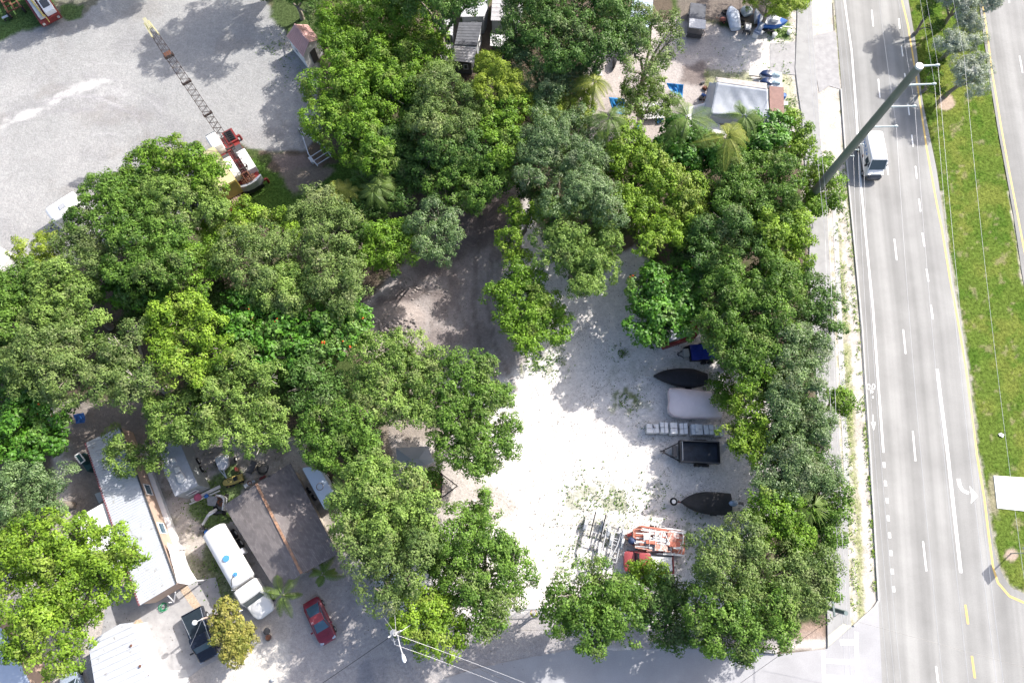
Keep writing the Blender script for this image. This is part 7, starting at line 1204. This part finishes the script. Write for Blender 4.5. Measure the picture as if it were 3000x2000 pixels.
f.box(q, L - .05, L + .05, -1.15, 1.15, .6, 1.0); q.build('side_rail', BLACK, r); q = MB(); q.bar(f.p(L, 1.1, .5), f.p(L + 1.5, 0, .5), .1); q.bar(f.p(L, -1.1, .5), f.p(L + 1.5, 0, .5), .1); q.build('tongue', BLACK, r); wheels(f, r, .34, .22, [(-.3, 1.3), (-.3, -1.3)], BLACK); q = MB(); f.box(q, -L, -L + .5, .1, 1.0, .62, .9); q.build('orange_box', ORANGE, r); q = MB(); q.bar(f.p(-L - .3, -1, .9), f.p(-L - .3, 1.1, .9), .25, .06); q.build('white_board', WHITE, r)
# pots beside the hedge
for u, v, m_, lb in ((782, 1848, DGREY, 'dark round pot right of the bronze hedge bush'), (786, 1866, RUST, 'round rusty basket of dry debris just below the dark pot')):
    p = at(u, v, .35); r = thing('plant_pot', lb, 'pot', base(u, v)); MB().tube([(p.x, p.y, 0), (p.x, p.y, .4)], [.2, .3], 14).build('body', m_, r, True); MB().torus((p.x, p.y, .4), .28, .04).build('rim', DGREY, r, True)
p = at(797, 1991, .1); q = MB(); q.ball((p.x, p.y, .1), (.2, .16, .16)); q.ball((p.x + .15, p.y, .08), (.1, .12, .1)); tag(q.build('rock', GREYW, None, True), 'grey rock on the bright dirt at the bottom edge', 'rock')
# ------------------------------------------------------------------ poles, wires, signs
POLE = mat('grey_green_steel_pole', (.215, .22, .20), .55, .2, .12, .8); INS = mat('pale_insulator', (.50, .56, .56), .4)
bp_ = at(2345, 612, 0); tpv = at(2694, 194, 25.0); bx_, by_ = bp_.x, bp_.y
best = min(((at(2694, 194, z) - Vector((0, 0, z)) - Vector((bx_, by_, 0))).length, z) for z in np.arange(15, 32, .1)); HT = best[1]; TPp = at(2694, 194, HT)
r = thing('transmission_pole', 'towering grey-green pole leaning over the highway from the trees', 'utility pole', (bx_, by_, 0)); q = MB(); q.tube([(bx_, by_, -.2)] + [Vector((bx_, by_, 0)).lerp(TPp, t) for t in (.2, .4, .6, .8, 1)], [.45, .43, .405, .38, .35, .32], 24); q.build('pole', POLE, r, True); q = MB(); q.tube([TPp - Vector((0, 0, .1)), TPp + Vector((0, 0, .06))], [.335, .31], 24); q.build('pole_cap', mat('pale_cap', (.72, .72, .72), .6), r)
rd = (at(2445, 0) - at(2573, 1755)).normalized(); wires = []
for (u, v), (u2, v2) in (((2700, 193), (2748, 191)), ((2662, 249), (2738, 246)), ((2603, 313), (2680, 311)), ((2555, 371), (2626, 370))):
    t = min(((at(u2, v2, z) - (Vector((bx_, by_, 0)).lerp(TPp, z / HT))).length, z) for z in np.arange(8, HT + .1, .1) if abs(proj(*Vector((bx_, by_, 0)).lerp(TPp, z / HT))[1] - v) < 6 or True)
    zz = min(np.arange(6, HT + .05, .1), key=lambda z: abs(proj(*Vector((bx_, by_, 0)).lerp(TPp, z / HT))[1] - v)); a = Vector((bx_, by_, 0)).lerp(TPp, zz / HT); b = at(u2, v2, zz)
    q = MB(); q.tube([a, b], [.10, .06], 8); arm = q.build('arm', INS, r, True); q = MB(); q.tube([b - Vector((.2, 0, 0)), b, b + Vector((.12, 0, 0))], [.08, .13, .08], 8); q.build('clamp', INS, arm, True); wires.append(b)
low = []
for u, v, u2, v2 in ((2508, 422, 2528, 423), (2497, 438, 2514, 439), (2483, 455, 2500, 457)):
    zz = min(np.arange(4, HT, .1), key=lambda z: abs(proj(*Vector((bx_, by_, 0)).lerp(TPp, z / HT))[1] - v)); a = Vector((bx_, by_, 0)).lerp(TPp, zz / HT); b = at(u2, v2, zz); MB().tube([a, b], [.05, .035], 6).build('small_arm', INS, r); MB().ball(b, .09).build('insulator', INS, r, True); low.append(b)
WIREM = mat('bright_aluminium_wire', (.55, .55, .57), .4, .3, .03)
def wire(a, span, lb, rr=.010, sag_=1.2, m=WIREM, both=True, gp='wires along the highway'):
    q = MB()
    for s in ((1, -1) if both else (1,)): q.tube([a + span * s * t - Vector((0, 0, sag_ * 4 * t * (1 - t))) for t in [i / 14 for i in range(15)]], rr, 5)
    return tag(q.build('wire', m), lb, 'wire', gp)
nms = ['highest wire on the tall pole, nearest the median trees', 'second wire from the top of the tall pole', 'third wire on the tall pole, strung over the fast lanes', 'fourth wire on the tall pole, strung over the middle lane']
for b, lb in zip(wires, nms): wire(b, rd * 75, lb)
for b, lb in zip(low, ['upper thin wire passing over the delivery van', 'middle thin wire passing just left of the delivery van', 'lowest thin wire over the bicycle lane']): wire(b, rd * 60, lb, .009)
wire(wires[0] + Vector((1.3, 0, 1.2)), rd * 75, 'thin lone wire over the median grass', .009)
for k, (x, z) in enumerate(((2418, 7), (2432, 7.4))): wire(at(x, 700, z), rd * 60, ['faint wire over the sidewalk, left one', 'faint wire over the sidewalk, right one'][k], .016)
# leaning pole with crossbar at the corner
DP = mat('dark_weathered_pole', (.15, .19, .19), .7, 0, .15, 2); r = thing('corner_pole', 'stubby dark pole leaning out over the sidewalk near the tactile pad', 'pole', base(2330, 1752)); a = at(2330, 1752, 0); b = at(2479, 1795, 7.2)
q = MB(); q.tube([a, a.lerp(b, .5), b], [.22, .2, .19], 14); q.build('pole', DP, r, True); c = at(2442, 1782, 6.6); q = MB(); dd = Vector((.03, 1, 0)).normalized(); q.bar(c - dd * .62, c + dd * .62, .16, .12); q.build('crossbar', DP, r); q = MB(); q.bar(b - Vector((0, .1, 0)) + Vector((-.3, 0, .1)), b + Vector((-.3, -.3, .1)), .06); q.build('bracket', GALV, r)
wire(b + Vector((-.6, 0, .1)), (at(2160, 2000, 5) - at(2441, 1798, 7)) * 2.2, 'thin black guy wire running down from the stubby dark pole to the side street', .014, .3, BLACK, False, 'service wires')
# light pole with lamp, transformers at the lower lane
PG = mat('pale_concrete_pole', (.40, .40, .39), .8, 0, .1); top = at(1157, 1857, 9.5); r = thing('utility_pole', 'pale utility pole with a street lamp arm above the yellow-green shrub', 'utility pole', (top.x, top.y, 0)); q = MB(); q.tube([(top.x, top.y, -.1), (top.x, top.y, 9.5)], [.19, .14], 14); q.build('pole', PG, r, True)
q = MB(); q.bar(at(1140, 1864, 9.2), at(1175, 1846, 9.2), .12); cr_ = q.build('crossarm', PG, r); q = MB()
for t in (0, .5, 1): p = at(1140, 1864, 9.25).lerp(at(1175, 1846, 9.25), t); q.tube([p, p + Vector((0, 0, .25))], .05, 8)
q.build('insulators', WHITE, cr_); p = at(1150, 1852, 8.6); q = MB(); q.tube([p - Vector((0, 0, .9)), p], .22, 14); q.build('transformer', GALV, r, True); q = MB(); q.bar(at(1150, 1863, 8.9), at(1157, 1887, 8.9), .05); q.build('standoff_bracket', GALV, r); MB().torus(at(1156, 1866, 8.8), .28, .012, (.2, .1, 1)).build('cable_loop', WIREM, r)
a = at(1165, 1860, 8.8); b = at(1179, 1915, 9.4); q = MB(); q.tube([a, a.lerp(b, .5) + Vector((0, 0, .2)), b], .045, 8); la = q.build('lamp_arm', STEEL, r, True); c = at(1182, 1925, 9.4); dd = (c - b).normalized(); q = MB(); q.loft([[c + dd * x + dd.cross(Vector((0, 0, 1))) * w_ * math.cos(k * math.pi / 6) + Vector((0, 0, .1 * math.sin(k * math.pi / 6))) for k in range(12)] for x, w_ in ((-.3, .05), (-.15, .13), (.1, .17), (.3, .14), (.38, .04))]); q.build('lamp_head', WHITE, la, True)
T9 = at(1160, 1858, 9.3)
def wire2(a, b, lb, rr=.02, s=.5, m=WIREM):
    q = MB(); q.tube([a.lerp(b, t) - Vector((0, 0, s * 4 * t * (1 - t))) for t in [i / 16 for i in range(17)]], rr, 5); return tag(q.build('wire', m), lb, 'wire', 'service wires')
wire2(T9, at(1590, 2020, 7.5), 'bright wire from the lamp pole running right toward the side street', .011); wire2(at(1157, 1887, 8.9), at(1520, 2025, 7.2), 'lower pale wire from the lamp pole running right', .010); wire2(T9 + Vector((.1, .1, 0)), at(1560, 2030, 6.5), 'dark cable right of the lamp pole', .014, .6, BLACK)
wire2(at(1145, 1863, 9), at(930, 2010, 6.5), 'thick dark cable from the lamp pole running down left', .025, .4, BLACK); wire2(T9, at(1050, 1705, 5), 'pale wire from the lamp pole up left along the trees', .014, .2); wire2(T9, at(1155, 1785, 8), 'short pale wire pointing straight up from the lamp pole', .02, .1); wire2(T9, at(1212, 1823, 8), 'short pale wire into the shrub crown at the lamp pole', .02, .1)
wire2(at(1160, 1862, 8), at(1750, 1838, 5), 'faint dark service wire crossing the entrance apron', .01, .3, BLACK); wire2(at(2495, 1815, 6), at(3080, 1975, 6), 'faint dark wire crossing the highway near the crosswalk', .011, .4, BLACK)
# globe lamp post beside the pickup
pb0 = at(648, 1795, 0); r = thing('globe_lamp', 'wooden lamp post with a white globe over the black pickup', 'lamp post', (pb0.x, pb0.y, 0)); tp0 = at(592, 1812, 4.1); q = MB(); q.tube([pb0, tp0], [.1, .085], 10); q.build('post', mat('pinkish_wood', (.46, .36, .32), .8, 0, .15), r, True); gq = at(570, 1823, 4.0); q = MB(); q.tube([tp0, gq], .035, 6); ar = q.build('arm', WHITE, r); MB().ball(gq, .22, 16, 10).build('globe', WHITE, ar, True)
wire2(tp0, at(556, 1895, 2.5), 'thin wire from the globe lamp post crossing over the black pickup', .012, .05); wire2(tp0, at(618, 1880, 2.2), 'thin pale wire along the right side of the black pickup', .016, .05)
# white slab sign in the median, sign post
o = MB().pp([(2911, 1392), (3060, 1402), (3060, 1503), (2922, 1488)], .10, -.02).build('white_slab', mat('bright_white_slab', (.80, .80, .78), .7, 0, .04, 1), None, bevel=.02); tag(o, 'blank bright white flat slab lying in the median grass at the right edge', 'slab')
p = at(2962, 1620, 0); r = thing('sign_post', 'thin grey sign post rising from the bare mulch ring in the median tip', 'sign post', (p.x, p.y, 0)); MB().tube([(p.x, p.y, 0), (p.x, p.y, 3.0)], .06, 8).build('post', GALV, r); o = MB().box((p.x, p.y, 2.45), (.08, 1.1, 1.0), .35).build('sign_panel', GALV, r)
p = at(2931, 1272, .1); q = MB(); [q.box((p.x + dx, p.y + dy, .12), (.35, .25, .04), a) for dx, dy, a in ((0, 0, .3), (.15, -.1, 1.0))]; tag(q.build('litter', WHITE), 'crumpled white litter on the median grass', 'litter')
# gate, fence and person at the yard entrance
r = thing('entrance_gate', 'long low metal gate closing the entrance of the white yard', 'gate', base(1560, 1785)); a, b = at(1488, 1786, 1.2), at(1605, 1782, 1.2); q = MB(); q.tube([a, b], .035, 8); q.tube([a - Vector((0, 0, 1.05)), b - Vector((0, 0, 1.05))], .035, 8); q.build('rail', STEEL, r)
for t in (0, .33, .66, 1): p = a.lerp(b, t); MB().tube([p - Vector((0, 0, 1.2)), p], .03, 6).build('upright', STEEL, r)
q = MB()
for i in range(56): p = a.lerp(b, i / 56); q.bar(p - Vector((0, 0, 1.05)), p, .008)
for k in range(8): z = .15 + .13 * k; q.bar(Vector((a.x, a.y, z)), Vector((b.x, b.y, z)), .008)
q.build('mesh_panel', GALV, r)
r = thing('chain_link_fence', 'fence line continuing right from the gate into the round street crown', 'fence', base(1650, 1783)); a, b = at(1607, 1782, 1.2), at(1735, 1782, 1.2); q = MB(); q.tube([a, b], .03, 8); q.build('top_rail', GALV, r)
for t in (0, .5, 1): p = a.lerp(b, t); MB().tube([(p.x, p.y, 0), p], .035, 6).build('post', GALV, r)
q = MB()
for i in range(60): p = a.lerp(b, i / 60); q.bar((p.x, p.y, 0), p, .008)
q.build('mesh_panel', GALV, r)
r = thing('picket_fence', 'dark picket fence on a pale kerb wall along the side street under trees', 'fence', base(2200, 1893)); a, b = at(1915, 1880, .9), at(2276, 1900, .9); q = MB(); n = 90
for i in range(n): p = a.lerp(b, i / n); q.bar((p.x, p.y, 0), p, .03)
q.build('pickets', BLACK, r); q = MB(); q.bar(a - Vector((0, 0, .1)), b - Vector((0, 0, .1)), .04); q.bar(a - Vector((0, 0, .7)), b - Vector((0, 0, .7)), .04); q.build('rail', BLACK, r); q = MB(); q.bar(at(1915, 1886, .15), at(2276, 1908, .15), .25, .3); q.build('kerb_wall', CONC, r)
# rubble on the bank
rs = random.Random(12); q = MB()
for k in range(150):
    u, v = 1150 + rs.gauss(0, 38), 945 + rs.gauss(0, 24); p = at(u, v, .5); s = rs.uniform(.06, .26); d_ = math.hypot((u - 1165) / 95, (v - 935) / 60); zz = max(0, 1 - d_) ** 1.3 * 1.15 + s * .2
    q.ball((p.x, p.y, zz), (s, s * rs.uniform(.6, 1), s * .6), 6, 4)
for k in range(60): u, v = 1190 + rs.gauss(0, 60), 840 + rs.gauss(0, 16); p = at(u, v, 0); s = rs.uniform(.05, .18); q.ball((p.x, p.y, s * .3), (s, s * .8, s * .6), 6, 4)
o = q.build('rubble', mat('grey_brown_rubble', (.33, .29, .27), .95, 0, .3, 3, .3)); o['kind'] = 'stuff'

# ------------------------------------------------------------------ person opening the gate
def skin(name, vts, eds, rad, m, parent, sub=2):
    me = bpy.data.meshes.new(name); o0 = org(parent) if parent else Vector(); me.from_pydata([Vector(v) - o0 for v in vts], eds, []); o = bpy.data.objects.new(name, me); C.objects.link(o)
    if parent: o.parent = parent
    s = o.modifiers.new('skin', 'SKIN'); s.use_smooth_shade = True
    me.skin_vertices.new(name='') if not me.skin_vertices else None
    for i, r_ in enumerate(rad): me.skin_vertices[0].data[i].radius = (r_, r_) if not isinstance(r_, tuple) else r_
    me.skin_vertices[0].data[0].use_root = True
    u_ = o.modifiers.new('sub', 'SUBSURF'); u_.levels = u_.render_levels = sub; me.materials.append(m); return o
pp_ = at(1563, 1801, 0); X0, Y0 = pp_.x, pp_.y; SKIN = mat('skin', (.42, .24, .17), .55, 0, .05)
def J(x, y, z): return (X0 + x, Y0 + y, z)               # +y faces the gate
V = [J(0, -.02, .95), J(0, .0, 1.15), J(0, .05, 1.38), J(0, .10, 1.50), J(0, .14, 1.60),
     J(-.10, -.02, .90), J(-.12, .06, .48), J(-.13, -.02, .08), J(-.14, .16, .04), J(.10, -.02, .90), J(.13, .0, .48), J(.14, -.14, .08), J(.15, .04, .04),
     J(-.19, .06, 1.42), J(-.33, .22, 1.22), J(-.22, .42, 1.16), J(-.20, .50, 1.15), J(.19, .06, 1.42), J(.31, .20, 1.20), J(.16, .42, 1.15), J(.14, .50, 1.14)]
E_ = [(0, 1), (1, 2), (2, 3), (3, 4), (0, 5), (5, 6), (6, 7), (7, 8), (0, 9), (9, 10), (10, 11), (11, 12), (2, 13), (13, 14), (14, 15), (15, 16), (2, 17), (17, 18), (18, 19), (19, 20)]
Rd = [.14, .12, .14, .06, .055, .085, .06, .04, .035, .085, .06, .04, .035, .06, .045, .032, .038, .06, .045, .032, .038]
for s, hi in ((-1, 16), (1, 20)):                        # five fingers on each hand
    hx, hy, hz = V[hi][0] - X0, V[hi][1] - Y0, V[hi][2]
    for k, (ox, ln) in enumerate(((-.03, .045), (-.01, .055), (.01, .06), (.03, .05))):
        n0 = len(V); V += [J(hx + ox, hy + .045, hz), J(hx + ox, hy + .05 + ln * .6, hz - .01), J(hx + ox * .9, hy + .05 + ln * .5, hz - .045)]; E_ += [(hi, n0), (n0, n0 + 1), (n0 + 1, n0 + 2)]; Rd += [.010, .009, .008]
    n0 = len(V); V += [J(hx - s * .045, hy + .005, hz), J(hx - s * .05, hy + .045, hz - .02)]; E_ += [(hi, n0), (n0, n0 + 1)]; Rd += [.011, .009]
pr_ = skin('person', V, E_, Rd, SKIN, None); tag(pr_, 'person in a yellow-green shirt and white cap reaching for the entrance gate', 'person')
def onp(name, mb_, m): o = mb_.build(name, m, None, True); o.parent = pr_; return o
h = MB(); h.ball(J(0, .17, 1.69), (.078, .095, .115), 16, 12); h.ball(J(0, .265, 1.685), (.014, .02, .02), 8, 6); h.ball(J(-.08, .16, 1.685), (.012, .02, .03), 8, 6); h.ball(J(.08, .16, 1.685), (.012, .02, .03), 8, 6); h.ball(J(0, .255, 1.645), (.025, .012, .008), 8, 4); onp('head', h, SKIN)
h = MB(); h.ball(J(-.03, .252, 1.705), (.012, .008, .008), 8, 6); h.ball(J(.03, .252, 1.705), (.012, .008, .008), 8, 6); onp('eyes', h, BLACK)
h = MB(); h.ball(J(0, .145, 1.70), (.084, .09, .112), 14, 10); onp('hair', h, mat('dark_hair', (.03, .02, .015), .7)); h = MB(); h.ball(J(0, .165, 1.765), (.094, .108, .075), 16, 10); h.tube([J(0, .22, 1.745), J(0, .31, 1.735)], [.085, .06], 12); onp('cap', h, WHITE)
HV = mat('hi_vis_shirt', (.42, .52, .05), .7, 0, .1)
sh = [J(0, -.02, .96), J(0, .0, 1.15), J(0, .05, 1.40), J(0, .09, 1.47), J(-.19, .06, 1.42), J(-.31, .20, 1.24), J(-.27, .31, 1.19), J(.19, .06, 1.42), J(.29, .18, 1.22), J(.23, .30, 1.17)]
o = skin('shirt', sh, [(0, 1), (1, 2), (2, 3), (2, 4), (4, 5), (5, 6), (2, 7), (7, 8), (8, 9)], [.17, .155, .165, .085, .085, .068, .06, .085, .068, .06], HV, None); o.parent = pr_
st_ = [J(0, -.02, .97), J(0, -.02, .90), J(-.11, -.01, .84), J(-.125, .06, .48), J(-.13, -.01, .14), J(.11, -.01, .84), J(.135, .0, .48), J(.14, -.13, .14)]
o = skin('trousers', st_, [(0, 1), (1, 2), (2, 3), (3, 4), (1, 5), (5, 6), (6, 7)], [.155, .16, .105, .08, .062, .105, .08, .062], mat('dark_maroon_trousers', (.09, .03, .04), .8), None); o.parent = pr_
for s, fx, fy in ((-1, -.135, .06), (1, .145, -.06)): h = MB(); h.ball(J(fx, fy, .05), (.05, .14, .055), 12, 6); onp('shoe', h, BLACK)
print('LEAVES', LEAVES, 'POLE', HT)
